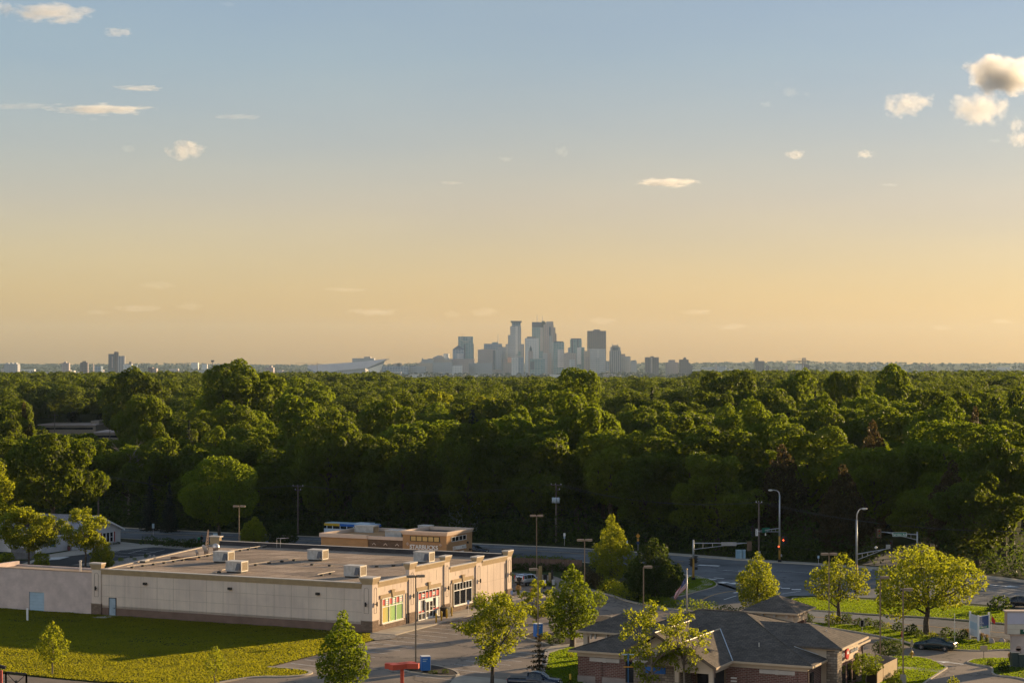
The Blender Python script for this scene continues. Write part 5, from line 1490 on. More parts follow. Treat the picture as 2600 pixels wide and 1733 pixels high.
def wood_tree(x, y, proto, h, w, label, name='forest_tree', group=None):
    parts, hh, ww = proto
    s = h/hh; sw = w/ww
    return put_tree(name, label, 'tree', parts, (x, y, terr(x, y)), wr_.uniform(0, 6.28), (sw, sw, s), group)
# trees that stand out in the photograph: (x, y of the top, width) in photo pixels, distance, kind, label
special = [
 (607, 922, 232, 520, 0, 'huge spreading tree rising above the wood behind the white stadium'),
 (1462, 930, 150, 500, 5, 'tall round tree breaking the skyline below the dark slab tower'),
 (2148, 904, 112, 480, 4, 'tallest dark tree standing up against the sky near the construction tower'),
 (2268, 920, 120, 510, 8, 'loose dark tree beside the tallest tree on the skyline'),
 (2030, 940, 150, 530, 2, 'broad bright tree between the crane and the tallest tree'),
 (1850, 946, 190, 560, 1, 'wide sunlit tree just below the construction crane'),
 (1395, 985, 150, 455, 3, 'dark dome of leaves under the centre of the skyline'),
 (2290, 1010, 240, 400, 6, 'great sunlit tree on the right slope of the wood'),
 (2430, 1065, 300, 345, 5, 'largest bright tree with open lit branches at the right edge'),
 (1780, 1090, 330, 350, 0, 'great dark oak standing right behind the signals'),
 (1330, 1060, 320, 372, 2, 'great dark oak behind the café roof'),
 (1080, 1065, 280, 385, 5, 'wide dark oak behind the brown café, nearer the stadium'),
 (2050, 1085, 260, 350, 1, 'dark spreading oak behind the curved street light'),
 (1550, 1085, 220, 356, 3, 'dark oak between the café and the signals'),
 (135, 1100, 235, 350, 7, 'tall sunlit tree rising behind the white house'),
 (10, 1135, 120, 352, 4, 'yellow lit tree cut by the frame behind the white house'),
  (385, 1066, 110, 425, 3, 'bright tree with bare twigs beside the low roofs'),
 (760, 960, 170, 600, 2, 'round tree in front of the white stadium'),
 (330, 938, 170, 640, 0, 'round dark tree below the paired residential towers'),
 (925, 1034, 66, 560, 9, 'dark copper red tree among the green crowns left of centre'), (845, 1026, 60, 600, 9, 'second copper tree, farther left and half hidden'),
 (1105, 995, 120, 560, 10, 'pale lime green tree in the middle of the wood'), (1010, 1040, 150, 500, 10, 'bright lime tree left of the wood centre'), (1230, 1010, 130, 540, 10, 'pale yellowish tree under the downtown cluster'),
]
for x, yt, wpx, d, pi, lab in special:
    p = PD(x, yt, d); w = wpx*d/F
    wood_tree(p.x, d, wood_protos[pi], max(8.0, p.z), w, lab)
    placed.append((p.x, d, w*.42))
for x, yt, wpx, d, pi, lab in [
 (1985, 1140, 150, 335, 2, 'brown needled pine behind the curved street light'), (2140, 1190, 150, 318, 2, 'brown pine beside the street name arm'), (2215, 1080, 130, 345, 2, 'tall brown pine in front of the bright right tree'),
 (2420, 1180, 150, 312, 2, 'brownish pine in deep shade near the right edge'),
 (185, 1000, 60, 830, 0, 'narrow dark spruce left of the low roofs'), (262, 1004, 60, 850, 0, 'narrow spruce behind the low roofs'), (300, 1000, 60, 860, 1, 'narrow bluish spruce behind the low roofs'), (480, 1068, 60, 430, 1, 'blue spruce in front of the round trees'),
 (545, 1090, 60, 420, 1, 'second blue spruce near the round trees'), (1405, 985, 60, 505, 1, 'bluish spruce below the skyline centre'), (1655, 985, 70, 540, 0, 'dark spruce beside the tall round skyline tree'), (2070, 995, 60, 520, 1, 'blue spruce on the right slope'),
 (960, 1020, 50, 500, 0, 'dark narrow spruce among the oaks'), (60, 1030, 60, 480, 2, 'brown spruce on the far left slope'), (380, 1210, 60, 375, 1, 'small blue spruce in the shade by the road'), (430, 1225, 55, 372, 1, 'another small blue spruce in the road shade')]:
    p = PD(x, yt, d); w = wpx*d/F
    wood_tree(p.x, d, spr_protos[pi], max(5.0, p.z), w, lab, 'spruce_tree')
    placed.append((p.x, d, w*.35))
n_wood = len(placed)
cand = []
y = 262.0
row = 0
while y < 2000:
    stp = 12.0 + min(400, max(0, y-420))*.0075
    xw = .272*y + 14
    x = -xw + (row % 2)*stp*.5
    while x < xw:
        cand.append((x+wr_.uniform(-.36, .36)*stp, y+wr_.uniform(-.36, .36)*stp, stp)); x += stp
    y += stp*.84; row += 1
far_q = []
GL = ('dark leafy tree standing close among its like in the near wood', 'broad leafy trees of the near wood')
n_ind = 0
for x, y, stp in cand:
    ey = edge_y(x)
    if y < ey+8.0: continue
    if in_gap(x, y): continue
    if CX+x*F/y > 2618 and y < 640: continue
    w = stp*wr_.uniform(1.0, 1.38)
    if not free(x, y, w*.30): continue
    h = wr_.gauss(18.0, 3.0)
    px = CX+x*F/y
    # the canopy rises to the right and has a dip of low roofs on the left
    if y < ey+20: h *= wr_.uniform(.80, .98)
    cap = None
    if 40 < px < 345 and y < 800: cap = (1096 if px < 235 else 1112)+wr_.uniform(2, 22)
    elif 400 < px < 466 and y < 760: cap = 1104+wr_.uniform(0, 14)
    if cap:
        h = min(h, H-(cap-EYE)*y/F)
        if h < 4.5: continue
        w = min(w, h*1.1)
    if px > 1750 and y > 400: h += 2.6
    if y > 700: h += 1.5+wr_.uniform(-1, 2.0)
    ytop = EYE+(H-h)*F/y
    lim = 938 if px < 1000 else (952 if px < 1760 else 935)
    if ytop < lim+wr_.uniform(0, 14): h = H-(lim+wr_.uniform(4, 18)-EYE)*y/F
    h = max(4.5 if cap else 7.0, min(26.0, h))
    if y < 520 and n_ind < 300 and abs(x) < .263*y+4:
        if wr_.random() < .09: wood_tree(x, y, spr_protos[wr_.randrange(3)], h*.9, w*.62, 'conifer standing among the leafy trees of the near wood', 'spruce_tree', 'conifers among the near wood')
        else:
            wood_tree(x, y, edge_protos[wr_.randrange(3)] if y < ey+22 else wood_protos[wr_.randrange(9)], h, w, GL[0], 'forest_tree', GL[1]); n_ind += 1
        continue
    # far: leaves straight into one mesh, coarser with distance
    r = rng(int(abs(x*13.7+y*7.1)) % 999983)
    zb = terr(x, y)
    s = .55 if y < 700 else (.8 if y < 1000 else 1.25)
    z0 = h*.30
    nl = 20 if y < 700 else (15 if y < 1000 else 10)
    lb = dome_lobes(r, w/2, z0, h, nl, (.22, .40), .82)
    dn = (6.5 if y < 700 else (3.4 if y < 1000 else 1.7))
    c, n = lobe_leaves(r, lb, dn, None, zmin=h*(.34 if y < 700 else .5), inner=.12)
    if not len(c): continue
    q = quads_at(r, c, n, s, .7, .6).reshape(-1, 3)
    q += np.array([x, y, zb]); far_q.append(q)
print('individual wood trees', n_ind, 'far quads', sum(len(q) for q in far_q)//4)
me = np_quads('far_wood', np.concatenate(far_q), LF_FAR); del far_q
tag(obj_from(me, 'far_wood'), 'unbroken mass of tree crowns reaching to the far city', 'wood', kind='stuff')
# tree belts on the far plain and the ridge, a few pixels each
r = rng(5); qs = []
for i in range(5200):
    d = r.uniform(2300, 15200); x = r.uniform(-.29, .29)*d
    hh = r.uniform(9, 17); ww = r.uniform(14, 46)
    zb = terr(x, d)
    m_ = 22 if d < 6000 else 12
    u = rs_unit(r, m_); u[:, 2] = np.abs(u[:, 2])
    c = np.array([x, d, zb+hh*.25])+u*np.array([ww*.5, ww*.5, hh*.75])
    qs.append(quads_at(r, c, u, (5.5 if d < 6000 else 10.0), .8, .5))
me = np_quads('distant_tree_belts', np.concatenate(qs), LF_BELT); del qs
tag(obj_from(me, 'distant_tree_belts'), 'hazy belts of trees across the far plain and ridge', 'trees', kind='stuff')
# undergrowth along the edge of the wood
qs = []
for p, q_ in zip(edge_pts, edge_pts[1:]):
    sl_ = (q_-p).length
    for k in range(max(1, int(sl_/1.5))):
        b = p.lerp(q_, r.random_sample()); nrm = Vector((-(q_-p).y, (q_-p).x)).normalized()
        for dd in (5.0, 6.8, 9.0, 12.0, 16.0):
            c0 = b+nrm*(dd+r.uniform(-.8, .8)); hh = r.uniform(1.4, 3.2)+dd*.42
            if in_gap(c0.x, c0.y): continue
            u = rs_unit(r, 46); u[:, 2] = np.abs(u[:, 2])
            c = np.array([c0.x, c0.y, .1])+u*np.array([r.uniform(1.2, 2.2), r.uniform(1.2, 2.2), hh])*r.uniform(.55, 1.05, (46, 1))
            qs.append(quads_at(r, c, u, .55, .65, .7))
me = np_quads('undergrowth', np.concatenate(qs), LF_DARK); del qs
tag(obj_from(me, 'undergrowth'), 'dark tangled undergrowth along the roadside edge of the wood', 'undergrowth', kind='stuff')
# ================================================================ upright grass on the lawns
LF_GRASS = leaf_mat('grass_blades', (.014, .026, .003), (.046, .052, .005), (.52, .50, .020), .35, .10, .5)
LF_GRASS2 = leaf_mat('grass_blades_watered', (.018, .034, .003), (.044, .066, .004), (.40, .54, .018), .35, .10, .45)
def poly_sample(r, poly, dens):
    a = np.array([p[:2] for p in poly]); lo, hi = a.min(0), a.max(0)
    n = int((hi[0]-lo[0])*(hi[1]-lo[1])*dens); q = r.uniform(lo, hi, (n, 2)); ins = np.zeros(n, bool)
    j = len(a)-1
    for i in range(len(a)):
        c = ((a[i, 1] > q[:, 1]) != (a[j, 1] > q[:, 1])) & (q[:, 0] < (a[j, 0]-a[i, 0])*(q[:, 1]-a[i, 1])/(a[j, 1]-a[i, 1]+1e-12)+a[i, 0])
        ins ^= c; j = i
    return q[ins]
def grass_on(poly, z, dens, h, m, name, label, seed):
    r = rng(seed); q = poly_sample(r, poly, dens)
    q = q[(np.abs(q[:, 0]) < .27*q[:, 1]+3)]
    n = len(q); ph = r.uniform(0, math.pi, n); w = r.uniform(.05, .11, n); hh = h*r.uniform(.5, 1.4, n)
    # mown bands and thin patches
    t_ = np.sin(q[:, 0]*.9+1.3*np.sin(q[:, 1]*.23))*np.sin(q[:, 1]*1.1+.4*np.sin(q[:, 0]*.31)); hh *= 1+.35*t_
    pt = np.sin(q[:, 0]*.17+2)*np.sin(q[:, 1]*.21+q[:, 0]*.05); keep = r.random(n) < np.where(pt > .72, .6, 1.0)
    q, ph, w, hh = q[keep], ph[keep], w[keep], hh[keep]; n = len(q)
    dx, dy = np.cos(ph)*w, np.sin(ph)*w; lx, ly = r.normal(0, .35, n)*hh, r.normal(0, .35, n)*hh
    zz = np.full(n, z)
    v = np.stack([np.stack([q[:, 0]-dx, q[:, 1]-dy, zz], 1), np.stack([q[:, 0]+dx, q[:, 1]+dy, zz], 1), np.stack([q[:, 0]+dx*.5+lx, q[:, 1]+dy*.5+ly, zz+hh], 1), np.stack([q[:, 0]-dx*.5+lx, q[:, 1]-dy*.5+ly, zz+hh*.85], 1)], 1)
    tag(obj_from(np_quads(name, v, m), name), label, 'grass', kind='stuff')
grass_on([p for p in lawn if p.y < 320] , .09, 90, .085, LF_GRASS, 'lawn_grass', 'mown grass of the lawn in front of the shop', 301)
for i, (nm, pl) in enumerate(GRASSY): grass_on(pl, .11, 100, .07, LF_GRASS2, 'lawn_grass', 'short watered grass of the ' + nm.replace('_', ' '), 310+i)
# ================================================================ planted trees, shrubs, hedges
tree_px('young_maple', 'slender young tree with a bare trunk on the shaded lawn', 'tree', 'egg', 133, 1713, 1578, 88, 21, lm=LF_YELL, clear=1.5, bark=BARK_P, rb=.09, dens=13, size=.26)
tree_px('young_maple', 'smallest sparse sapling standing on the sunlit lawn', 'tree', 'egg', 546, 1738, 1638, 60, 22, lm=LF_YELL, clear=1.2, bark=BARK_P, rb=.06, dens=9, size=.22)
tree_px('pyramid_maple', 'full green tree in front of the shop corner, cut by the lower frame', 'tree', 'egg', 871, 1762, 1553, 136, 23, lm=LF_MAPLE, clear=.9, dens=24, size=.27)
tree_px('airy_tree', 'airy twiggy tree in front of the shop parking stalls', 'tree', 'airy', 1250, 1742, 1493, 205, 24, lm=LF_YELL, clear=1.9, bark=BARK, dens=17, size=.26, rb=.2)
tree_px('slim_tree', 'slim yellow green tree beside the foreground lamp post', 'tree', 'airy', 1364, 1604, 1466, 88, 25, lm=LF_YELL, clear=1.0, dens=26, size=.24, rb=.10)
tree_px('oval_maple', 'big dense oval maple at the middle of the parking lot', 'tree', 'egg', 1452, 1643, 1439, 128, 26, lm=LF_MAPLE, clear=1.6, dens=26, size=.28)
tree_px('round_tree', 'small round tree on the dark mulch island', 'tree', 'ball', 1520, 1567, 1496, 48, 27, lm=LF_MAPLE, clear=1.0, bark=BARK_P, dens=34, size=.2, rb=.07)
tree_px('airy_tree', 'tall half bare tree in front of the bank roof', 'tree', 'airy', 1655, 1778, 1504, 160, 28, lm=LF_YELL, clear=1.7, bark=BARK_P, dens=12, size=.27, rb=.16)
tree_px('airy_tree', 'narrow half bare tree before the bank entry gable', 'tree', 'airy', 1738, 1778, 1541, 128, 33, lm=LF_YELL, clear=1.9, bark=BARK_P, dens=9, size=.27, rb=.13)
tree_px('dark_spruce', 'small dark spruce at the edge of the bank lawn', 'tree', 'spruce', 1370, 1708, 1612, 72, 29, lm=LF_BROWN, size=.24, dens=1.5)
tree_px('twin_tree', 'tall leafy tree with two lit tops beside the main road', 'tree', 'egg', 1552, 1478, 1312, 108, 30, lm=LF_YELL, clear=1.2, dens=20, size=.30)
tree_px('linden', 'dark cone shaped tree with a sunlit edge near the flagpole', 'tree', 'egg', 1660, 1521, 1368, 148, 31, lm=LF_DARK, clear=.4, dens=24, size=.32)
tree_px('pyramid_tree', 'bright yellow green pyramid tree behind the bank pavilion', 'tree', 'egg', 1924, 1548, 1404, 112, 32, lm=LF_YELL, clear=.7, dens=19, size=.28)
tree_px('spreading_tree', 'broad olive green tree with low twigs behind the bank', 'tree', 'wide', 2130, 1578, 1409, 172, 34, lm=LF_YELL, clear=.9, dens=11, size=.30)
tree_px('spreading_tree', 'largest spreading tree by the white sign, with a thick trunk', 'tree', 'wide', 2353, 1607, 1379, 305, 35, lm=LF_YELL, clear=1.2, dens=10, size=.34, rb=.38)
tree_px('round_tree', 'low round headed tree beside the bank, on the bright lawn', 'tree', 'ball', 2257, 1690, 1622, 86, 36, lm=LF_DARK, clear=.95, dens=42, size=.18, rb=.06)
tree_px('round_tree', 'small leafy tree standing by the enclosure at the bank wall', 'tree', 'ball', 2200, 1742, 1657, 86, 37, lm=LF_MAPLE, clear=.9, bark=BARK_P, dens=34, size=.19, rb=.06)
tree_px('airy_tree', 'leaning airy tree at the far left before the white house', 'tree', 'airy', 73, 1437, 1289, 168, 38, lm=LF_YELL, clear=2.2, dens=13, size=.36, rb=.18)
tree_px('airy_tree', 'airy tree with a dark trunk in front of the house gable', 'tree', 'airy', 217, 1443, 1281, 128, 39, lm=LF_YELL, clear=2.8, dens=13, size=.36, rb=.17)
tree_px('low_pear', 'dense low egg shaped tree at the shop roof corner', 'tree', 'egg', 260, 1444, 1362, 62, 40, lm=LF_YELL, clear=.3, dens=30, size=.26)
tree_px('rounded_shrub', 'leafy shrub at the left frame edge behind the low wing', 'shrub', 'ball', 16, 1446, 1398, 46, 41, lm=LF_YELL, dens=26, size=.26)
tree_px('rounded_shrub', 'leafy shrub below the leaning airy tree', 'shrub', 'ball', 104, 1444, 1398, 50, 42, lm=LF_YELL, dens=26, size=.26)
tree_px('street_tree', 'big round headed tree between the road and the black lot', 'tree', 'broad', 557, 1377, 1162, 196, 43, lm=LF_MAPLE, clear=1.7, dens=14, size=.42, rb=.35)
tree_px('street_tree', 'small bright tree behind the shop roof lamp', 'tree', 'egg', 645, 1388, 1314, 72, 44, lm=LF_YELL, clear=.7, dens=24, size=.30)
tree_px('willow_shrub', 'soft dim willow like shrub left of the café', 'shrub', 'ball', 716, 1387, 1324, 78, 45, lm=LF_DARK, dens=20, size=.36)
tree_px('leaning_tree', 'tree cut by the left frame edge beside the tall house tree', 'tree', 'broad', -22, 1402, 1150, 120, 46, lm=LF_YELL, clear=2.5, dens=12, size=.42)
# ---------------------------------------------------------------- shrubs
def shrub_parts(seed, lm, dens=46, size=.16, sq=.8):
    r = rng(seed)
    lb = dome_lobes(r, .5, -.12, .88*sq, 14, (.3, .42), .9)
    c, n = lobe_leaves(r, lb, dens, None, zmin=0.0, inner=.1)
    me = np_quads('shrub_crown', quads_at(r, c, n, size, jit=.7), lm)
    tm = MB(); tm.path([(0, 0, -.05), (0, 0, .3)], [.03, .02], 5); to = tm.build('stem', BARK); tme = to.data; bpy.data.objects.remove(to)
    return me, tme
SHR = [shrub_parts(60, LF_DARK, 70, .13), shrub_parts(61, LF_MAPLE, 70, .13), shrub_parts(62, LF_YELL, 60, .14)]
def shrub(name, x, yb, wpx, hpx, k, label, group=None):
    p = P(x, yb); s = wpx*p.y/F; hh = hpx*p.y/F
    t = thing(name, label, 'shrub', p, rnd.uniform(0, 6), group); t.scale = (s, s, hh/.78)
    obj_from(SHR[k][0], 'crown', t); obj_from(SHR[k][1], 'stem', t)
    return t
GR = 'shrubs in the row between lot and street'
for i, (x, yb, w, h, k, lab) in enumerate([
 (2056, 1577, 24, 24, 0, 'dark shrub just right of the bank pavilion'), (2113, 1583, 44, 32, 2, 'loose light shrub at the foot of the broad olive tree'), (2147, 1583, 36, 30, 0, 'round shrub right of the loose light shrub'),
 (2177, 1588, 28, 24, 0, 'small round shrub, second of the clipped ones behind the bank'), (2203, 1590, 28, 26, 0, 'small round shrub left of the lamp post'), (2231, 1594, 30, 26, 0, 'round shrub directly behind the single lamp post'),
 (2254, 1597, 22, 20, 2, 'lighter shrub between two dark round ones'), (2277, 1603, 32, 30, 0, 'large dark round shrub left of the big spreading tree'), (2312, 1612, 38, 34, 0, 'wide dark shrub behind the tall lamp post'),
 (2332, 1618, 28, 24, 0, 'low dark shrub at the left of the thick trunk'), (2369, 1618, 28, 18, 2, 'bright low shrub under the big spreading tree'), (2404, 1618, 34, 30, 0, 'dark shrub above the green sedan roof'), (2442, 1622, 36, 30, 0, 'dark shrub left of the white sign')]):
    shrub('round_shrub', x, yb, w, h, k, lab, GR)
shrub('large_shrub', 2534, 1552, 64, 48, 0, 'wide dark bush on the grass left of the dark road car')
shrub('round_shrub', 2516, 1692, 22, 22, 0, 'small clipped shrub beside the post sign')
shrub('round_shrub', 2546, 1706, 34, 32, 0, 'wide clipped shrub by the dark cabinet')
shrub('round_shrub', 1448, 1669, 20, 16, 2, 'small bush by the bank corner on the lawn')
shrub('round_shrub', 2284, 1722, 40, 30, 1, 'bushy plants at the foot of the tall lamp pedestal')
shrub('round_shrub', 2268, 1745, 50, 34, 2, 'bright bushes below the enclosure')
shrub('round_shrub', 2420, 1750, 34, 40, 2, 'top of a bright bush at the lower frame edge')
shrub('round_shrub', 1410, 1634, 50, 26, 0, 'dark planting at the foot of the oval maple')
shrub('round_shrub', 1385, 1624, 30, 24, 2, 'light planting beside the blue sign box')
shrub('round_shrub', 1452, 1760, 34, 40, 0, 'dark shrub at the lower frame edge by the yellow post')
for x, yb, w, h, k, lab in [(307, 1424, 17, 11, 1, 'low shrub on the pale rock bed'), (342, 1421, 12, 7, 1, 'smallest shrub on the rock bed'), (371, 1415, 11, 12, 0, 'dark shrub by the boulders'), (333, 1416, 9, 6, 0, 'tiny shrub at the back of the rock bed')]: shrub('rock_shrub', x, yb, w, h, k, lab)
for i, x in enumerate((276, 288, 300)): shrub('house_shrub', x, 1383+i*-1.2, 15, 8, 0, 'low shrub against the white house wall', 'shrubs along the white house')
for x, yb, w, h, lab in ((1130, 1710, 18, 16, 'small dark shrub right of the blue cube sign'), (1100, 1712, 26, 13, 'low dark shrub under the blue cube sign'), (1046, 1702, 20, 13, 'low shrub at the lamp foot on the island')): shrub('island_shrub', x, yb, w, h, 0, lab)
def hedge(name, pts, w, h, lm, label, seed, size=.22, dens=24, wob=.25):
    r = rng(seed); qs = []
    pp = [Vector(p) for p in pts]
    base = pp[0]
    for a, b in zip(pp, pp[1:]):
        l_ = (b-a).length
        for k in range(max(1, int(l_/(w*.55)))):
            c0 = a.lerp(b, (k+r.random_sample())/max(1, int(l_/(w*.55))))
            ww = w*r.uniform(.75, 1.2)/2; hh = h*r.uniform(.75, 1.15)
            n = int(dens*(ww+hh)*3.4)
            u = rs_unit(r, n); u[:, 2] = np.abs(u[:, 2])
            c = np.array([c0.x+r.uniform(-wob, wob)-base.x, c0.y+r.uniform(-wob, wob)-base.y, 0.03])+u*np.array([ww*1.15, ww*1.15, hh])*r.uniform(.72, 1.05, (n, 1))
            qs.append(quads_at(r, c, u, size, jit=.8))
    me = np_quads(name, np.concatenate(qs), lm)
    return tag(obj_from(me, name, None, base), label, 'hedge')
hedge('juniper_hedge', [P(1537, 1486), P(1560, 1500), P(1585, 1513), P(1610, 1522)], 3.0, 1.5, LF_YELL, 'feathery juniper hedge curving along the lot entrance', 71)
hedge('clipped_hedge', [P(1640, 1534), P(1700, 1540), P(1760, 1547), P(1812, 1553)], 2.2, 1.3, LF_MAPLE, 'long hedge between the flagpole and the street', 72)
hedge('clipped_hedge', [P(1826, 1554), P(1860, 1558), P(1900, 1561)], 2.0, 1.2, LF_DARK, 'short dark hedge left of the bank pavilion', 73)
hedge('low_hedge', [P(375, 1380), P(430, 1384), P(490, 1389), P(545, 1394)], 3.2, 1.35, LF_DARK, 'low dark hedge between the black lot and the road', 74, .3, 20)
hedge('brown_shrubs', [P(1490, 1470), P(1510, 1482), P(1528, 1494)], 2.6, 1.7, LF_BROWN, 'reddish brown shrubs at the bend of the lot drive', 75)
hedge('fence_planting', [P(1300, 1446), P(1360, 1448), P(1420, 1450), P(1470, 1452)], 1.6, 1.2, LF_DARK, 'dark planting along the wooden fence', 76)
hedge('verge_weeds', [P(1300, 1420), P(1380, 1424), P(1450, 1428)], 2.0, .9, LF_MAPLE, 'weedy green strip behind the wooden fence', 77)
hedge('golden_shrub', [P(1300, 1478), P(1316, 1479)], 1.6, 1.2, LF_YELL, 'golden shrub behind the parked white suv', 78)
hedge('house_hedge', [P(20, 1392), P(100, 1402)], 2.0, 1.2, LF_DARK, 'dark hedge in front of the white house wing', 79)
hedge('menu_planting', [P(1376, 1484), P(1400, 1487), P(1420, 1489)], 1.4, .8, LF_MAPLE, 'green planting at the menu boards', 80)
def plume(x, yb, wpx, hpx, label, name='plume_grass'):
    p = P(x, yb); w = wpx*p.y/F; h = hpx*p.y/F; r = rng(int(x))
    t = thing(name, label, 'grass clump', p)
    n = 240; ph = r.uniform(0, 6.28, n); rr = r.uniform(0, .5, n)*w
    zz = r.uniform(.1, .62, n)*h; f = .3+.7*zz/h
    c = np.stack([np.cos(ph)*rr*f, np.sin(ph)*rr*f, zz], 1); nn = np.stack([np.cos(ph), np.sin(ph), np.zeros(n)], 1)
    obj_from(np_quads('blades', quads_at(r, c, nn, h*.28, .18, .3), LF_MAPLE), 'blades', t)
    n = 150; ph = r.uniform(0, 6.28, n); rr = r.uniform(0, .5, n)*w; zz = r.uniform(.6, 1, n)*h
    c = np.stack([np.cos(ph)*rr, np.sin(ph)*rr, zz], 1); nn = np.stack([np.cos(ph), np.sin(ph), np.zeros(n)], 1)
    obj_from(np_quads('plumes', quads_at(r, c, nn, h*.22, .3, .4), LF_TAN), 'plumes', t)
for a in ((1316, 1512, 16, 26, 'tan plumed grass at the far end of the shop'), (1352, 1515, 16, 22, 'reddish plumed grass beside the slim yellow tree'), (2455, 1618, 16, 22, 'tan plumed grass left of the white sign'), (2492, 1628, 20, 22, 'pale plumed grass in front of the white sign'),
          (2505, 1630, 18, 20, 'pale grass clump at the sign foot beside the boulder'), (2565, 1681, 14, 24, 'tan plumed grass left of the tall sign column'), (2484, 1622, 14, 20, 'dark reddish grass between the sign panels')): plume(*a)
# bare grey tree
t = thing('dead_tree', 'pale bare dead tree among the bright trees on the left', 'tree', (PD(325, 1100, 405).x, 405, 0))
r = rng(91); mb = MB(); mb.path([(0, 0, 0), (.3, 0, 6), (.1, .2, 12)], [.3, .22, .06], 6)
for k in range(26):
    z = r.uniform(4, 12); ph = r.uniform(0, 6.28); l_ = r.uniform(1.5, 4.2)
    b = Vector((.2, 0, z)); e = b+Vector((math.cos(ph)*l_, math.sin(ph)*l_, l_*r.uniform(.4, 1.1)))
    mb.path([b, b.lerp(e, .5)+Vector((0, 0, -.2)), e], [.09, .06, .02], 5)
    for q in range(3): mb.path([b.lerp(e, r.uniform(.5, .9)), e+Vector(rs_unit(r, 1)[0])*1.2], [.035, .012], 4)
mb.build('trunk', mat('bark_grey', (.26, .21, .18), .9, .2, 3.0), t)
def boulder(name, x, yb, wpx, hpx, label, c=(.42, .36, .32)):
    p = P(x, yb); w = wpx*p.y/F/2; h = hpx*p.y/F
    r = random.Random(int(x)); mb = MB(); mb.smooth = True; mb.ball((0, 0, h*.35), (w, w*.8, h*.65), 12, 8, .14, r)
    o = mb.build(name, mat('boulder', c, .9, .25, 2.5, bmp=.5), None, p); tag(o, label, 'boulder')
boulder('boulder', 2518, 1634, 15, 15, 'pinkish boulder in front of the white sign'); boulder('boulder', 2544, 1630, 16, 11, 'wedge shaped pale boulder right of the sign')
boulder('boulder', 381, 1413, 7, 6, 'pale boulder by the rock bed shrubs'); boulder('boulder', 391, 1413.5, 7, 6, 'second pale boulder on the rock bed, nearer the shop'); boulder('boulder', 2563, 1694, 12, 6, 'small pale rock between shrub and cabinet')
# ================================================================ poles, signals, signs, fences
BRONZE = mat('pole_bronze', (.26, .18, .11), .5, .1, 2.0, spec=.5)
GALV = mat('galvanised', (.55, .52, .5), .4, .08, 2.0, metal=.6)
GREYP = mat('pole_grey', (.40, .41, .42), .45, .08, 2.0, metal=.3)
YELP = mat('pole_yellow', (.46, .25, .045), .55, .08, 2.0)
SIGB = mat('signal_black', (.020, .020, .020), .5, .05)
BACKP = mat('sign_back', (.36, .36, .36), .45, .08, 2.0, metal=.4)
WOODP = mat('pole_wood', (.135, .105, .085), .9, .2, 3.0)
LAMPH = mat('lamp_head', (.30, .22, .15), .5, .08, 2.0)
LENS = mat('lamp_lens', (.70, .66, .58), .3, .03)
def lamp_post(x, ybase, h, heads, label, rz=0.0, ped=0.0, tone=None):
    t = thing('lamp_post', label, 'lamp post', P(x, ybase), rz, 'square parking lot lamp posts')
    mb = MB(); mb.lathe([(.30, 0), (.30, max(.25, ped))], 12); mb.build('base', CONC, t)
    mb = MB(); mb.path([(0, 0, max(.25, ped)), (0, 0, h-.1)], [.085, .075], 4); mb.build('pole', tone or BRONZE, t)
    for s in heads:
        mb = MB(); mb.box(min(s*.08, s*.95), max(s*.08, s*.95), -.2, .2, h-.24, h); mb.q((s*.3, -.14, h), (s*.9, -.14, h), (s*.9, .14, h+.02), (s*.3, .14, h+.02))
        hd = mb.build('lamp_head', LAMPH, t)
        mb = MB(); mb.box(min(s*.35, s*.9), max(s*.35, s*.9), -.15, .15, h-.26, h-.241); mb.build('lens', LENS, hd)
    return t
for x, yb, hd, lab, rz, ped in ((1055.5, 1692, (-1, 1), 'dark two headed lamp post in the middle of the stalls', .35, .35), (607, 1440, (-1, 1), 'two headed lamp post behind the shop back parapet', 0, .3), (1362.5, 1474, (-1, 1), 'two headed lamp post above the parked white suv', .1, .3),
                    (1366, 1667, (-1,), 'one headed lamp post standing in the slim yellow tree', .2, .3), (1484.5, 1562, (-1, 1), 'two headed lamp post behind the oval maple', .1, .3), (1634, 1659, (1,), 'one headed lamp post behind the bank drive-through', .2, .3),
                    (2105, 1612, (-1, 1), 'two headed lamp post before the broad olive tree', .1, .3), (2235, 1697, (1,), 'short armed lamp post at the bank corner', .3, .3), (2293, 1740, (1,), 'tall lamp post on a concrete pedestal by the exit lawn', .12, 1.1)):
    lamp_post(x, yb, 9.6, hd, lab, rz, ped)
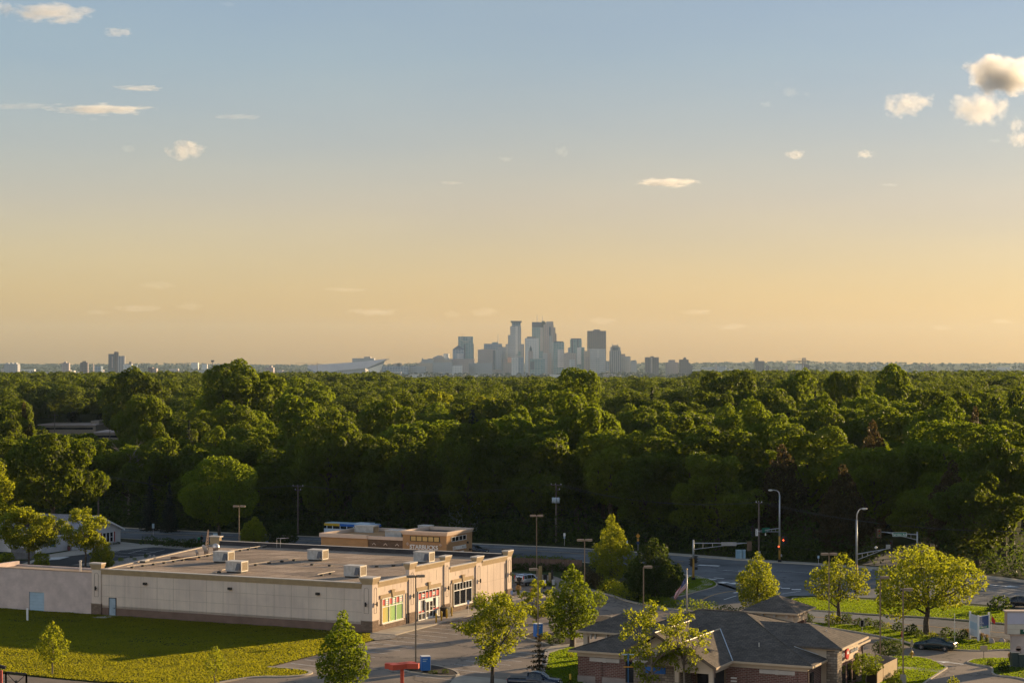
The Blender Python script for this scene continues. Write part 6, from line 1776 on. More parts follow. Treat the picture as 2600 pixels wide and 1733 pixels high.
def signal_head(parent, loc, rz, lit=None, n=3, back=True, brown=False):
    """a signal head that faces local -y before turning by rz"""
    T = Matrix.Translation(loc) @ Matrix.Rotation(rz, 4, 'Z')
    hgt = .36*n
    mb = MB(); mb.T = T
    mb.box(-.18, .18, -.12, .16, -hgt/2, hgt/2)
    for i in range(n):
        z = hgt/2-.18-.36*i
        for k in range(7):
            a0, a1 = math.pi*k/7, math.pi*(k+1)/7
            p = [(.15*math.cos(a0), -.12, z+.15*math.sin(a0)), (.15*math.cos(a1), -.12, z+.15*math.sin(a1)), (.15*math.cos(a1), -.34, z+.13*math.sin(a1)), (.15*math.cos(a0), -.34, z+.13*math.sin(a0))]
            mb.q(*p); mb.q(*p[::-1])
    h = mb.build('signal_head', mat('signal_brown', (.13, .085, .055), .5) if brown else SIGB, parent)
    if back:
        mb = MB(); mb.T = T; mb.box(-.36, .36, .0, .02, -hgt/2-.16, hgt/2+.16); mb.build('backplate', mat('signal_brown', (.13, .085, .055), .5) if brown else SIGB, h)
    cols = {0: ('lens_red', (.30, .02, .01)), 1: ('lens_amber', (.25, .14, .01)), 2: ('lens_green', (.02, .16, .10)), 3: ('lens_green', (.02, .16, .10))}
    for i in range(n):
        z = hgt/2-.18-.36*i
        nm, c = cols[i]
        if lit == i: m = mat('lens_red_lit', (.9, .06, .02), .3, 0, emit=(1.0, .10, .03), estr=2.2)
        else: m = mat(nm, c, .25)
        mb = MB(); mb.T = T @ Matrix.Translation((0, -.125, z)) @ Matrix.Rotation(rad(90), 4, 'X'); mb.lathe([(.145, -.015), (.10, .02), (.02, .03)], 14); mb.build('lens', m, h)
    return h
def signal_pole(name, label, base, h, yellow_to, rz=0.0):
    t = thing(name, label, 'traffic signal', base, rz, 'mast arm traffic signals at the crossing')
    mb = MB(); mb.box(-.28, .28, -.28, .28, 0, .55); mb.build('base', SIGB, t)
    mb = MB(); mb.smooth = True; mb.path([(0, 0, .5), (0, 0, yellow_to)], [.17, .155], 10); mb.build('lower_pole', YELP, t)
    mb = MB(); mb.smooth = True; mb.path([(0, 0, yellow_to), (0, 0, h)], [.15, .11], 10); mb.build('upper_pole', GREYP, t)
    return t
def mast(t, d, l_, z, drop=.9, zend=None):
    d = Vector((d[0], d[1], 0)).normalized(); zend = z if zend is None else zend
    e = d*l_; e.z = zend
    mb = MB(); mb.path([(0, 0, z), e], [.075, .05], 8); mb.path([(0, 0, z-drop), d*l_*.86+Vector((0, 0, zend-.06))], [.05, .04], 8)
    for k in range(1, 5):
        s = k/6.0; a = Vector((0, 0, z)).lerp(e, s); b = Vector((0, 0, z-drop)).lerp(d*l_*.86+Vector((0, 0, zend-.06)), s/.86); mb.tube(a, b, .03, n=5)
    mb.build('mast_arm', GREYP, t)
    return d, e
def luminaire(t, h0, dx, h1, dy=0):
    mb = MB(); mb.smooth = True; pts = [Vector(p) for p in ((0, 0, h0), (dx*.06, dy*.06, h0+(h1-h0)*.5), (dx*.35, dy*.35, h0+(h1-h0)*.86), (dx*.8, dy*.8, h1), (dx, dy, h1-.03))]
    mb.path(spline(pts, 4), .06, 7); mb.path([(0, 0, h0-.8), (dx*.12, dy*.12, h0+(h1-h0)*.5), (dx*.35, dy*.35, h0+(h1-h0)*.84)], .035, 5)
    l = mb.build('lamp_arm', GALV, t)
    mb = MB(); mb.smooth = True; mb.ball((dx*1.16, dy*1.16, h1-.05), (.38, .2, .15), 10, 6); mb.build('street_lamp', mat('lamp_pale', (.62, .58, .52), .4), t)
GREEN = mat('sign_green_plate', (.015, .16, .10), .4, .04)
# near left signal
b1 = P(1760.5, 1474); t = signal_pole('traffic_signal', 'traffic signal on the small grass corner with an arm to the right', b1, zat(1369.6, b1.y), 3.3)
d_, e_ = mast(t, (1, .02), 8.35, 5.5)
signal_head(t, (8.15, .1, 5.05), rad(180), None, 3, True, True)
mb = MB(); mb.box(4.05, 6.25, -.12, -.08, 5.12, 5.66); mb.build('street_sign', BACKP, t)
signal_head(t, (-.32, -.1, 2.75), rad(250), None, 3, True); signal_head(t, (.34, -.1, 3.15), rad(100), None, 3, False)
mb = MB(); mb.box(.2, .6, -.2, .15, 1.65, 2.05); mb.build('walk_signal', SIGB, t)
# far right of it: signal with the curved street light
b2 = P(1979.5, 1428); t = signal_pole('traffic_signal', 'traffic signal with a curved street light and lit red lamp', b2, zat(1256, b2.y), zat(1360, b2.y))
luminaire(t, zat(1256, b2.y), -1.25, zat(1243, b2.y))
d_, e_ = mast(t, (-1, -.25), 4.1, zat(1340, b2.y), .55, zat(1347, b2.y))
signal_head(t, (-4.45, -1.1, zat(1346, b2.y)), rad(-75), None, 4, True)
mb = MB(); mb.box(-3.95, -3.55, -1.05, -1.02, zat(1358, b2.y), zat(1340, b2.y)); ts = mb.build('turn_sign', WHITE, t)
mb = MB(); z_ = zat(1349, b2.y); mb.box(-3.78, -3.72, -1.07, -1.05, z_-.4, z_+.1); mb.path([(-3.75, -1.06, z_+.1), (-3.85, -1.06, z_+.3), (-3.9, -1.06, z_+.3)], .03, 4); mb.box(-3.9, -3.6, -1.07, -1.05, z_+.42, z_+.48); mb.build('arrow', SIGB, ts)
mb = MB(); c0 = Vector((-2.25, -.5, zat(1344, b2.y)))
dv = Vector((-.72, -.7, 0)).normalized()*.95
mb.q(c0-dv+Vector((0, 0, -.36)), c0+dv+Vector((0, 0, -.36)), c0+dv+Vector((0, 0, .36)), c0-dv+Vector((0, 0, .36))); mb.q(c0-dv+Vector((0, .02, .36)), c0+dv+Vector((0, .02, .36)), c0+dv+Vector((0, .02, -.36)), c0-dv+Vector((0, .02, -.36)))
mb.build('street_sign', GREEN, t)
signal_head(t, (.62, -.1, zat(1370, b2.y)), rad(-20), 1, 3, True)
signal_head(t, (1.0, .15, zat(1371, b2.y)), rad(70), None, 3, False)
signal_head(t, (-.16, -.2, zat(1386, b2.y)-.18), rad(-10), 0, 2, False)
mb = MB(); mb.box(.15, .35, -.3, -.05, zat(1412, b2.y), zat(1406, b2.y)); mb.build('push_button', BACKP, t)
mb = MB(); mb.tube((-2.3, -.5, zat(1358, b2.y)), (-2.3, -.5, zat(1352, b2.y)), .10, n=8); mb.build('camera_box', LENS, t)
# signal hidden by the broad olive tree, with its own street light
b3 = P(2175, 1508); t = signal_pole('traffic_signal', 'signal with a street light rising behind the broad olive tree', b3, zat(1318, b3.y), zat(1432, b3.y))
luminaire(t, zat(1318, b3.y), .95, zat(1290, b3.y))
d_, e_ = mast(t, (1, .45), 5.4, zat(1406, b3.y), .8, zat(1391, b3.y+2.4))
signal_head(t, (5.2, 2.3, zat(1383, b3.y+2.4)), rad(-70), None, 3, True)
mb = MB(); mb.box(4.4, 5.0, 2.0, 2.05, zat(1391, b3.y+2.4), zat(1381, b3.y+2.4)); mb.build('turn_sign', BACKP, t)
mb = MB(); mb.smooth = True; mb.ball((2.9, 1.35, zat(1389, b3.y+1.4)), (.2, .2, .2), 8, 6); mb.build('detector', LENS, t)
# signal with the street name, arm to the left
b4 = P(2329, 1447); t = signal_pole('traffic_signal', 'signal arm carrying the lettered green street name sign', b4, zat(1349, b4.y), 3.0)
d_, e_ = mast(t, (-1, .02), 5.75, zat(1356.5, b4.y), .8, zat(1349, b4.y))
signal_head(t, (-5.85, -.1, zat(1352.5, b4.y)), rad(0), None, 3, True, True)
xa, xb = (2265.6-2329)*b4.y/F, (2302-2329)*b4.y/F; za, zb = zat(1361, b4.y), zat(1350.5, b4.y)
mb = MB(); mb.box(xa, xb, -.16, -.12, za, zb); sg = mb.build('street_sign', GREEN, t)
mb = MB()
for x0, x1, z0, z1 in ((xa, xb, za, za+.05), (xa, xb, zb-.05, zb), (xa, xa+.05, za, zb), (xb-.05, xb, za, zb)): mb.box(x0, x1, -.175, -.158, z0, z1)
mb.build('sign_border', LET, sg)
text_mesh('sign_letters', 'Fairview Ave', .43, LET, sg, face_frame(((xa+xb)/2, -.17, (za+zb)/2-.02), (1, 0, 0), (0, 0, 1)), .01, bold=.006)
def post_sign(name, label, x, yb, plates, pole_m=None, h=None, rz=0.0):
    """plates: list of (shape, z centre, width, height, material)"""
    p = P(x, yb); t = thing(name, label, 'road sign', p, rz)
    top = max(z+hh/2 for s_, z, w, hh, m in plates)
    mb = MB(); mb.tube((0, .03, 0), (0, .03, top), .035, n=6); mb.build('post', pole_m or GALV, t)
    for s_, z, w, hh, m in plates:
        mb = MB()
        if s_ == 'box': mb.box(-w/2, w/2, -.03, 0, z-hh/2, z+hh/2)
        elif s_ == 'diamond':
            i = [mb.pt(q) for q in ((-w/2, -.02, z), (0, -.02, z-hh/2), (w/2, -.02, z), (0, -.02, z+hh/2))]; mb.face(i)
            i = [mb.pt(q) for q in ((-w/2, 0, z), (0, 0, z-hh/2), (w/2, 0, z), (0, 0, z+hh/2))]; mb.face(i[::-1])
        mb.build('sign_plate', m, t)
    return t
AMB = mat('sign_amber', (.55, .25, .02), .5, .05)
PALEB = mat('sign_pale_blue', (.40, .52, .60), .5, .05)
HBLUE = mat('sign_handicap_blue', (.30, .40, .62), .5, .05)
post_sign('bus_stop_sign', 'pale plate on a post by the road left of the round street tree', 389, 1358.5, [('box', 1.75, .42, .85, PALEB), ('box', 1.15, .3, .2, mat('sign_navy', (.03, .05, .12), .5))])
post_sign('speed_sign', 'white plate on a thin post at the wood edge, right of the café', 1433, 1386, [('box', 2.0, .36, .55, WHITE), ('box', 1.5, .3, .25, PALEB)])
post_sign('warning_sign', 'amber diamond warning sign at the wood edge', 1620, 1398, [('diamond', 2.55, .75, .85, AMB), ('box', 1.85, .36, .36, AMB), ('box', 1.35, .5, .4, mat('sign_navy', (.03, .05, .12), .5))])
post_sign('route_sign', 'pale narrow plate beside the tall twin topped tree', 1592, 1396, [('box', 1.3, .28, .75, PALEB)])
post_sign('curb_sign', 'small pale plate on a post by the far sidewalk', 2078, 1434, [('box', 1.3, .3, .4, PALEB)])
post_sign('utility_sign', 'black and white plate low on the pole by the crossing', 1928, 1421, [('box', 1.0, .34, .8, mat('sign_mixed', (.45, .46, .5), .5, .5, 9.0))])
post_sign('parking_sign', 'blue and white parking sign at the far end of the shop', 1299, 1535, [('box', 1.65, .3, .55, HBLUE)])
for x, yb, lab in ((1262, 1546, 'blue and white parking sign near the cream wall'), (1240, 1562, 'parking sign showing between the airy twigs'), (1189, 1560, 'parking sign right of the yellow posts'), (1267, 1582, 'small white sign on the stall row behind the twigs'), (1290, 1574, 'white sign post between the stalls and the slim tree')):
    post_sign('parking_sign', lab, x, yb, [('box', 1.6, .3, .5, HBLUE)], None)
post_sign('stop_sign', 'back of a grey square sign on a dark post, by the exit lane', 2498, 1677, [('box', 1.35, .75, .62, mat('sign_back_tan', (.36, .31, .24), .6))], DARKM)
post_sign('lot_sign', 'back of a pale double sign at the lot corner behind the bank', 2189, 1605, [('box', 1.1, .55, .7, mat('sign_back_tan', (.36, .31, .24), .6)), ('box', 1.1, .3, .72, BACKP)])
post_sign('red_marker', 'thin red and white marker post left of the sedan', 2290, 1634, [('box', 1.1, .16, .7, mat('marker_red', (.5, .10, .08), .6))], LENS)
post_sign('marker_sign', 'narrow tan sign at the lane edge left of the hydrant', 2315, 1655, [('box', 1.0, .28, .75, mat('sign_tan', (.42, .34, .20), .6))])
post_sign('for_lease_post', 'thin white post with a yellow tag beside the sedan', 2424, 1631, [('box', 1.0, .34, .26, mat('tag_green', (.40, .45, .12), .6)), ('box', 3.3, .04, .1, LENS)], LENS)
post_sign('arrow_sign', 'blue pole with a slanting white arm at the lower frame edge', 1595, 1790, [('box', 4.4, .12, .9, mat('pole_blue', (.03, .14, .30), .5)), ('box', 4.75, 1.1, .08, PALEB), ('box', 3.6, .9, .10, AMB)], mat('pole_blue', (.03, .14, .30), .5))
# white marker post on the lawn
p = P(69.5, 1576); t = thing('white_post', 'thin white marker post on the shaded lawn', 'post', p); mb = MB(); mb.box(-.12, .12, -.06, .06, 0, 1.6); mb.build('post', WHITE, t)
# utility poles and wires
def util_pole(x, yb, ytop, label, arms, trans=False):
    p = P(x, yb); h = zat(ytop, p.y)
    t = thing('utility_pole', label, 'utility pole', p, -.35, 'wooden utility poles along the wood')
    mb = MB(); mb.path([(0, 0, 0), (0, 0, h)], [.19, .13], 8); mb.build('pole', WOODP, t)
    for dz, l_ in arms:
        mb = MB(); mb.box(-l_, l_, -.06, .06, h-dz-.07, h-dz+.07)
        a = mb.build('cross_arm', WOODP, t)
        for s_ in (-.9, -.1, .9):
            mb = MB(); mb.lathe([(.05, 0), (.08, .08), (.04, .22)], 8, (s_*l_, 0, h-dz+.07)); mb.build('insulator', LENS, a)
    if trans:
        for dx, dy in ((-.45, -.25), (.05, -.42), (.50, -.2)):
            mb = MB(); mb.smooth = True; mb.lathe([(.05, -.5), (.24, -.48), (.25, .42), (.1, .5)], 12, (dx, dy, h-2.9)); mb.build('transformer', mat('transformer_grey', (.45, .52, .58), .4), t)
        mb = MB(); mb.box(-.75, .75, -.05, .05, h-2.7, h-2.6); mb.build('bracket', GALV, t)
    return Vector((p.x, p.y, h))
uo = [util_pole(250, 1330, 1203, 'utility pole beside the tall house tree', [(.3, 1.1)]), util_pole(756.5, 1356, 1230, 'utility pole in the dark wood left of the café', [(.3, 1.1), (1.0, .6)]),
      util_pole(1412, 1376, 1227, 'utility pole with three pale transformers', [(.25, 1.0), (1.1, .7)], True), util_pole(1927, 1419, 1273, 'utility pole left of the curved street light', [(.2, .5)])]
left = PD(-120, 1195, 412); right = PD(2700, 1345, 292)
chain = [left] + uo + [right]
WIRE = mat('wire', (.05, .05, .055), .5, .05)
for k, (dz, dx, sag) in enumerate(((-.05, -.9, 1.5), (-.05, 0, 1.6), (-.05, .9, 1.7), (-4.3, 0, 1.2), (-6.2, .1, 1.1))):
    o0 = chain[0]; mb = MB()
    for a, b in zip(chain, chain[1:]):
        pts = []
        for i in range(13):
            s = i/12.0; q = a.lerp(b, s); q = q-o0; q.z += dz-sag*4*s*(1-s); q.x += dx; pts.append(q)
        mb.path(pts, .016, 4, False)
    w = mb.build('power_line', WIRE, None, o0); tag(w, ['upper power line on the left side of the cross arms', 'upper power line on the pole tops', 'upper power line on the right side of the cross arms', 'lower cable strung well below the cross arms', 'lowest cable strung along the poles'][k], 'power line', 'power lines along the wood')
for x, yt, d, lab in ((139, 1050, 780, 'small utility pole above the long low building'), (279, 1084, 700, 'small utility pole in front of the second pale roof'), (408, 1049, 640, 'small utility pole behind the bright trees on the left')):
    p = PD(x, yt, d); t = thing('utility_pole', lab, 'utility pole', (p.x, d, 0)); mb = MB(); mb.path([(0, 0, 0), (0, 0, p.z)], [.16, .12], 6); mb.build('pole', WOODP, t); mb = MB(); mb.box(-1.2, 1.2, -.06, .06, p.z-.6, p.z-.45); mb.build('cross_arm', WOODP, t)
# cabinets by the crossing
for x0, x1, lab in ((1869, 1884, 'pale blue utility cabinet by the crossing'), (1885.5, 1893, 'narrow utility cabinet beside the pale blue one')):
    a, b = P(x0, 1419), P(x1, 1419); t = thing('utility_cabinet', lab, 'utility cabinet', a); w_ = b.x-a.x
    mb = MB(); mb.box(0, w_, 0, .8, .05, 1.42); mb.build('cabinet', mat('cabinet_blue', (.30, .42, .48), .5), t)
    mb = MB(); mb.box(-.04, w_+.04, -.04, .84, 1.42, 1.5); mb.build('lid', mat('cabinet_blue', (.30, .42, .48), .5), t); mb = MB(); mb.box(.05, w_*.62, -.03, 0, .15, 1.35); mb.build('door', mat('cabinet_door', (.20, .33, .42), .5), t)
# flagpole and flag
p = P(1744, 1556); hF = zat(1446, p.y)
t = thing('flagpole', 'white flagpole with a ball top behind the bank roof', 'flagpole', p); mb = MB(); mb.smooth = True; mb.path([(0, 0, 0), (0, 0, hF)], [.12, .075], 10); mb.build('pole', mat('pole_white', (.62, .55, .48), .35, .05, metal=.2), t)
mb = MB(); mb.smooth = True; mb.ball((0, 0, hF+.1), .13, 10, 8); mb.build('ball', mat('ball_gold', (.6, .42, .2), .3, metal=.6), t); mb = MB(); mb.tube((-.12, -.1, .8), (-.1, -.1, hF), .012, n=4); mb.build('halyard', WIRE, t)
def flag_mat():
    m, nt, b, out = new_mat('flag_cloth')
    uvn = nt.nodes.new('ShaderNodeUVMap'); sp = nt.nodes.new('ShaderNodeSeparateXYZ'); nt.links.new(uvn.outputs[0], sp.inputs[0])
    s = math_(nt, 'GREATER_THAN', math_(nt, 'MODULO', math_(nt, 'MULTIPLY', sp.outputs[1], 13.0), 2.0), 1.0)
    c = mixc(nt, s, (.45, .02, .03), (.72, .68, .64))
    can = math_(nt, 'MULTIPLY', math_(nt, 'LESS_THAN', sp.outputs[0], .40), math_(nt, 'GREATER_THAN', sp.outputs[1], .46))
    v = N(nt, 'TexVoronoi'); v.inputs['Scale'].default_value = 14.0; v.inputs['Randomness'].default_value = .15; nt.links.new(uvn.outputs[0], v.inputs['Vector'])
    stc = mixc(nt, math_(nt, 'LESS_THAN', v.outputs['Distance'], .2), (.02, .03, .14), (.7, .68, .66))
    nt.links.new(mixc(nt, can, c, stc), b.inputs['Base Color']); b.inputs['Roughness'].default_value = .8
    return m
top = PD(1741, 1461, p.y-.1)-Vector((p.x, p.y, 0)); bot = PD(1713, 1522, p.y-.1)-Vector((p.x, p.y, 0))
nu, nv = 14, 10; vs = []; uvs = []
for i in range(nu+1):
    for j in range(nv+1):
        u, v_ = i/nu, j/nv
        # the hoist hangs on the halyard, the fly droops away from it
        hoist = Vector((-.14, -.1, top.z-.1-(1-v_)*1.5))
        fall = Vector((bot.x-.0, bot.y, bot.z+v_*.55))
        q = hoist.lerp(fall, u**.9); q.x += .10*math.sin(u*9+v_*4)*u; q.y += .22*math.sin(u*8+v_*7)*u; q.z += .25*u*(1-u)
        vs.append(q[:]); uvs.append((u, v_))
fs = [(i*(nv+1)+j, (i+1)*(nv+1)+j, (i+1)*(nv+1)+j+1, i*(nv+1)+j+1) for i in range(nu) for j in range(nv)]
me = bpy.data.meshes.new('flag'); me.from_pydata(vs, [], fs); uvl = me.uv_layers.new(name='UVMap')
for lp in me.loops: uvl.data[lp.index].uv = uvs[lp.vertex_index]
for pl in me.polygons: pl.use_smooth = True
me.materials.append(flag_mat()); o = obj_from(me, 'flag', None, p); tag(o, 'drooping red and white striped flag on the flagpole', 'flag')
# wooden fence behind the drive-through
fa, fb = P(1292, 1443), P(1478, 1450)
t = thing('wood_fence', 'weathered board fence along the road behind the drive-through', 'fence', fa, math.atan2(fb.y-fa.y, fb.x-fa.x)); Lf = (fb-fa).length
mb = MB(); k = 0; x = 0
while x < Lf: mb.box(x, x+.135, -.02+.01*(k % 2), .0+.01*(k % 2), .04, 1.75+.05*math.sin(k*1.7)); x += .15; k += 1
mb.build('boards', brick_mat('fence_board', (.15, .095, .07), (.20, .13, .095), (.05, .035, .03), .15, 9.0, .01, 0.0, vscale=2.0), t)
for z in (.35, 1.4): mb = MB(); mb.box(0, Lf, .01, .07, z, z+.09); mb.build('rail', WOODP, t)
for i in range(int(Lf/2.4)+1): mb = MB(); mb.box(i*2.4, i*2.4+.1, .05, .15, 0, 1.85); mb.build('post', WOODP, t)
# directional sign on the fence, menu boards, clearance bar, bin
p = P(1447, 1448); t = thing('banner_sign', 'white lettered panel in front of the wooden fence', 'sign', p); mb = MB(); mb.box(-1.15, 1.15, -.05, 0, 1.05, 1.42); pn = mb.build('panel', WHITE, t); text_mesh('sign_letters', 'DRIVE-THRU', .26, mat('letters_dim', (.30, .28, .27), .6), pn, face_frame((0, -.06, 1.23), (1, 0, 0), (0, 0, 1)), .005)
for x in (-1.0, .9): mb = MB(); mb.box(x, x+.08, 0, .06, 0, 1.05); mb.build('post', DARKM, t)
for x, yb, w, h, m, lab in ((1372, 1488, .42, 2.9, mat('board_tan', (.34, .25, .10), .6), 'tall tan edged menu board at the drive-through'), (1384, 1488, .5, 1.7, DARKM, 'dark lower menu board beside the tall one'), (1396, 1487, .28, 1.9, mat('post_tan', (.45, .33, .15), .6), 'tan post of the drive-through'), (1402, 1487, .2, 2.2, DARKM, 'thin dark order post by the tan post')):
    p = P(x, yb); t = thing('menu_board', lab, 'menu board', p, .5); mb = MB(); mb.box(-w/2, w/2, -.12, .12, .5, h); mb.build('panel', m, t); mb = MB(); mb.box(-w/2+.06, w/2-.06, -.08, .08, 0, .5); mb.build('foot', DARKM, t)
p = P(1404, 1490); t = thing('a_frame_sign', 'small white board leaning by the order post', 'sign', p, .3); mb = MB(); i = [mb.pt(q) for q in ((-.2, -.2, .35), (.2, -.2, .35), (.2, 0, 1.1), (-.2, 0, 1.1))]; mb.face(i); mb.face(i[::-1]); mb.build('panel', WHITE, t); mb = MB(); mb.tube((-.18, .2, 0), (-.18, 0, 1.1), .02, n=4); mb.tube((.18, .2, 0), (.18, 0, 1.1), .02, n=4); mb.tube((-.18, -.3, 0), (-.18, -.2, .35), .02, n=4); mb.tube((.18, -.3, 0), (.18, -.2, .35), .02, n=4); mb.build('leg', DARKM, t)
p = P(1382, 1494); t = thing('ballot_bin', 'white topped dark bin on the drive-through curb', 'bin', p); mb = MB(); mb.box(-.19, .19, -.17, .17, 0, .75); mb.build('body', DARKM, t); mb = MB(); mb.box(-.22, .22, -.2, .2, .75, 1.25); mb.build('top', WHITE, t)
# bollards and litter bin at the shop entrance
for x, yb, lab in ((1107.5, 1579, 'yellow bollard nearest the shop doors'), (1121, 1574, 'yellow bollard in the middle of the three'), (1134, 1568, 'yellow bollard farthest from the shop doors'), (1147, 1563, 'faint yellow bollard by the wall behind the twigs')):
    p = P(x, yb, .15); t = thing('bollard', lab, 'bollard', p, group='yellow bollards before the shop'); mb = MB(); mb.smooth = True; mb.lathe([(.10, -.1), (.10, 1.05), (.07, 1.13), (.01, 1.16)], 12); mb.build('post', mat('bollard_yellow', (.62, .38, .03), .5, .06), t)
p = P(1130, 1563, .15); t = thing('litter_bin', 'square dark litter bin by the entrance pier', 'litter bin', p, ROT); mb = MB(); mb.box(-.45, .45, -.45, .45, 0, .95); mb.build('body', DARKM, t); mb = MB(); mb.box(-.5, .5, -.5, .5, .95, 1.15); mb.build('lid', mat('bin_lid', (.04, .035, .03), .5), t)
for x, yb, lab in ((1448, 1745, 'yellow bollard at the bank drive-through edge'),):
    p = P(x, yb); t = thing('bollard', lab, 'bollard', p); mb = MB(); mb.smooth = True; mb.lathe([(.11, -.1), (.11, 1.3), (.07, 1.38), (.01, 1.4)], 12); mb.build('post', mat('bollard_yellow', (.62, .38, .03), .5, .06), t)
# blue cube directory signs
def cube_sign(x, yb, s, h, label, rz):
    p = P(x, yb); t = thing('cube_sign', label, 'sign', p, rz, 'blue directory signs on the lot')
    mb = MB(); mb.box(-s/2, s/2, -s/2, s/2, .35, h); c = mb.build('box', mat('cube_blue', (.03, .16, .48), .4, .06), t)
    mb = MB(); mb.box(s/2, s/2+.03, -s/2, s/2, .35, h); mb.box(-s/2, s/2+.03, -s/2-.0, s/2, h, h+.05); mb.build('white_side', WHITE, c)
    mb = MB(); mb.box(-s*.3, s*.3, -s*.3, s*.3, 0, .35); mb.build('foot', DARKM, t)
    mb = MB()
    for z, l_ in ((h-.28, .55), (h-.48, .40)): mb.box(-s*.38, -s*.38+s*l_, -s/2-.012, -s/2, z, z+.09)
    mb.build('text_bar', PALEB, c)
cube_sign(1080, 1708, .92, 1.75, 'blue box sign with white lines on the stall island', .2)
cube_sign(1366, 1622, .80, 1.8, 'blue and white box sign behind the lamp post', .5)
# red cluster sign on a pole
p = P(1021, 1800); hR = zat(1694, p.y); t = thing('red_sign', 'red pole topped by four flat red boxes', 'sign', p); RB_ = mat('sign_red_orange', (.52, .075, .035), .5, .06)
mb = MB(); mb.box(-.16, .16, -.16, .16, 0, hR+.1); mb.build('pole', RB_, t)
for sx, ang in ((-1.15, -.15), (1.15, -.12), (-.55, .65), (.62, .62)):
    mb = MB(); mb.T = Matrix.Translation((sx*.72, -.55 if abs(sx) < 1 and sx < 0 else (.55 if abs(sx) < 1 else 0), hR-.05)) @ Matrix.Rotation(ang, 4, 'Z'); mb.box(-.72, .72, -.34, .34, 0, .48); mb.build('red_box', RB_, t)
# white real estate sign made of two panels in a V
p = P(2498, 1633); t = thing('white_board_sign', 'white framed board sign with a blue and green panel', 'sign', P(2484, 1625))
pc = P(2484, 1629)-P(2484, 1625); pa = P(2463, 1621)-P(2484, 1625); pb = P(2511, 1624)-P(2484, 1625)
BL = mat('board_grey_white', (.66, .66, .68), .6, .05)
for q, h in ((pc, 3.05), (pa, 3.2), (pb, 3.2)):
    mb = MB(); mb.box(q.x-.10, q.x+.10, q.y-.10, q.y+.10, 0, h); mb.build('post', WHITE, t)
def panel(a, b, z0, z1, m, name, off=0.0, th=.03):
    a, b = Vector((a.x, a.y, 0)), Vector((b.x, b.y, 0)); n = Vector(((b-a).y, -(b-a).x, 0)).normalized(); a = a+n*off; b = b+n*off
    mb = MB(); i = [mb.pt(q) for q in (a+Vector((0, 0, z0)), b+Vector((0, 0, z0)), b+Vector((0, 0, z1)), a+Vector((0, 0, z1)), a-n*th+Vector((0, 0, z0)), b-n*th+Vector((0, 0, z0)), b-n*th+Vector((0, 0, z1)), a-n*th+Vector((0, 0, z1)))]
    for f in ((0, 1, 2, 3), (7, 6, 5, 4), (3, 2, 6, 7), (1, 5, 6, 2), (0, 4, 5, 1), (0, 3, 7, 4)): mb.face([i[k] for k in f])
    return mb.build(name, m, t)
panel(pa, pc, .5, 2.95, BL, 'left_panel'); panel(pc, pb, .25, 2.95, WHITE, 'right_panel')
panel(pa, pc, 1.3, 2.1, mat('board_pale_blue', (.44, .56, .66), .6, .04), 'blue_panel', .03)
panel(pc, pb, 1.75, 2.85, mat('board_navy', (.015, .07, .22), .5, .05), 'navy_panel', .03); panel(pc, pb, 1.45, 1.75, mat('board_green', (.03, .22, .17), .5, .05), 'green_panel', .03)
dv = (pb-pc).normalized(); nn = Vector((dv.y, -dv.x, 0))
text_mesh('sign_letters', 'FOR LEASE', .24, LET, t, face_frame(pc.lerp(pb, .5)+nn*.05+Vector((0, 0, 1.60)), dv, (0, 0, 1)), .004)
text_mesh('sign_letters', 'RETAIL', .24, mat('letters_dim_blue', (.35, .45, .6), .5), t, face_frame(pc.lerp(pb, .32)+nn*.05+Vector((0, 0, 2.05)), dv, (0, 0, 1)), .004)
p = P(2517, 1606); t = thing('red_flag_marker', 'small red and white flag on the grass behind the board sign', 'flag', p); mb = MB(); mb.tube((0, 0, 0), (0, 0, 2.2), .02, n=5); mb.build('staff', LENS, t); mb = MB(); mb.q((0, 0, 1.4), (.45, .05, 1.0), (.5, .05, 1.5), (0, 0, 2.1)); mb.q((0, .01, 2.1), (.5, .06, 1.5), (.45, .06, 1.0), (0, .01, 1.4)); mb.build('cloth', RED, t)
# tall tenant sign at the right edge
SGN = P(2612, 1692); t = thing('tenant_sign', 'tall cream sign with pale panels, cut by the frame', 'sign', SGN); zt, zb_ = zat(1551, SGN.y), zat(1608, SGN.y); xl = (2553-2612)*SGN.y/F
mb = MB(); mb.box(-1.85, 1.85, -.4, .4, 0, zb_-.12); mb.build('column', EIFS_P, t)
mb = MB(); mb.box(xl, -xl, -.45, .45, zb_, zt); sgb = mb.build('sign_cabinet', mat('sign_tan_frame', (.42, .29, .21), .7, .06), t)
mb = MB(); mb.box(xl-.14, -xl+.14, -.6, .6, zt, zt+.12); mb.build('cap', CTRIM, sgb); mb = MB(); mb.box(-2.0, 2.0, -.5, .5, zb_-.13, zb_-.002); mb.build('ledge', mat('sign_tan_frame', (.42, .29, .21), .7, .06), sgb)
zz = [zb_+.04, zb_+.55, zb_+1.05, zt-.03]
for z0, z1, m in ((zz[2]+.03, zz[3], mat('panel_lilac', (.50, .48, .56), .5, .03)), (zz[1]+.03, zz[2], mat('panel_cream', (.58, .52, .42), .5, .05)), (zz[0], zz[1], mat('panel_cream', (.58, .52, .42), .5, .05))):
    mb = MB(); mb.box(xl+.08, -xl-.08, -.48, -.45, z0, z1); mb.build('panel', m, sgb)
mb = MB(); xg = (2587-2612)*SGN.y/F; mb.box(xg, xg+2.0, -.5, -.485, zz[0]+.0, zz[1]-.02); gp = mb.build('green_panel', mat('panel_green', (.012, .075, .045), .45, .04), sgb)
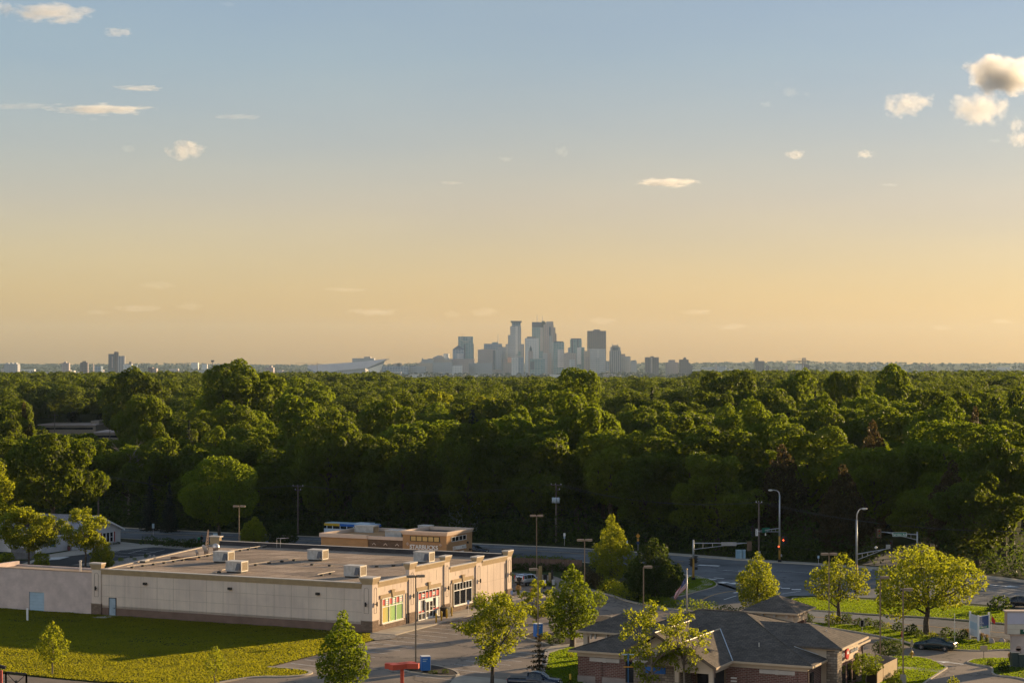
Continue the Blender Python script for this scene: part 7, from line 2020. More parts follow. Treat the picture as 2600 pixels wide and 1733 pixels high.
text_mesh('sign_letters', 'STARBUCKS', .25, LET, gp, face_frame((xg+1.0, -.51, zz[0]+.36), (1, 0, 0), (0, 0, 1)), .004, bold=.008); text_mesh('sign_letters', 'COFFEE', .25, LET, gp, face_frame((xg+1.0, -.51, zz[0]+.12), (1, 0, 0), (0, 0, 1)), .004, bold=.008)
mb = MB(); mb.box(-1.45, -.9, -.42, -.4, .5, 2.0); mb.T = Matrix.Translation((-1.175, -.41, 2.0)) @ Matrix.Rotation(rad(90), 4, 'X'); mb.lathe([(.275, -.01), (.275, .01)], 20); mb.T = None; mb.build('arch_panel', mat('arch_brown', (.33, .22, .17), .8), t)
# dark transformer cabinets
for x0, x1, y, h, lab in ((2570, 2588, 1695, 1.6, 'dark green cabinet with a pale lid under the tall sign'), (2588.5, 2625, 1696, 1.45, 'dark ribbed cabinet at the right frame edge')):
    a, b = P(x0, y), P(x1, y); t = thing('transformer_cabinet', lab, 'utility cabinet', a); w_ = b.x-a.x
    mb = MB(); mb.box(0, w_, 0, 1.0, .12, h); mb.build('cabinet', mat('cabinet_green', (.035, .055, .05), .5, .08), t); mb = MB(); mb.box(-.05, w_+.05, -.05, 1.05, h, h+.07); mb.build('lid', mat('lid_cream', (.56, .47, .36), .6), t); mb = MB(); mb.box(-.1, w_+.1, -.1, 1.1, 0, .12); mb.build('pad', CONC, t)
# enclosure panels by the bank
t = thing('enclosure_fence', 'tan panel enclosure at the bank side with a dark end', 'fence', P(2226, 1740)); e0 = P(2226, 1740); 
TANP = mat('panel_tan', (.36, .25, .13), .7, .06)
q0 = Vector((0, 0, 0)); q1 = P(2278, 1713)-e0; q2 = P(2222, 1702)-e0; q3 = P(2200, 1733)-e0
def fpanel(a, b, h0, h1, m, nm):
    mb = MB(); n = Vector(((b-a).y, -(b-a).x, 0)).normalized()*.06
    i = [mb.pt(q) for q in (a+Vector((0, 0, h0)), b+Vector((0, 0, h0)), b+Vector((0, 0, h1)), a+Vector((0, 0, h1)), a-n+Vector((0, 0, h0)), b-n+Vector((0, 0, h0)), b-n+Vector((0, 0, h1)), a-n+Vector((0, 0, h1)))]
    for f in ((0, 1, 2, 3), (7, 6, 5, 4), (3, 2, 6, 7), (1, 5, 6, 2), (0, 4, 5, 1), (0, 3, 7, 4)): mb.face([i[k] for k in f])
    return mb.build(nm, m, t)
fpanel(q0, q1*.30, .05, 1.75, TANP, 'side_panel'); fpanel(q1*.32, q1, .05, 1.75, TANP, 'side_panel'); fpanel(q2, q1, .05, 1.75, mat('panel_grey', (.30, .28, .26), .7), 'back_panel'); fpanel(q3, q0, .05, 1.7, DARKM, 'end_panel')
mb = MB(); mb.lathe([(.3, 0), (.3, 1.5), (.2, 1.65)], 12, tuple((q0*.5+q2*.5))); mb.build('tank', LENS, t)
# hydrant
p = P(2315, 1671); t = thing('fire_hydrant', 'yellow hydrant on the tip of the bright lawn', 'fire hydrant', p); HY = mat('hydrant_yellow', (.60, .36, .05), .5, .06)
mb = MB(); mb.smooth = True; mb.lathe([(.19, 0), (.19, .08), (.12, .1), (.12, .6), (.17, .62), (.17, .68), (.12, .8), (.04, .88), (.04, .95)], 12); mb.build('barrel', HY, t); mb = MB(); mb.tube((-.28, 0, .5), (.28, 0, .5), .065, n=8); mb.tube((0, -.25, .46), (0, 0, .46), .08, n=8); mb.build('outlet', HY, t)
# railing and red structure at the lower left corner
IRON = mat('iron_dark', (.030, .024, .028), .5, .1, 3.0)
d0 = 152.0
def g_(x, y): return PD(x, y, d0)
t = thing('balcony_rail', 'dark iron railing with crossed bars and a round boss at the bottom left', 'railing', (g_(20, 1733).x, d0, 0)); o0 = Vector((g_(20, 1733).x, d0, 0))
A, B_, C_, D_ = g_(15, 1705)-o0, g_(67, 1709.5)-o0, g_(67, 1762)-o0, g_(15, 1757)-o0
mb = MB()
for a, b in ((A, B_), (B_, C_), (C_, D_), (D_, A)): mb.tube(a, b, .085, n=4)
mb.tube(Vector((A.x, A.y, A.z)), Vector((A.x, A.y, 0)), .085, n=4); mb.tube(B_, Vector((B_.x, B_.y, 0)), .085, n=4)
mb.build('frame', IRON, t)
mb = MB(); mb.tube(A, C_, .03, n=5); mb.tube(B_, D_, .03, n=5); mb.build('cross_bar', IRON, t)
c_ = (A+B_+C_+D_)/4; mb = MB(); mb.ball((c_.x, c_.y, c_.z+.12), (.12, .06, .12), 10, 6); mb.build('boss', IRON, t)
t = thing('red_post', 'red framed post at the very lower left corner', 'post', (g_(-6, 1733).x, d0, 0)); zt = zat(1700, d0); mb = MB(); mb.box(.12, .36, -.1, .1, 0, zt); mb.build('red_edge', mat('post_red', (.42, .06, .05), .5), t); mb = MB(); mb.box(-.4, .12, -.08, .12, 0, zt-.02); mb.build('dark_core', IRON, t)
t = thing('sign_arm', 'dark curved beam end reaching in from the left frame edge', 'beam', (g_(-10, 1690).x, d0, 0)); mb = MB(); z0 = zat(1690, d0); mb.path([(-.6, 0, z0+.12), (.2, 0, z0+.02), (.72, 0, z0-.12)], .17, 4); mb.build('beam', IRON, t); mb = MB(); mb.box(-.5, -.3, -.12, .12, 0, z0); mb.build('support', IRON, t)
# ================================================================ vehicles (local x forward, y to the left, z up) and people
TYRE = mat('tyre', (.018, .018, .018), .85, .1, 5.0)
RIM = mat('rim_silver', (.50, .49, .47), .3, .08, 4.0, metal=.7)
CGLASS = glass_mat('car_glass', (.018, .024, .028), .05, .6)
TRIMB = mat('car_trim_black', (.015, .015, .016), .5)
HLIGHT = mat('headlight', (.62, .60, .55), .12, .03)
TLIGHT = mat('tail_light', (.42, .02, .015), .2, .03)
def paint(name, c, metal=.25): return mat(name, c, .22, .04, 1.0, metal=metal, spec=.6)
def loft_body(st_):
    """stations (x, z low, z belt, z top, half width low, half width belt, half width top)"""
    mb = MB(); mb.smooth = True; rings = []
    for x, zl, zb, zt, wl, wb, wt in st_:
        zm = zl+(zb-zl)*.45
        ring = [(-wl, zl), (-wb*1.0, zm), (-wb*.985, zb), (-wt, zt-.03), (-wt*.8, zt), (wt*.8, zt), (wt, zt-.03), (wb*.985, zb), (wb*1.0, zm), (wl, zl)]
        rings.append([mb.pt((x, y, z)) for y, z in ring])
    for a, b in zip(rings, rings[1:]):
        for k in range(len(a)):
            j = (k+1) % len(a); mb.face((a[k], b[k], b[j], a[j]))
    mb.smooth = False
    mb.face(rings[0]); mb.face(rings[-1][::-1])
    return mb
def at_station(st_, x):
    for a, b in zip(st_, st_[1:]):
        if (a[0]-x)*(b[0]-x) <= 0:
            t = (x-a[0])/((b[0]-a[0]) or 1); return [p+(q-p)*t for p, q in zip(a, b)]
    return list(st_[0] if abs(x-st_[0][0]) < abs(x-st_[-1][0]) else st_[-1])
def side_glass(st_, xs_low, xs_top, up=.86, lo=.10):
    """a pane on each side that follows the body between belt and roof"""
    out = []
    for sgn in (-1, 1):
        mb = MB(); pts = []
        for x, v in ((xs_low[0], lo), (xs_low[1], lo), (xs_top[1], up), (xs_top[0], up)):
            s = at_station(st_, x); z = s[2]+(s[3]-.03-s[2])*v; w = s[5]*.985+(s[6]-s[5]*.985)*v
            pts.append((x, sgn*(w+.015), z))
        mb.q(*(pts if sgn < 0 else pts[::-1])); mb.q(*(pts[::-1] if sgn < 0 else pts))
        out.append(mb)
    return out
def wheel(parent, x, y, r_, w=.21):
    s = 1 if y > 0 else -1
    T = Matrix.Translation((x, y, r_)) @ Matrix.Rotation(rad(-90)*s, 4, 'X')
    mb = MB(); mb.smooth = True; mb.T = T; mb.lathe([(r_*.6, -w/2), (r_*.96, -w/2), (r_, -w/2+.03), (r_, w/2-.03), (r_*.96, w/2), (r_*.62, w/2)], 20)
    wh = mb.build('wheel', TYRE, parent)
    mb = MB(); mb.T = T; mb.lathe([(r_*.64, w/2-.03), (r_*.64, w/2+.004), (r_*.5, w/2-.02)], 18)
    for k in range(5):
        a = 2*math.pi*k/5; mb.tube((0, 0, w/2+.002), (r_*.58*math.cos(a), r_*.58*math.sin(a), w/2+.0), .035, n=4)
    mb.lathe([(.07, w/2-.02), (.07, w/2+.02)], 8)
    mb.build('rim', RIM, wh)
    T2 = Matrix.Translation((x, y-s*.06, r_)) @ Matrix.Rotation(rad(-90)*s, 4, 'X')
    mb = MB(); mb.T = T2; mb.lathe([(r_+.06, -.02), (r_+.06, w/2+.055), (r_+.04, w/2+.056)], 20); mb.build('wheel_arch', TRIMB, parent)
def car(name, label, cat, loc, heading, col, st_, wheels, panes, wind, rear, head, tail, extra=None):
    t = thing(name, label, cat, loc, heading)
    body = loft_body(st_).build('body', col, t)
    for xl, xt in panes:
        for mb in side_glass(st_, xl, xt): mb.build('window', CGLASS, t)
    for nm, q in (('windscreen', wind), ('rear_window', rear)):
        if q is None: continue
        (xa, va), (xb, vb), off = q
        a, b = at_station(st_, xa), at_station(st_, xb)
        za, zb = a[3], b[3]
        wa, wb_ = a[6]*.92, b[6]*.92
        n = Vector((zb-za, 0, xa-xb)); n.normalize(); n = n if n.z > 0 else -n
        pts = [Vector((xa, -wa, za+.0)), Vector((xa, wa, za)), Vector((xb, wb_, zb)), Vector((xb, -wb_, zb))]
        pts = [p+n*.02 for p in pts]
        mb = MB(); mb.q(*pts); mb.q(*pts[::-1]); mb.build(nm, CGLASS, t)
    r_ = wheels[2]
    for x in wheels[:2]:
        for s in (-1, 1): wheel(t, x, s*wheels[3], r_)
    for (x, y, z, w, h), m, nm in ((head, HLIGHT, 'headlight'), (tail, TLIGHT, 'tail_light')):
        for s in (-1, 1):
            mb = MB(); mb.smooth = True; mb.ball((x, s*y, z), (.10, w/2, h/2), 10, 6); mb.build(nm, m, t)
    L_ = st_[-1][0]; R0 = st_[0][0]
    for x, sg in ((R0, -1), (L_, 1)):
        s = at_station(st_, x); mb = MB(); mb.box(min(x, x+sg*.02), max(x, x+sg*.02), -.26, .26, s[1]+.12, s[1]+.25); mb.build('plate', LENS, t)
    if extra: extra(t, st_)
    return t
SED = [(-2.28, .38, .78, .90, .62, .72, .58), (-2.20, .30, .86, .98, .74, .82, .66), (-1.75, .26, .90, 1.02, .80, .86, .70), (-1.55, .25, .91, 1.05, .81, .87, .70), (-.85, .22, .92, 1.38, .82, .875, .62), (-.35, .22, .92, 1.43, .82, .875, .63), (.25, .22, .91, 1.42, .82, .875, .62),
       (1.05, .22, .89, 1.00, .82, .87, .70), (1.25, .24, .87, .94, .81, .86, .70), (1.95, .26, .78, .84, .78, .84, .66), (2.22, .32, .68, .74, .70, .76, .60), (2.30, .40, .62, .66, .60, .66, .52)]
def mirrors(t, st_):
    for s in (-1, 1):
        mb = MB(); mb.smooth = True; mb.ball((.82, s*(.95), .98), (.09, .13, .09), 8, 6); mb.build('mirror', mat('mirror_shell', (.02, .03, .035), .3), t)
        mb = MB(); mb.box(-1.5, 1.0, s*.885 if s > 0 else -.895, .895 if s > 0 else -.885, .52, .56); mb.build('side_strip', TRIMB, t)
    for s in (-1, 1):
        for x in (.1, -.75): mb = MB(); mb.box(x-.1, x+.1, s*.88-.012, s*.88+.012, .80, .84); mb.build('door_handle', TRIMB, t)
p0, p1 = P(2411, 1655), P(2340, 1649.5)
hd = math.atan2(p1.y-p0.y, p1.x-p0.x); mid = P(2376, 1649)
car('sedan', 'dark green sedan entering the lot with its lights to the camera side', 'car', (mid.x, mid.y, Z0), hd, paint('paint_dark_green', (.012, .030, .034)), SED, (1.40, -1.32, .31, .76),
    [((-1.12, -.42), (-.72, -.40)), ((-.36, .62), (-.34, .22))], ((1.02, 0), (.30, 0), 0), ((-1.52, 0), (-.90, 0), 0), (2.16, .56, .64, .34, .16), (-2.20, .60, .82, .36, .22), mirrors)
q = P(2600, 1541); car('sedan', 'nearly black sedan on the road, cut by the frame edge', 'car', (q.x-.1, q.y, Z0), rad(-16), paint('paint_black_blue', (.008, .010, .018)), SED, (1.40, -1.32, .32, .76),
    [((-1.12, -.42), (-.72, -.40)), ((-.36, .62), (-.34, .22))], ((1.02, 0), (.30, 0), 0), ((-1.52, 0), (-.90, 0), 0), (2.16, .56, .64, .34, .16), (-2.20, .60, .82, .36, .22), mirrors)
q = P(1196, 1427); car('sedan', 'dark car just visible beyond the café corner', 'car', (P(1205, 1406).x, P(1205, 1406).y, Z0), rad(-25), paint('paint_black_blue', (.008, .010, .018)), SED, (1.40, -1.32, .32, .76),
    [((-1.12, -.42), (-.72, -.40)), ((-.36, .62), (-.34, .22))], ((1.02, 0), (.30, 0), 0), ((-1.52, 0), (-.90, 0), 0), (2.16, .56, .64, .34, .16), (-2.20, .60, .82, .36, .22), mirrors)
SUV = [(-2.12, .52, .98, 1.10, .70, .82, .72), (-2.06, .42, 1.02, 1.45, .80, .86, .70), (-1.95, .36, 1.04, 1.64, .82, .88, .68), (-1.2, .33, 1.04, 1.70, .83, .89, .68), (-.2, .33, 1.03, 1.69, .83, .89, .68), (.32, .33, 1.02, 1.60, .83, .885, .67), (.98, .34, 1.0, 1.10, .83, .88, .72), (1.25, .36, .98, 1.06, .82, .87, .72), (1.95, .40, .88, .96, .80, .84, .68), (2.18, .48, .76, .84, .72, .78, .6)]
def suv_extra(t, st_):
    T = Matrix.Translation((-2.24, -.12, 1.00)) @ Matrix.Rotation(rad(-90), 4, 'Y')
    mb = MB(); mb.smooth = True; mb.T = T; mb.lathe([(.22, -.10), (.33, -.10), (.35, -.06), (.35, .08), (.31, .11), (.22, .11)], 20); sp_ = mb.build('spare_wheel', TYRE, t)
    mb = MB(); mb.T = T; mb.lathe([(.21, .04), (.21, .10), (.12, .08), (.02, .08)], 16); mb.build('rim', RIM, sp_)
    mb = MB(); mb.box(-2.16, -2.06, -.80, .80, .40, .66); mb.build('bumper', TRIMB, t)
    mb = MB(); mb.box(-1.9, 1.9, -.905, -.87, .36, .58); mb.box(-1.9, 1.9, .87, .905, .36, .58); mb.build('cladding', TRIMB, t)
    for s in (-1, 1): mb = MB(); mb.path([(-1.7, s*.56, 1.73), (-.1, s*.56, 1.74)], .025, 6); mb.build('roof_rail', TRIMB, t); mb = MB(); mb.smooth = True; mb.ball((.75, s*.98, 1.08), (.09, .13, .1), 8, 6); mb.build('mirror', mat('mirror_silver', (.5, .52, .55), .3), t)
    for s in (-1, 1): mb = MB(); mb.box(-2.13, -2.0, s*.80-.06, s*.80+.06, 1.05, 1.52); mb.build('tall_tail_light', TLIGHT, t)
    mb = MB(); i = [mb.pt(q_) for q_ in ((-2.13, -.62, 1.12), (-2.13, .62, 1.12), (-2.01, .56, 1.58), (-2.01, -.56, 1.58))]; mb.face(i); mb.face(i[::-1]); mb.build('rear_window', CGLASS, t)
q = P(1342, 1486); car('suv', 'silver suv with a spare wheel at the drive-through lane', 'car', (q.x, q.y+.6, Z0), rad(50), paint('paint_silver', (.46, .50, .55), .4), SUV, (1.32, -1.28, .34, .77),
    [((-1.9, -1.32), (-1.78, -1.28)), ((-1.22, -.36), (-1.2, -.34)), ((-.28, .66), (-.26, .24))], ((.95, 0), (.36, 0), 0), None, (2.08, .58, .84, .3, .2), (-2.05, .76, .9, .12, .2), suv_extra)
PU = [(-2.60, .55, .98, 1.02, .74, .84, .78), (-2.52, .45, 1.0, 1.04, .80, .86, .80), (-.72, .42, 1.0, 1.04, .82, .87, .80), (-.66, .42, 1.0, 1.05, .82, .87, .80), (-.58, .42, 1.02, 1.62, .82, .87, .62), (.15, .42, 1.02, 1.67, .82, .87, .62), (.62, .42, 1.0, 1.60, .82, .87, .62), (1.35, .42, .98, 1.10, .82, .87, .72), (1.6, .44, .97, 1.06, .82, .86, .72), (2.35, .46, .88, .96, .80, .84, .68), (2.55, .52, .78, .84, .72, .78, .60)]
def pu_extra(t, st_):
    mb = MB(); mb.box(-2.5, -.75, -.72, .72, .99, 1.052); mb.build('bed_floor', TRIMB, t)
    for s in (-1, 1): mb = MB(); mb.box(-2.45, 2.2, s*.875-.01, s*.875+.01, .72, .77); mb.build('side_stripe', mat('stripe_silver', (.35, .34, .33), .4), t); mb = MB(); mb.smooth = True; mb.ball((1.0, s*1.0, 1.06), (.1, .14, .1), 8, 6); mb.build('mirror', TRIMB, t)
    mb = MB(); mb.box(2.5, 2.62, -.78, .78, .42, .60); mb.build('bumper', RIM, t)
    for x in (-.62,): mb = MB(); mb.box(x, x+.06, -.60, .60, 1.05, 1.55); mb.build('back_glass', CGLASS, t)
q = P(1358, 1746); car('pickup_truck', 'dark blue pickup parked at the lower frame edge by the bank', 'pickup', (q.x, q.y, Z0), rad(-12), paint('paint_navy', (.008, .018, .040)), PU, (1.70, -1.62, .36, .76),
    [((-.46, .12), (-.44, .10)), ((.2, 1.02), (.2, .62))], ((1.32, 0), (.66, 0), 0), None, (2.46, .60, .80, .3, .18), (-2.58, .74, .86, .12, .24), pu_extra)
q = P(1470, 1766); car('sedan', 'dark car roof at the very bottom left of the airy tree', 'car', (P(1290, 1790).x, P(1290, 1790).y, Z0), rad(-10), paint('paint_black_blue', (.008, .010, .018)), SED, (1.40, -1.32, .32, .76),
    [((-1.12, -.42), (-.72, -.40)), ((-.36, .62), (-.34, .22))], ((1.02, 0), (.30, 0), 0), ((-1.52, 0), (-.90, 0), 0), (2.16, .56, .64, .34, .16), (-2.20, .60, .82, .36, .22), mirrors)
# city bus
ba = PD(957, 1330, 351); t = thing('city_bus', 'blue and yellow city bus with a pale roof behind the café', 'bus', (PD(895, 1330, 354.5).x, 354.5, Z0), rad(180-28))
BB = mat('bus_blue', (.02, .12, .42), .35, .05); BY = mat('bus_yellow', (.55, .34, .02), .4, .05); BW = mat('bus_white', (.55, .62, .70), .4, .05)
mb = MB(); mb.box(-5.2, 5.2, -1.27, 1.27, .35, 2.05); bb = mb.build('body', BW, t)
mb = MB(); mb.box(-5.2, 1.9, -1.275, 1.275, 2.55, 2.98); mb.build('upper_band', BB, t); mb = MB(); mb.box(1.9, 5.2, -1.275, 1.275, 2.55, 2.98); mb.build('front_band', BY, t)
mb = MB(); mb.box(-5.2, 5.2, -1.25, 1.25, 2.05, 2.55); mb.build('window', CGLASS, t); mb = MB(); mb.box(-5.1, 5.1, -1.15, 1.15, 2.98, 3.08); mb.build('roof', mat('bus_roof', (.40, .55, .66), .5), t)
mb = MB(); mb.box(-4.2, -1.2, -.8, .8, 3.08, 3.25); mb.build('roof_unit', BW, t); mb = MB()
for x in (-3.8, -2.4, -1.0, .4, 1.8, 3.4, 4.6): mb.box(x-.07, x+.07, -1.28, 1.28, 2.05, 2.55)
mb.build('window_frame', BW, t)
mb = MB(); mb.box(5.2, 5.24, -1.1, 1.1, 1.3, 2.7); mb.build('windscreen', CGLASS, t); mb = MB(); mb.box(5.2, 5.24, -.8, .8, 2.75, 2.95); mb.build('route_board', mat('route_red', (.3, .04, .03), .4), t)
for x in (3.2, -2.9):
    for s in (-1, 1): wheel(t, x, s*1.12, .48, .28)
# ---------------------------------------------------------------- two people waiting at the bus stop
SKIN = mat('skin', (.36, .21, .15), .6, .05)
def person(label, loc, rz, top_m, leg_m, hair_m, h=1.72, arm=.12):
    t = thing('person', label, 'person', loc, rz)
    s = h/1.75
    V = []; E = []; R_ = []
    def v(p, r_, par=None):
        V.append(tuple(q_*s for q_ in p)); R_.append(r_*s)
        if par is not None: E.append((par, len(V)-1))
        return len(V)-1
    pel = v((0, 0, .95), .150); wst = v((0, 0, 1.10), .135, pel); ch = v((0, -.01, 1.30), .155, wst); nk = v((0, 0, 1.47), .062, ch); hd_ = v((0, -.02, 1.60), .095, nk); v((0, -.02, 1.70), .075, hd_)
    for sg in (-1, 1):
        hp = v((sg*.10, 0, .88), .105, pel); kn = v((sg*.11, -.02, .50), .066, hp); an = v((sg*.11, .02, .09), .042, kn); v((sg*.12, -.14, .04), .038, an)
        sh = v((sg*.19, 0, 1.40), .068, ch); el = v((sg*(.23+arm*.3), .02, 1.13), .045, sh); wr = v((sg*(.22+arm*.2), -.06, .89), .030, el); pm = v((sg*(.22+arm*.2), -.08, .82), .034, wr)
        for k in range(4): a_ = v((sg*(.22+arm*.2), -.11+.022*k, .76), .010, pm); v((sg*(.215+arm*.2), -.11+.022*k, .715-.008*(k in (1, 2))), .008, a_)
        th = v((sg*(.19+arm*.2), -.13, .81), .010, pm); v((sg*(.185+arm*.2), -.145, .765), .008, th)
    me = bpy.data.meshes.new('body'); me.from_pydata(V, E, []); me.update()
    o = obj_from(me, 'body', t)
    sk = o.modifiers.new('skin', 'SKIN'); sub = o.modifiers.new('smooth', 'SUBSURF'); sub.levels = 1; sub.render_levels = 1
    for i, r_ in enumerate(R_): me.skin_vertices[0].data[i].radius = (r_, r_)
    me.skin_vertices[0].data[0].use_root = True
    me.materials.append(SKIN)
    mb = MB(); mb.smooth = True; mb.T = Matrix.Scale(s, 4); mb.lathe([(.19, .92), (.175, 1.08), (.20, 1.28), (.215, 1.38), (.13, 1.46), (.075, 1.49)], 14)
    for sg in (-1, 1): mb.path([(sg*.18, 0, 1.40), (sg*(.235+arm*.3), .02, 1.13), (sg*(.225+arm*.2), -.055, .93)], [.085, .062, .05], 8)
    mb.build('jacket', top_m, t)
    mb = MB(); mb.smooth = True; mb.T = Matrix.Scale(s, 4)
    for sg in (-1, 1): mb.path([(sg*.09, 0, .97), (sg*.11, -.02, .5), (sg*.11, .02, .10)], [.125, .088, .07], 9)
    mb.build('trousers', leg_m, t)
    mb = MB(); mb.smooth = True; mb.T = Matrix.Scale(s, 4); mb.ball((0, .015, 1.675), (.108, .115, .105), 12, 8); mb.build('hair', hair_m, t)
    mb = MB(); mb.T = Matrix.Scale(s, 4)
    for sg in (-1, 1): mb.ball((sg*.035, -.112, 1.635), (.014, .01, .009), 6, 4)
    mb.build('eyes', TRIMB, t); mb = MB(); mb.T = Matrix.Scale(s, 4); mb.ball((0, -.122, 1.605), (.014, .02, .022), 6, 4); mb.build('nose', SKIN, t)
    mb = MB(); mb.T = Matrix.Scale(s, 4)
    for sg in (-1, 1): mb.box(sg*.115-.05, sg*.115+.05, -.2, .07, 0, .085)
    mb.build('shoes', TRIMB, t)
    return t
CL_G = mat('cloth_green', (.02, .20, .11), .8, .1); CL_D = mat('cloth_dark', (.012, .012, .016), .8, .1); HAIR = mat('hair_dark', (.015, .012, .010), .6)
person('person in a green top waiting under the round street tree', P(505.5, 1383, .1), rad(20), CL_G, CL_D, HAIR, 1.66)
person('person in dark clothes standing under the round street tree', P(512, 1383, .1), rad(-30), CL_D, CL_D, HAIR, 1.84)
t = thing('bus_shelter_sign', 'pale blue square panel behind the rear roof pier', 'sign', P(546.5, 1384)); zt = zat(1353, t.location.y); mb = MB(); mb.box(-.42, .42, -.05, .05, zt-.95, zt); mb.build('panel', PALEB, t); mb = MB(); mb.box(-.5, -.42, -.06, .06, 0, zt); mb.box(.42, .5, -.06, .06, 0, zt); mb.build('frame', DARKM, t)
# ================================================================ the far city: every tower a thing of its own
DC = 9000.0
def win_mat(name, wall, g1, g2, bw, bh, ms, var=.15, rough=.6):
    return brick_mat(name, g1, g2, wall, bw, bh, ms, 0.0, rough, var, 0.0, .02)
T_PINK = win_mat('tower_pink', (.42, .34, .32), (.20, .18, .20), (.26, .22, .24), 9, 9, 2.6)
T_GREY = win_mat('tower_grey', (.40, .39, .40), (.16, .18, .22), (.22, .24, .28), 9, 8, 2.4)
T_LINE = win_mat('tower_lined', (.52, .50, .50), (.18, .20, .24), (.22, .24, .28), 400, 9, 3.2)
T_VERT = win_mat('tower_ribbed', (.36, .34, .36), (.12, .13, .16), (.16, .17, .20), 9, 500, 3.0)
T_TEAL = win_mat('tower_teal', (.26, .34, .36), (.10, .20, .24), (.16, .26, .30), 12, 10, 1.6, .2, .25)
T_BLUE = win_mat('tower_blue', (.30, .35, .42), (.12, .17, .25), (.18, .24, .32), 12, 10, 1.6, .2, .25)
T_DARK = win_mat('tower_dark', (.17, .135, .145), (.07, .06, .075), (.10, .085, .10), 10, 9, 2.6)
T_WHITE = win_mat('tower_white', (.66, .63, .60), (.20, .22, .26), (.28, .30, .34), 11, 10, 3.6)
T_TAN = win_mat('tower_tan', (.44, .36, .30), (.18, .16, .16), (.24, .21, .20), 10, 9, 3.2)
T_CAP = mat('tower_cap', (.14, .14, .16), .7, .1, .02)
T_PALE = mat('tower_pale', (.62, .58, .54), .6, .05, .02)
T_NAVY = mat('tower_navy', (.075, .095, .14), .4, .1, .02)
SPIRE = mat('spire', (.30, .30, .32), .5)
cr_ = random.Random(3)
class Reg:
    def __init__(s, ox, oy, k): s.ox, s.oy, s.k = ox, oy, k
    def x(s, v): return s.ox+v/s.k
    def y(s, v): return s.oy+v/s.k
RA, RB2, RC, RD, RE, RF = Reg(1050, 780, 6.723), Reg(1380, 780, 5.8825), Reg(1700, 860, 5.2289), Reg(2150, 860, 5.2289), Reg(0, 860, 4.525), Reg(480, 860, 3.9217)
def tower(label, reg, x0, x1, yt, m, d=DC, extra=(), name='office_tower', dep=None, yaw=0.0, group=None, cat='tower'):
    """front between photo columns x0 and x1, top row yt (in the region's zoomed pixels); extra: (kind, x0, x1, ytop, material)"""
    pl, pr = PD(reg.x(x0), reg.y(yt), d), PD(reg.x(x1), reg.y(yt), d)
    cx_ = (pl.x+pr.x)/2; w = pr.x-pl.x; zb = terr(cx_, d)-3
    t = thing(name, label, cat, (cx_, d, zb), yaw, group)
    dep = dep or max(12.0, w*.8)
    h = pl.z-zb
    mb = MB(); mb.box(-w/2, w/2, 0, dep, 0, h); mb.build('body', m, t)
    for e in extra:
        kind, a, b, y_, mm = e[:5]
        ea, eb = PD(reg.x(a), reg.y(y_), d), PD(reg.x(b), reg.y(y_), d)
        xa, xb, zt_ = ea.x-cx_, eb.x-cx_, ea.z-zb
        mb = MB()
        if kind == 'block': mb.box(xa, xb, dep*.15, dep*.85, h*.9 if zt_ > h else 0, zt_)
        elif kind == 'wing': mb.box(xa, xb, dep*.1, dep*.9, 0, zt_)
        elif kind == 'front': mb.box(xa, xb, -4, 0, 0, zt_)
        elif kind == 'panel': z1 = PD(reg.x(a), reg.y(e[5]), d).z-zb; mb.box(xa, xb, -2.5, -.5, z1, zt_)
        elif kind == 'ring': mb.box(xa, xb, -4, dep+4, zt_-8, zt_)
        elif kind == 'pyr':
            zb2 = PD(reg.x(a), reg.y(e[5]), d).z-zb; c = [mb.pt(q) for q in ((xa, -.5, zb2), (xb, -.5, zb2), (xb, dep, zb2), (xa, dep, zb2))]; ap = mb.pt(((xa+xb)/2, dep/2, zt_))
            for i in range(4): mb.face((c[i], c[(i+1) % 4], ap))
        elif kind == 'drum': mb.lathe([((xb-xa)/2, h-1), ((xb-xa)/2, zt_)], 18, ((xa+xb)/2, dep/2, 0))
        elif kind == 'dome': mb.ball(((xa+xb)/2, dep/2, zt_-(xb-xa)/2), (xb-xa)/2, 14, 8)
        elif kind == 'mast': mb.path([((xa+xb)/2, dep/2, h-2), ((xa+xb)/2, dep/2, zt_)], [2.2, .8], 6)
        mb.build({'block': 'penthouse', 'wing': 'wing', 'front': 'front_block', 'panel': 'facade_panel', 'ring': 'crown_ring', 'pyr': 'pyramid_roof', 'drum': 'drum', 'dome': 'dome', 'mast': 'antenna'}[kind], mm, t)
    return t
J = lambda: cr_.uniform(-250, 350)
# ---- left shoulder of the centre
tower('low grey block at the far left end of the downtown cluster', RA, -120, 200, 1005, T_GREY, 8700, [('block', -60, 40, 985, T_CAP)])
tower('stepped brownish block rising from the left end of downtown', RA, 55, 335, 950, T_TAN, 9300, [('block', 110, 150, 930, T_TAN), ('wing', 135, 335, 885, T_GREY), ('block', 145, 160, 865, T_CAP), ('block', 240, 330, 872, T_TAN)])
tower('pinkish block with a flat step left of the round tank building', RA, 330, 520, 850, T_PINK, 9350, [('block', 395, 490, 820, T_PINK), ('wing', 360, 520, 835, T_GREY)])
tower('round tank shaped building on the left downtown rise', RA, 505, 612, 860, T_LINE, 9500, [('drum', 508, 608, 790, T_PALE)])
tower('long grey office slab below the round tank building', RA, 330, 660, 935, T_GREY, 8750, [('block', 510, 640, 890, T_TAN)])
tower('glass tower with a dark pyramid top', RA, 668, 862, 715, T_BLUE, 8850, [('pyr', 664, 866, 645, T_NAVY, 715), ('panel', 735, 850, 790, T_LINE, 1000)])
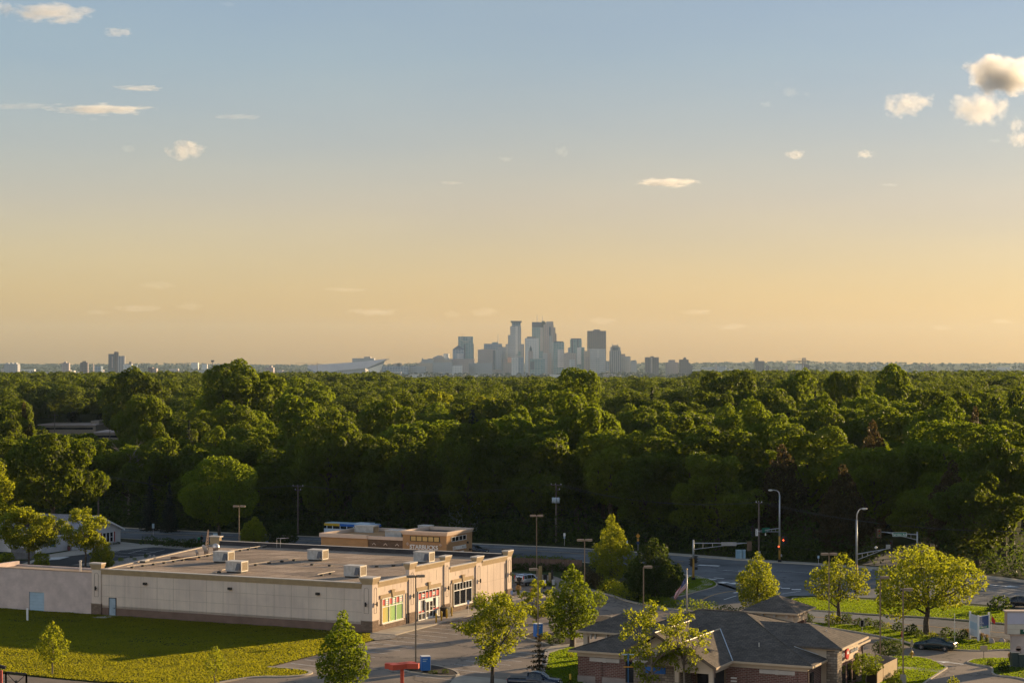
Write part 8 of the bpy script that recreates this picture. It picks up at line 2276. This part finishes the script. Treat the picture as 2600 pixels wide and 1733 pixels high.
tower('square glass tower behind the dark pyramid top', RA, 762, 1015, 497, T_TEAL, 9200, [('wing', 1010, 1028, 618, T_NAVY), ('panel', 790, 845, 520, T_PALE, 526), ('panel', 918, 985, 520, T_PALE, 526), ('panel', 790, 845, 545, T_PALE, 551), ('panel', 918, 985, 545, T_PALE, 551), ('panel', 820, 955, 572, T_PALE, 578), ('panel', 845, 942, 594, T_PALE, 600), ('panel', 862, 885, 630, T_NAVY, 860), ('mast', 843, 847, 455, SPIRE)])
tower('pink banded block at the foot of the square glass tower', RA, 615, 1032, 878, T_PINK, 8800)
tower('narrow rosy block in front of the banded block', RA, 800, 940, 912, T_PINK, 8600, [('front', 660, 835, 990, T_WHITE)])
tower('wide grey low block right of the rosy block', RA, 940, 1345, 950, T_GREY, 8650)
tower('broad mauve slab with a dark front strip', RA, 1098, 1500, 720, T_PINK, 8900, [('wing', 1150, 1345, 712, T_PINK), ('panel', 1360, 1400, 730, T_NAVY, 1060), ('panel', 1400, 1500, 722, T_GREY, 1060)])
tower('bluish hall with a raised roof box and thin antenna', RA, 1200, 1512, 620, T_BLUE, 9150, [('block', 1338, 1440, 593, T_TEAL), ('mast', 1440, 1445, 445, SPIRE)])
tower('pale gridded slab between the mauve slab and the ringed tower', RA, 1440, 1578, 673, T_GREY, 9050)
tower('plain pale tower left of the ringed tower', RA, 1573, 1660, 625, T_LINE, 9000)
tower('tower crowned by a wide flat ring', RA, 1650, 1836, 320, T_LINE, 8950, [('wing', 1612, 1655, 470, T_GREY), ('block', 1678, 1828, 245, T_BLUE), ('ring', 1658, 1846, 231, T_CAP), ('panel', 1742, 1780, 318, T_PALE, 790), ('panel', 1782, 1834, 330, T_GREY, 745), ('panel', 1782, 1836, 745, T_TEAL, 830)])
tower('small pale tower right of the ringed tower', RA, 1834, 1888, 625, T_GREY, 9100)
tower('low white gridded block in front of the ringed tower', RA, 1672, 1880, 850, T_WHITE, 8500, [('front', 1790, 1880, 852, T_BLUE)])
tower('reddish glinting block left of the white gridded block', RA, 1535, 1672, 880, T_PINK, 8600, [('panel', 1605, 1672, 850, mat('glint_paint', (.75, .40, .26), .4), 945)])  # the orange panel has a sun glint put into its colour
tower('white gridded tower with a dark cap', RA, 1902, 2140, 525, T_WHITE, 8800, [('block', 1935, 2092, 498, T_CAP), ('panel', 2112, 2140, 525, T_PALE, 865)])
tower('small dark pointed obelisk tower before the white grid', RA, 1962, 2038, 745, T_PINK, 8500, [('block', 1978, 2022, 690, T_NAVY), ('block', 1988, 2012, 665, T_NAVY)])
tower('tall blue glass tower with a dark top and two antennas', RA, 2022, 2258, 340, T_TEAL, 9150, [('block', 2022, 2258, 250, T_NAVY), ('block', 2190, 2240, 232, T_NAVY), ('mast', 2108, 2113, 118, SPIRE), ('mast', 2198, 2203, 133, SPIRE), ('panel', 2165, 2206, 342, T_GREY, 740)])
tower('low teal glass block at the foot of the white grid tower', RA, 1988, 2240, 880, T_TEAL, 8450, [('panel', 1995, 2060, 925, T_NAVY, 1060), ('block', 2060, 2200, 872, T_PALE)])
tower('small teal block below the tall blue tower', RA, 2140, 2206, 740, T_TEAL, 8700, [('wing', 2198, 2285, 780, T_LINE)])
tower('stepped rosy stone tower right of the tall blue tower', RB2, 0, 150, 255, T_PINK, 9050, [('block', 40, 147, 210, T_PINK), ('wing', 145, 178, 300, T_PINK), ('wing', 170, 196, 390, T_PINK), ('panel', 82, 108, 290, T_NAVY, 420), ('panel', 82, 130, 420, T_GREY, 680)])
tower('rounded pale teal tower with a dark cap line', RB2, 150, 308, 520, T_TEAL, 8700, [('block', 160, 295, 506, T_NAVY), ('panel', 208, 300, 630, T_LINE, 900)])
tower('narrow tower with pale ribs left of the rounded teal tower', RB2, 120, 212, 528, T_LINE, 8750)
tower('stepped teal glass tower with a slanted light face', RB2, 400, 570, 480, T_TEAL, 8900, [('block', 408, 566, 463, T_NAVY), ('wing', 368, 405, 600, T_BLUE), ('wing', 560, 612, 596, T_TEAL), ('panel', 500, 562, 598, T_PALE, 850), ('panel', 420, 440, 490, T_NAVY, 680), ('panel', 505, 522, 480, T_NAVY, 600)])
tower('pinkish mid block left of the stepped teal tower', RB2, 305, 492, 682, T_PINK, 8600, [('block', 340, 390, 675, T_PINK), ('front', 385, 472, 780, T_LINE)])
tower('great dark brown slab tower with a flat penthouse', RB2, 660, 935, 350, T_DARK, 9150, [('block', 750, 845, 330, T_DARK)])
tower('pale striped slab in front of the dark brown tower', RB2, 700, 928, 620, T_LINE, 8800, [('block', 738, 752, 612, T_TAN)])
tower('warm tan block left of the striped slab', RB2, 606, 765, 650, T_TAN, 8900, [('block', 675, 705, 618, T_PINK), ('front', 620, 835, 742, T_PINK), ('panel', 706, 722, 742, T_NAVY, 900)])
tower('grey block with a ribbed edge right of the tan block', RB2, 780, 838, 752, T_GREY, 8550)
tower('crowned stone tower with four corner spikes', RB2, 990, 1158, 650, T_VERT, 8900, [('block', 1002, 1150, 590, T_GREY), ('block', 1026, 1120, 563, T_TAN), ('mast', 1032, 1038, 535, SPIRE), ('mast', 1112, 1118, 535, SPIRE), ('panel', 1040, 1110, 600, T_NAVY, 640)])
tower('grey slab with a raised left corner beside the crowned tower', RB2, 1156, 1300, 730, T_GREY, 8950, [('block', 1160, 1222, 694, T_PINK)])
tower('narrow grey tower at the right end of the cluster', RB2, 1305, 1393, 800, T_GREY, 8900, [('block', 1315, 1382, 790, T_CAP), ('mast', 1370, 1374, 768, SPIRE)])
tower('pale low block between the dark tower and the crowned tower', RB2, 920, 992, 800, T_BLUE, 9300)
tower('dark twin fronted residential tower right of downtown', RB2, 1523, 1722, 743, T_DARK, 8500, [('block', 1602, 1648, 729, T_DARK), ('panel', 1600, 1625, 745, T_PINK, 980)], 'apartment_tower')
tower('pinkish apartment tower with a wide top box', RB2, 1828, 2014, 820, T_PINK, 8550, [('block', 1873, 1966, 783, T_PINK)], 'apartment_tower')
tower('dark apartment tower with a domed top', RB2, 2032, 2168, 778, T_DARK, 8500, [('drum', 2090, 2142, 758, T_DARK), ('dome', 2090, 2142, 742, T_DARK), ('wing', 2160, 2192, 828, T_DARK), ('wing', 2186, 2230, 870, T_DARK)], 'apartment_tower')
# ---- right of downtown
tower('thin chimney like block on the right plain', RC, 604, 636, 335, T_PINK, 9800)
tower('low pale hall with a white end on the right plain', RC, 640, 752, 360, T_GREY, 9700, [('front', 742, 755, 358, T_PALE)], 'hall')
tower('dark tower with a round stair head on the right plain', RC, 1134, 1256, 293, T_DARK, 8800, [('drum', 1140, 1187, 252, T_DARK)], 'apartment_tower')
tower('small dark block behind the round headed tower', RC, 1284, 1322, 352, T_DARK, 9000, [('wing', 1256, 1395, 400, T_PINK)])
tower('brick chimney left of the building under construction', RC, 1540, 1568, 350, T_PINK, 8600, [('wing', 1528, 1556, 405, T_PINK)], 'chimney_block')
tower('building under construction with pale floors and twin cores', RC, 1685, 1855, 345, T_WHITE, 8300, [('block', 1780, 1786, 250, T_PINK), ('block', 1806, 1812, 250, T_PINK), ('panel', 1782, 1855, 345, T_DARK, 500), ('block', 1690, 1850, 335, T_CAP)], 'construction_tower')
d = 8250; a0 = PD(RC.x(1763), RC.y(345), d); t = thing('tower_crane', 'tower crane with a long jib over the building under construction', 'crane', (a0.x, d, terr(a0.x, d)))
zt_ = PD(0, RC.y(258), d).z-terr(a0.x, d); zj = PD(0, RC.y(290), d).z-terr(a0.x, d); xl = PD(RC.x(1555), 0, d).x-a0.x; xr_ = PD(RC.x(1850), 0, d).x-a0.x
mb = MB(); mb.path([(0, 0, 0), (0, 0, zt_)], 2.4, 4); mb.build('mast', mat('crane_brown', (.32, .20, .12), .6), t)
mb = MB(); mb.path([(xl, 0, zj-1), (xr_, 0, zj)], 1.7, 4); mb.path([(xl*.9, 0, zj), (0, 0, zt_), (xr_*.9, 0, zj)], .6, 4); mb.build('jib', mat('crane_brown', (.32, .20, .12), .6), t)
mb = MB(); mb.box(xr_-9, xr_-1, -3, 3, zj-7, zj); mb.build('counterweight', T_CAP, t)
for i, (x0, x1, y_) in enumerate(((325, 620, 408), (640, 760, 430), (790, 960, 402), (760, 830, 455), (1420, 1530, 425), (1560, 1680, 440), (1870, 2000, 470), (330, 420, 440), (480, 560, 425))):
    tower('low hazy roof on the right plain, a few pixels high', RC, x0, x1, y_, [T_PALE, T_GREY, T_LINE][i % 3], 6800+i*130, (), 'low_building', 60, 0, 'low roofs across the far plain', 'building')
tower('tan stone tower with a small dome at the far right', RD, 1015, 1130, 376, T_TAN, 7800, [('block', 1045, 1095, 358, T_TAN), ('dome', 1056, 1084, 334, T_PINK), ('wing', 1118, 1132, 378, T_PALE)], 'stone_tower')
tower('long blue glazed building with a white stair block at the right', RD, 1215, 1792, 452, T_BLUE, 5200, [('block', 1466, 1532, 412, T_CAP), ('block', 1532, 1612, 404, T_PALE), ('panel', 1215, 1790, 466, T_NAVY, 480), ('front', 1600, 1802, 492, T_PINK), ('front', 1530, 1602, 455, T_WHITE)], 'hospital_building', 40, 0, None, 'building')
tower('hazy twin block at the far right frame edge', RD, 2245, 2353, 400, T_PINK, 11000, [('mast', 2268, 2274, 345, SPIRE)])
for i, (x0, x1, y_) in enumerate(((940, 1010, 440), (1140, 1200, 450), (1900, 1990, 462), (2050, 2140, 455), (2160, 2240, 450), (1830, 1900, 440))):
    tower('low hazy roof on the far right plain', RD, x0, x1, y_, [T_PALE, T_GREY, T_LINE][i % 3], 7000+i*140, (), 'low_building', 60, 0, 'low roofs across the far right plain', 'building')
# ---- left of downtown
tower('wide hazy block with three roof boxes at the far left', RE, 45, 202, 288, T_GREY, 7600, [('block', 64, 84, 273, T_GREY), ('block', 112, 132, 273, T_GREY), ('block', 162, 182, 273, T_GREY)], 'apartment_tower')
tower('pinkish square tower with a small roof box on the left plain', RE, 705, 792, 276, T_PINK, 7400, [('block', 732, 758, 262, T_PINK)], 'apartment_tower')
tower('dark square tower right of the pinkish square tower', RE, 920, 1006, 271, T_DARK, 7000, [('block', 944, 986, 255, T_DARK)], 'apartment_tower')
tower('stepped dark high-rise group highest on the left skyline', RE, 1245, 1315, 172, win_mat('tower_riverside', (.13, .13, .155), (.05, .055, .075), (.30, .24, .20), 26, 9, 5.0), 7600, [('block', 1310, 1353, 148, T_DARK), ('wing', 1310, 1353, 150, T_DARK), ('wing', 1350, 1430, 195, T_VERT), ('mast', 1322, 1326, 138, SPIRE), ('panel', 1285, 1300, 200, T_PINK, 330)], 'apartment_tower')
tower('lower mixed block with a dark stair tower beside the high-rise group', RE, 1414, 1512, 290, T_WHITE, 7500, [('wing', 1480, 1508, 262, T_DARK), ('wing', 1506, 1570, 303, T_BLUE)], 'apartment_tower')
tower('thin pinkish chimney left of the stepped high-rise group', RE, 1066, 1075, 283, T_PINK, 7600, (), 'chimney_block', 10)
tower('faint pale block on the left ridge', RE, 2195, 2276, 273, T_PALE, 11500); tower('low dark roof between the left trees', RE, 1700, 1748, 325, T_DARK, 5200, [('wing', 1700, 1795, 338, T_PINK)], 'low_building', 30, 0, None, 'building')
tower('low blue block left of the stepped high-rise group', RE, 1085, 1160, 312, T_BLUE, 8200, (), 'low_building', 40, 0, None, 'building')
tower('faint pale block behind the lattice tower', RF, 20, 88, 236, T_PALE, 11200); tower('faint lower block right of the pale ridge block', RF, 125, 180, 250, T_PALE, 11200)
tower('brick block with a taller end left of the stadium', RF, 755, 838, 285, T_PINK, 6800, [('wing', 795, 820, 265, T_PINK)], 'low_building', 40, 0, None, 'building')
tower('grey office block behind the stadium roof', RF, 1626, 1842, 192, T_GREY, 9300, [('block', 1740, 1805, 176, T_TAN)])
tower('dark banded block right of the stadium prow', RF, 1920, 2182, 270, T_BLUE, 8600, [('block', 2032, 2112, 246, T_TAN), ('block', 2070, 2100, 240, T_CAP)])
d = 5000; a0 = PD(RF.x(235), RF.y(300), d); t = thing('lattice_tower', 'communication tower with a square platform on the left', 'tower', (a0.x, d, terr(a0.x, d))); zt_ = PD(0, RF.y(211), d).z-terr(a0.x, d)
mb = MB(); mb.path([(0, 0, 0), (0, 0, zt_-4)], [1.4, .9], 6); mb.build('mast', T_CAP, t); mb = MB(); mb.lathe([(3.0, zt_-5), (4.4, zt_-3.5), (4.4, zt_), (3.6, zt_)], 12); mb.build('platform', T_CAP, t); mb = MB(); mb.lathe([(2.6, zt_-16), (2.6, zt_-14)], 10); mb.build('antenna_ring', T_CAP, t)
# ---- stadium with its glass prow
d = 8600; pts = [(1180, 258), (1640, 230), (1968, 198)]
zb = terr(PD(RF.x(1600), 900, d).x, d); xo = PD(RF.x(1600), 900, d).x
t = thing('stadium', 'white angular stadium with a sharp glass prow at its right end', 'stadium', (xo, d, zb))
def SP(x, y, dy=0): p_ = PD(RF.x(x), RF.y(y), d); return (p_.x-xo, dy, p_.z-zb)
dp = 240
def slab(poly, y0, y1, m, nm):
    mb = MB(); f = [mb.pt((p_[0], y0, p_[2])) for p_ in poly]; b = [mb.pt((p_[0], y1, p_[2])) for p_ in poly]; mb.face(f); mb.face(b[::-1]); n = len(f)
    for i in range(n): j = (i+1) % n; mb.face((f[i], b[i], b[j], f[j]))
    return mb.build(nm, m, t)
ST_W = mat('stadium_white', (.62, .58, .62), .5, .06, .02); ST_P = mat('stadium_pale', (.60, .55, .55), .5, .05, .02)
slab([SP(1180, 262), SP(1640, 232), SP(1968, 199), SP(1752, 292), SP(1520, 312), SP(1290, 345), SP(1180, 290)], 0, dp, ST_W, 'roof')
slab([SP(1290, 340), SP(1520, 311), SP(1752, 291), SP(1752, 420), SP(1290, 420)], 8, dp-8, T_GREY, 'wall')
slab([SP(1180, 290), SP(1292, 340), SP(1292, 420), SP(1180, 420)], 6, dp-6, T_BLUE, 'left_wall')
slab([SP(1968, 199), SP(1935, 245), SP(1775, 300), SP(1752, 291)], -3, -.5, mat('prow_shade_paint', (.20, .19, .22), .6), 'prow_soffit')  # dark slab: the shade under the prow is put into its colour
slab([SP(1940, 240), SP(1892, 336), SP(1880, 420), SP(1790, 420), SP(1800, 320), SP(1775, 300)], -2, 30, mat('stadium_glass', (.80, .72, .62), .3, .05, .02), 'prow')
slab([SP(1958, 204), SP(1950, 214), SP(1765, 296), SP(1756, 291)], -5, -3.2, T_PALE, 'edge_beam')
mb = MB(); mb.path([(SP(1280, 330)[0], -20, SP(1280, 330)[2]), (SP(1280, 222)[0], -20, SP(1280, 222)[2])], 1.3, 4); mb.path([(SP(1062, 240)[0], -20, SP(1062, 240)[2]), (SP(1330, 248)[0], -20, SP(1330, 248)[2])], .9, 4); mb.build('crane', mat('crane_brown', (.32, .20, .12), .6), t)
# ---- scattered small roofs on the plain, each its own thing
for i in range(70):
    d = cr_.uniform(5200, 11500); px = cr_.uniform(0, 2600)
    x = (px-CX)*d/F; zb = terr(x, d)-1; w = cr_.uniform(25, 95); h = cr_.uniform(10, 26)
    t = thing('low_building', 'tiny hazy roof far out on the plain among tree belts', 'building', (x, d, zb), 0, 'tiny far roofs on the plain')
    if i == 0 or True:
        mb = MB(); mb.box(-w/2, w/2, 0, 40, 0, h); mb.build('body', [T_PALE, T_GREY, T_LINE, T_TAN, T_PINK][i % 5], t)
# ================================================================ evening clouds, far above and beyond the haze
def cloud_mat(name, dens, thr, amp, aniso=.35, fine=2.6):
    m = bpy.data.materials.new(name); m.use_nodes = True; nt = m.node_tree
    for n in list(nt.nodes): nt.nodes.remove(n)
    out = nt.nodes.new('ShaderNodeOutputMaterial'); pv = nt.nodes.new('ShaderNodeVolumePrincipled')
    tc = nt.nodes.new('ShaderNodeTexCoord'); oi = nt.nodes.new('ShaderNodeObjectInfo')
    ln = nt.nodes.new('ShaderNodeVectorMath'); ln.operation = 'LENGTH'; nt.links.new(tc.outputs['Object'], ln.inputs[0])
    fall = math_(nt, 'SUBTRACT', 1.0, math_(nt, 'POWER', ln.outputs['Value'], 2.0))
    ns = nt.nodes.new('ShaderNodeTexNoise'); ns.noise_dimensions = '4D'; ns.inputs['Scale'].default_value = fine; ns.inputs['Detail'].default_value = 5.0; ns.inputs['Roughness'].default_value = .6
    mp = nt.nodes.new('ShaderNodeMapping'); mp.inputs['Scale'].default_value = (1.0, .7, .62); nt.links.new(tc.outputs['Object'], mp.inputs['Vector'])
    nt.links.new(mp.outputs[0], ns.inputs['Vector']); nt.links.new(math_(nt, 'MULTIPLY', oi.outputs['Random'], 40.0), ns.inputs['W'])
    v = math_(nt, 'ADD', math_(nt, 'MULTIPLY', fall, .75), math_(nt, 'MULTIPLY', math_(nt, 'SUBTRACT', ns.outputs['Fac'], .5), amp))
    v = math_(nt, 'SUBTRACT', v, thr)
    v = math_(nt, 'MINIMUM', math_(nt, 'MAXIMUM', math_(nt, 'MULTIPLY', v, 4.0), 0.0), 1.0)
    nt.links.new(math_(nt, 'MULTIPLY', v, dens), pv.inputs['Density'])
    pv.inputs['Color'].default_value = (.99, .985, .98, 1); pv.inputs['Anisotropy'].default_value = aniso
    nt.links.new(pv.outputs[0], out.inputs['Volume'])
    return m
CM_THICK = cloud_mat('cloud_thick', .015, .30, 2.2, .5, 2.2)
CM_PUFF = cloud_mat('cloud_puff', .0060, .36, 2.5, .35, 2.6)
CM_THIN = cloud_mat('cloud_thin', .0013, .34, 2.4, .3, 2.2)
CM_FAINT = cloud_mat('cloud_faint', .00022, .30, 2.2, .3, 2.2)
_mb = MB(); _mb.ball((0, 0, 0), 1.0, 20, 12); _o = _mb.build('cloud', CM_PUFF); CLME = {}
for k, m in (('thick', CM_THICK), ('puff', CM_PUFF), ('thin', CM_THIN), ('faint', CM_FAINT)):
    me = _o.data.copy(); me.materials.clear(); me.materials.append(m); CLME[k] = me
bpy.data.objects.remove(_o)
def cloud(x, y, w, h, kind, label, alt=1500.0, group=None, deep=.8):
    tn = (EYE-y)/F; D = (alt-H)/tn
    D = min(D, 60000.0)
    p = PD(x, y, D)
    o = obj_from(CLME[kind], 'cloud', None, p)
    o.scale = (w*D/F/2*1.25, w*D/F/2*deep, h*D/F/2*1.3)
    return tag(o, label, 'cloud', group)
for a in (
 (2545, 190, 190, 96, 'thick', 'large grey bottomed cloud cut by the right frame edge'), (2620, 205, 120, 70, 'thick', 'grey cloud end running out of the right frame edge'), (2310, 266, 135, 62, 'puff', 'white puffy cloud left of the pair at the upper right'), (2487, 278, 150, 86, 'puff', 'brightest puffy cloud below the grey bottomed cloud'),
 (2580, 316, 44, 36, 'puff', 'small round cloud right of the brightest one'), (2590, 352, 60, 40, 'puff', 'small bright cloud at the right frame edge'), (2526, 358, 34, 12, 'thin', 'thin sliver left of the small edge cloud'),
 (2006, 235, 44, 26, 'thin', 'wispy tuft left of the big right clouds'), (2048, 240, 24, 12, 'thin', 'tiny shred right of the wispy tuft'), (1945, 266, 36, 16, 'thin', 'faint shred below the wispy tuft'), (1974, 212, 14, 18, 'thin', 'faint upright shred above the wispy tuft'),
 (2019, 392, 52, 24, 'puff', 'small white cloud at mid height on the right'), (2195, 392, 50, 20, 'puff', 'flat small white cloud right of the mid height one'), (2256, 470, 46, 9, 'thin', 'thin pale streak below the flat small cloud'),
 (1690, 464, 165, 22, 'puff', 'long flat bright cloud right of centre'), (1428, 386, 40, 28, 'thin', 'small slanting cloud above the skyline'), (1284, 404, 40, 15, 'thin', 'small faint cloud left of the slanting one'), (1145, 464, 70, 8, 'thin', 'hair thin streak left of centre'),
 (470, 381, 98, 46, 'puff', 'creamy wedge shaped cloud on the left'), (325, 378, 42, 18, 'thin', 'small cloud left of the creamy wedge'), (606, 297, 120, 12, 'thin', 'broken thin streak above the creamy wedge'), (352, 224, 120, 12, 'puff', 'lens shaped thin cloud on the upper left'),
 (250, 278, 250, 24, 'puff', 'long ragged streak of cloud on the left'), (60, 270, 150, 16, 'thin', 'faint streak at the left frame edge'), (238, 302, 24, 10, 'thin', 'tiny tuft under the long ragged streak'), (300, 82, 76, 24, 'puff', 'small oval cloud on the upper left'), (130, 34, 210, 50, 'puff', 'broad pink white cloud at the upper left'), (5, 22, 80, 40, 'puff', 'cloud end at the very upper left corner'), (580, 11, 44, 12, 'thin', 'small flat cloud at the top edge'),
 (350, 782, 120, 18, 'faint', 'low row of dim puffs on the left'), (480, 778, 70, 22, 'faint', 'low dim puff right of the row'), (400, 724, 90, 20, 'faint', 'faint cloud above the low row'), (880, 735, 110, 12, 'faint', 'faint flat cloud left of downtown'), (945, 792, 130, 20, 'faint', 'low dim cloud above the stadium'), (1232, 790, 80, 26, 'faint', 'low tan cloud above the square glass tower'), (1148, 798, 40, 20, 'faint', 'small dim cloud left of the low tan one'),
 (1530, 814, 80, 20, 'faint', 'dim cloud right of the dark slab tower top'), (1770, 792, 90, 14, 'faint', 'dim flat cloud right of downtown'), (1860, 830, 80, 18, 'faint', 'lowest dim cloud over the right plain'), (2545, 816, 70, 14, 'faint', 'low dim cloud near the right edge'), (2390, 832, 60, 14, 'faint', 'very low dim cloud on the right'), (250, 792, 70, 12, 'faint', 'low dim streak at the left')):
    cloud(*a)
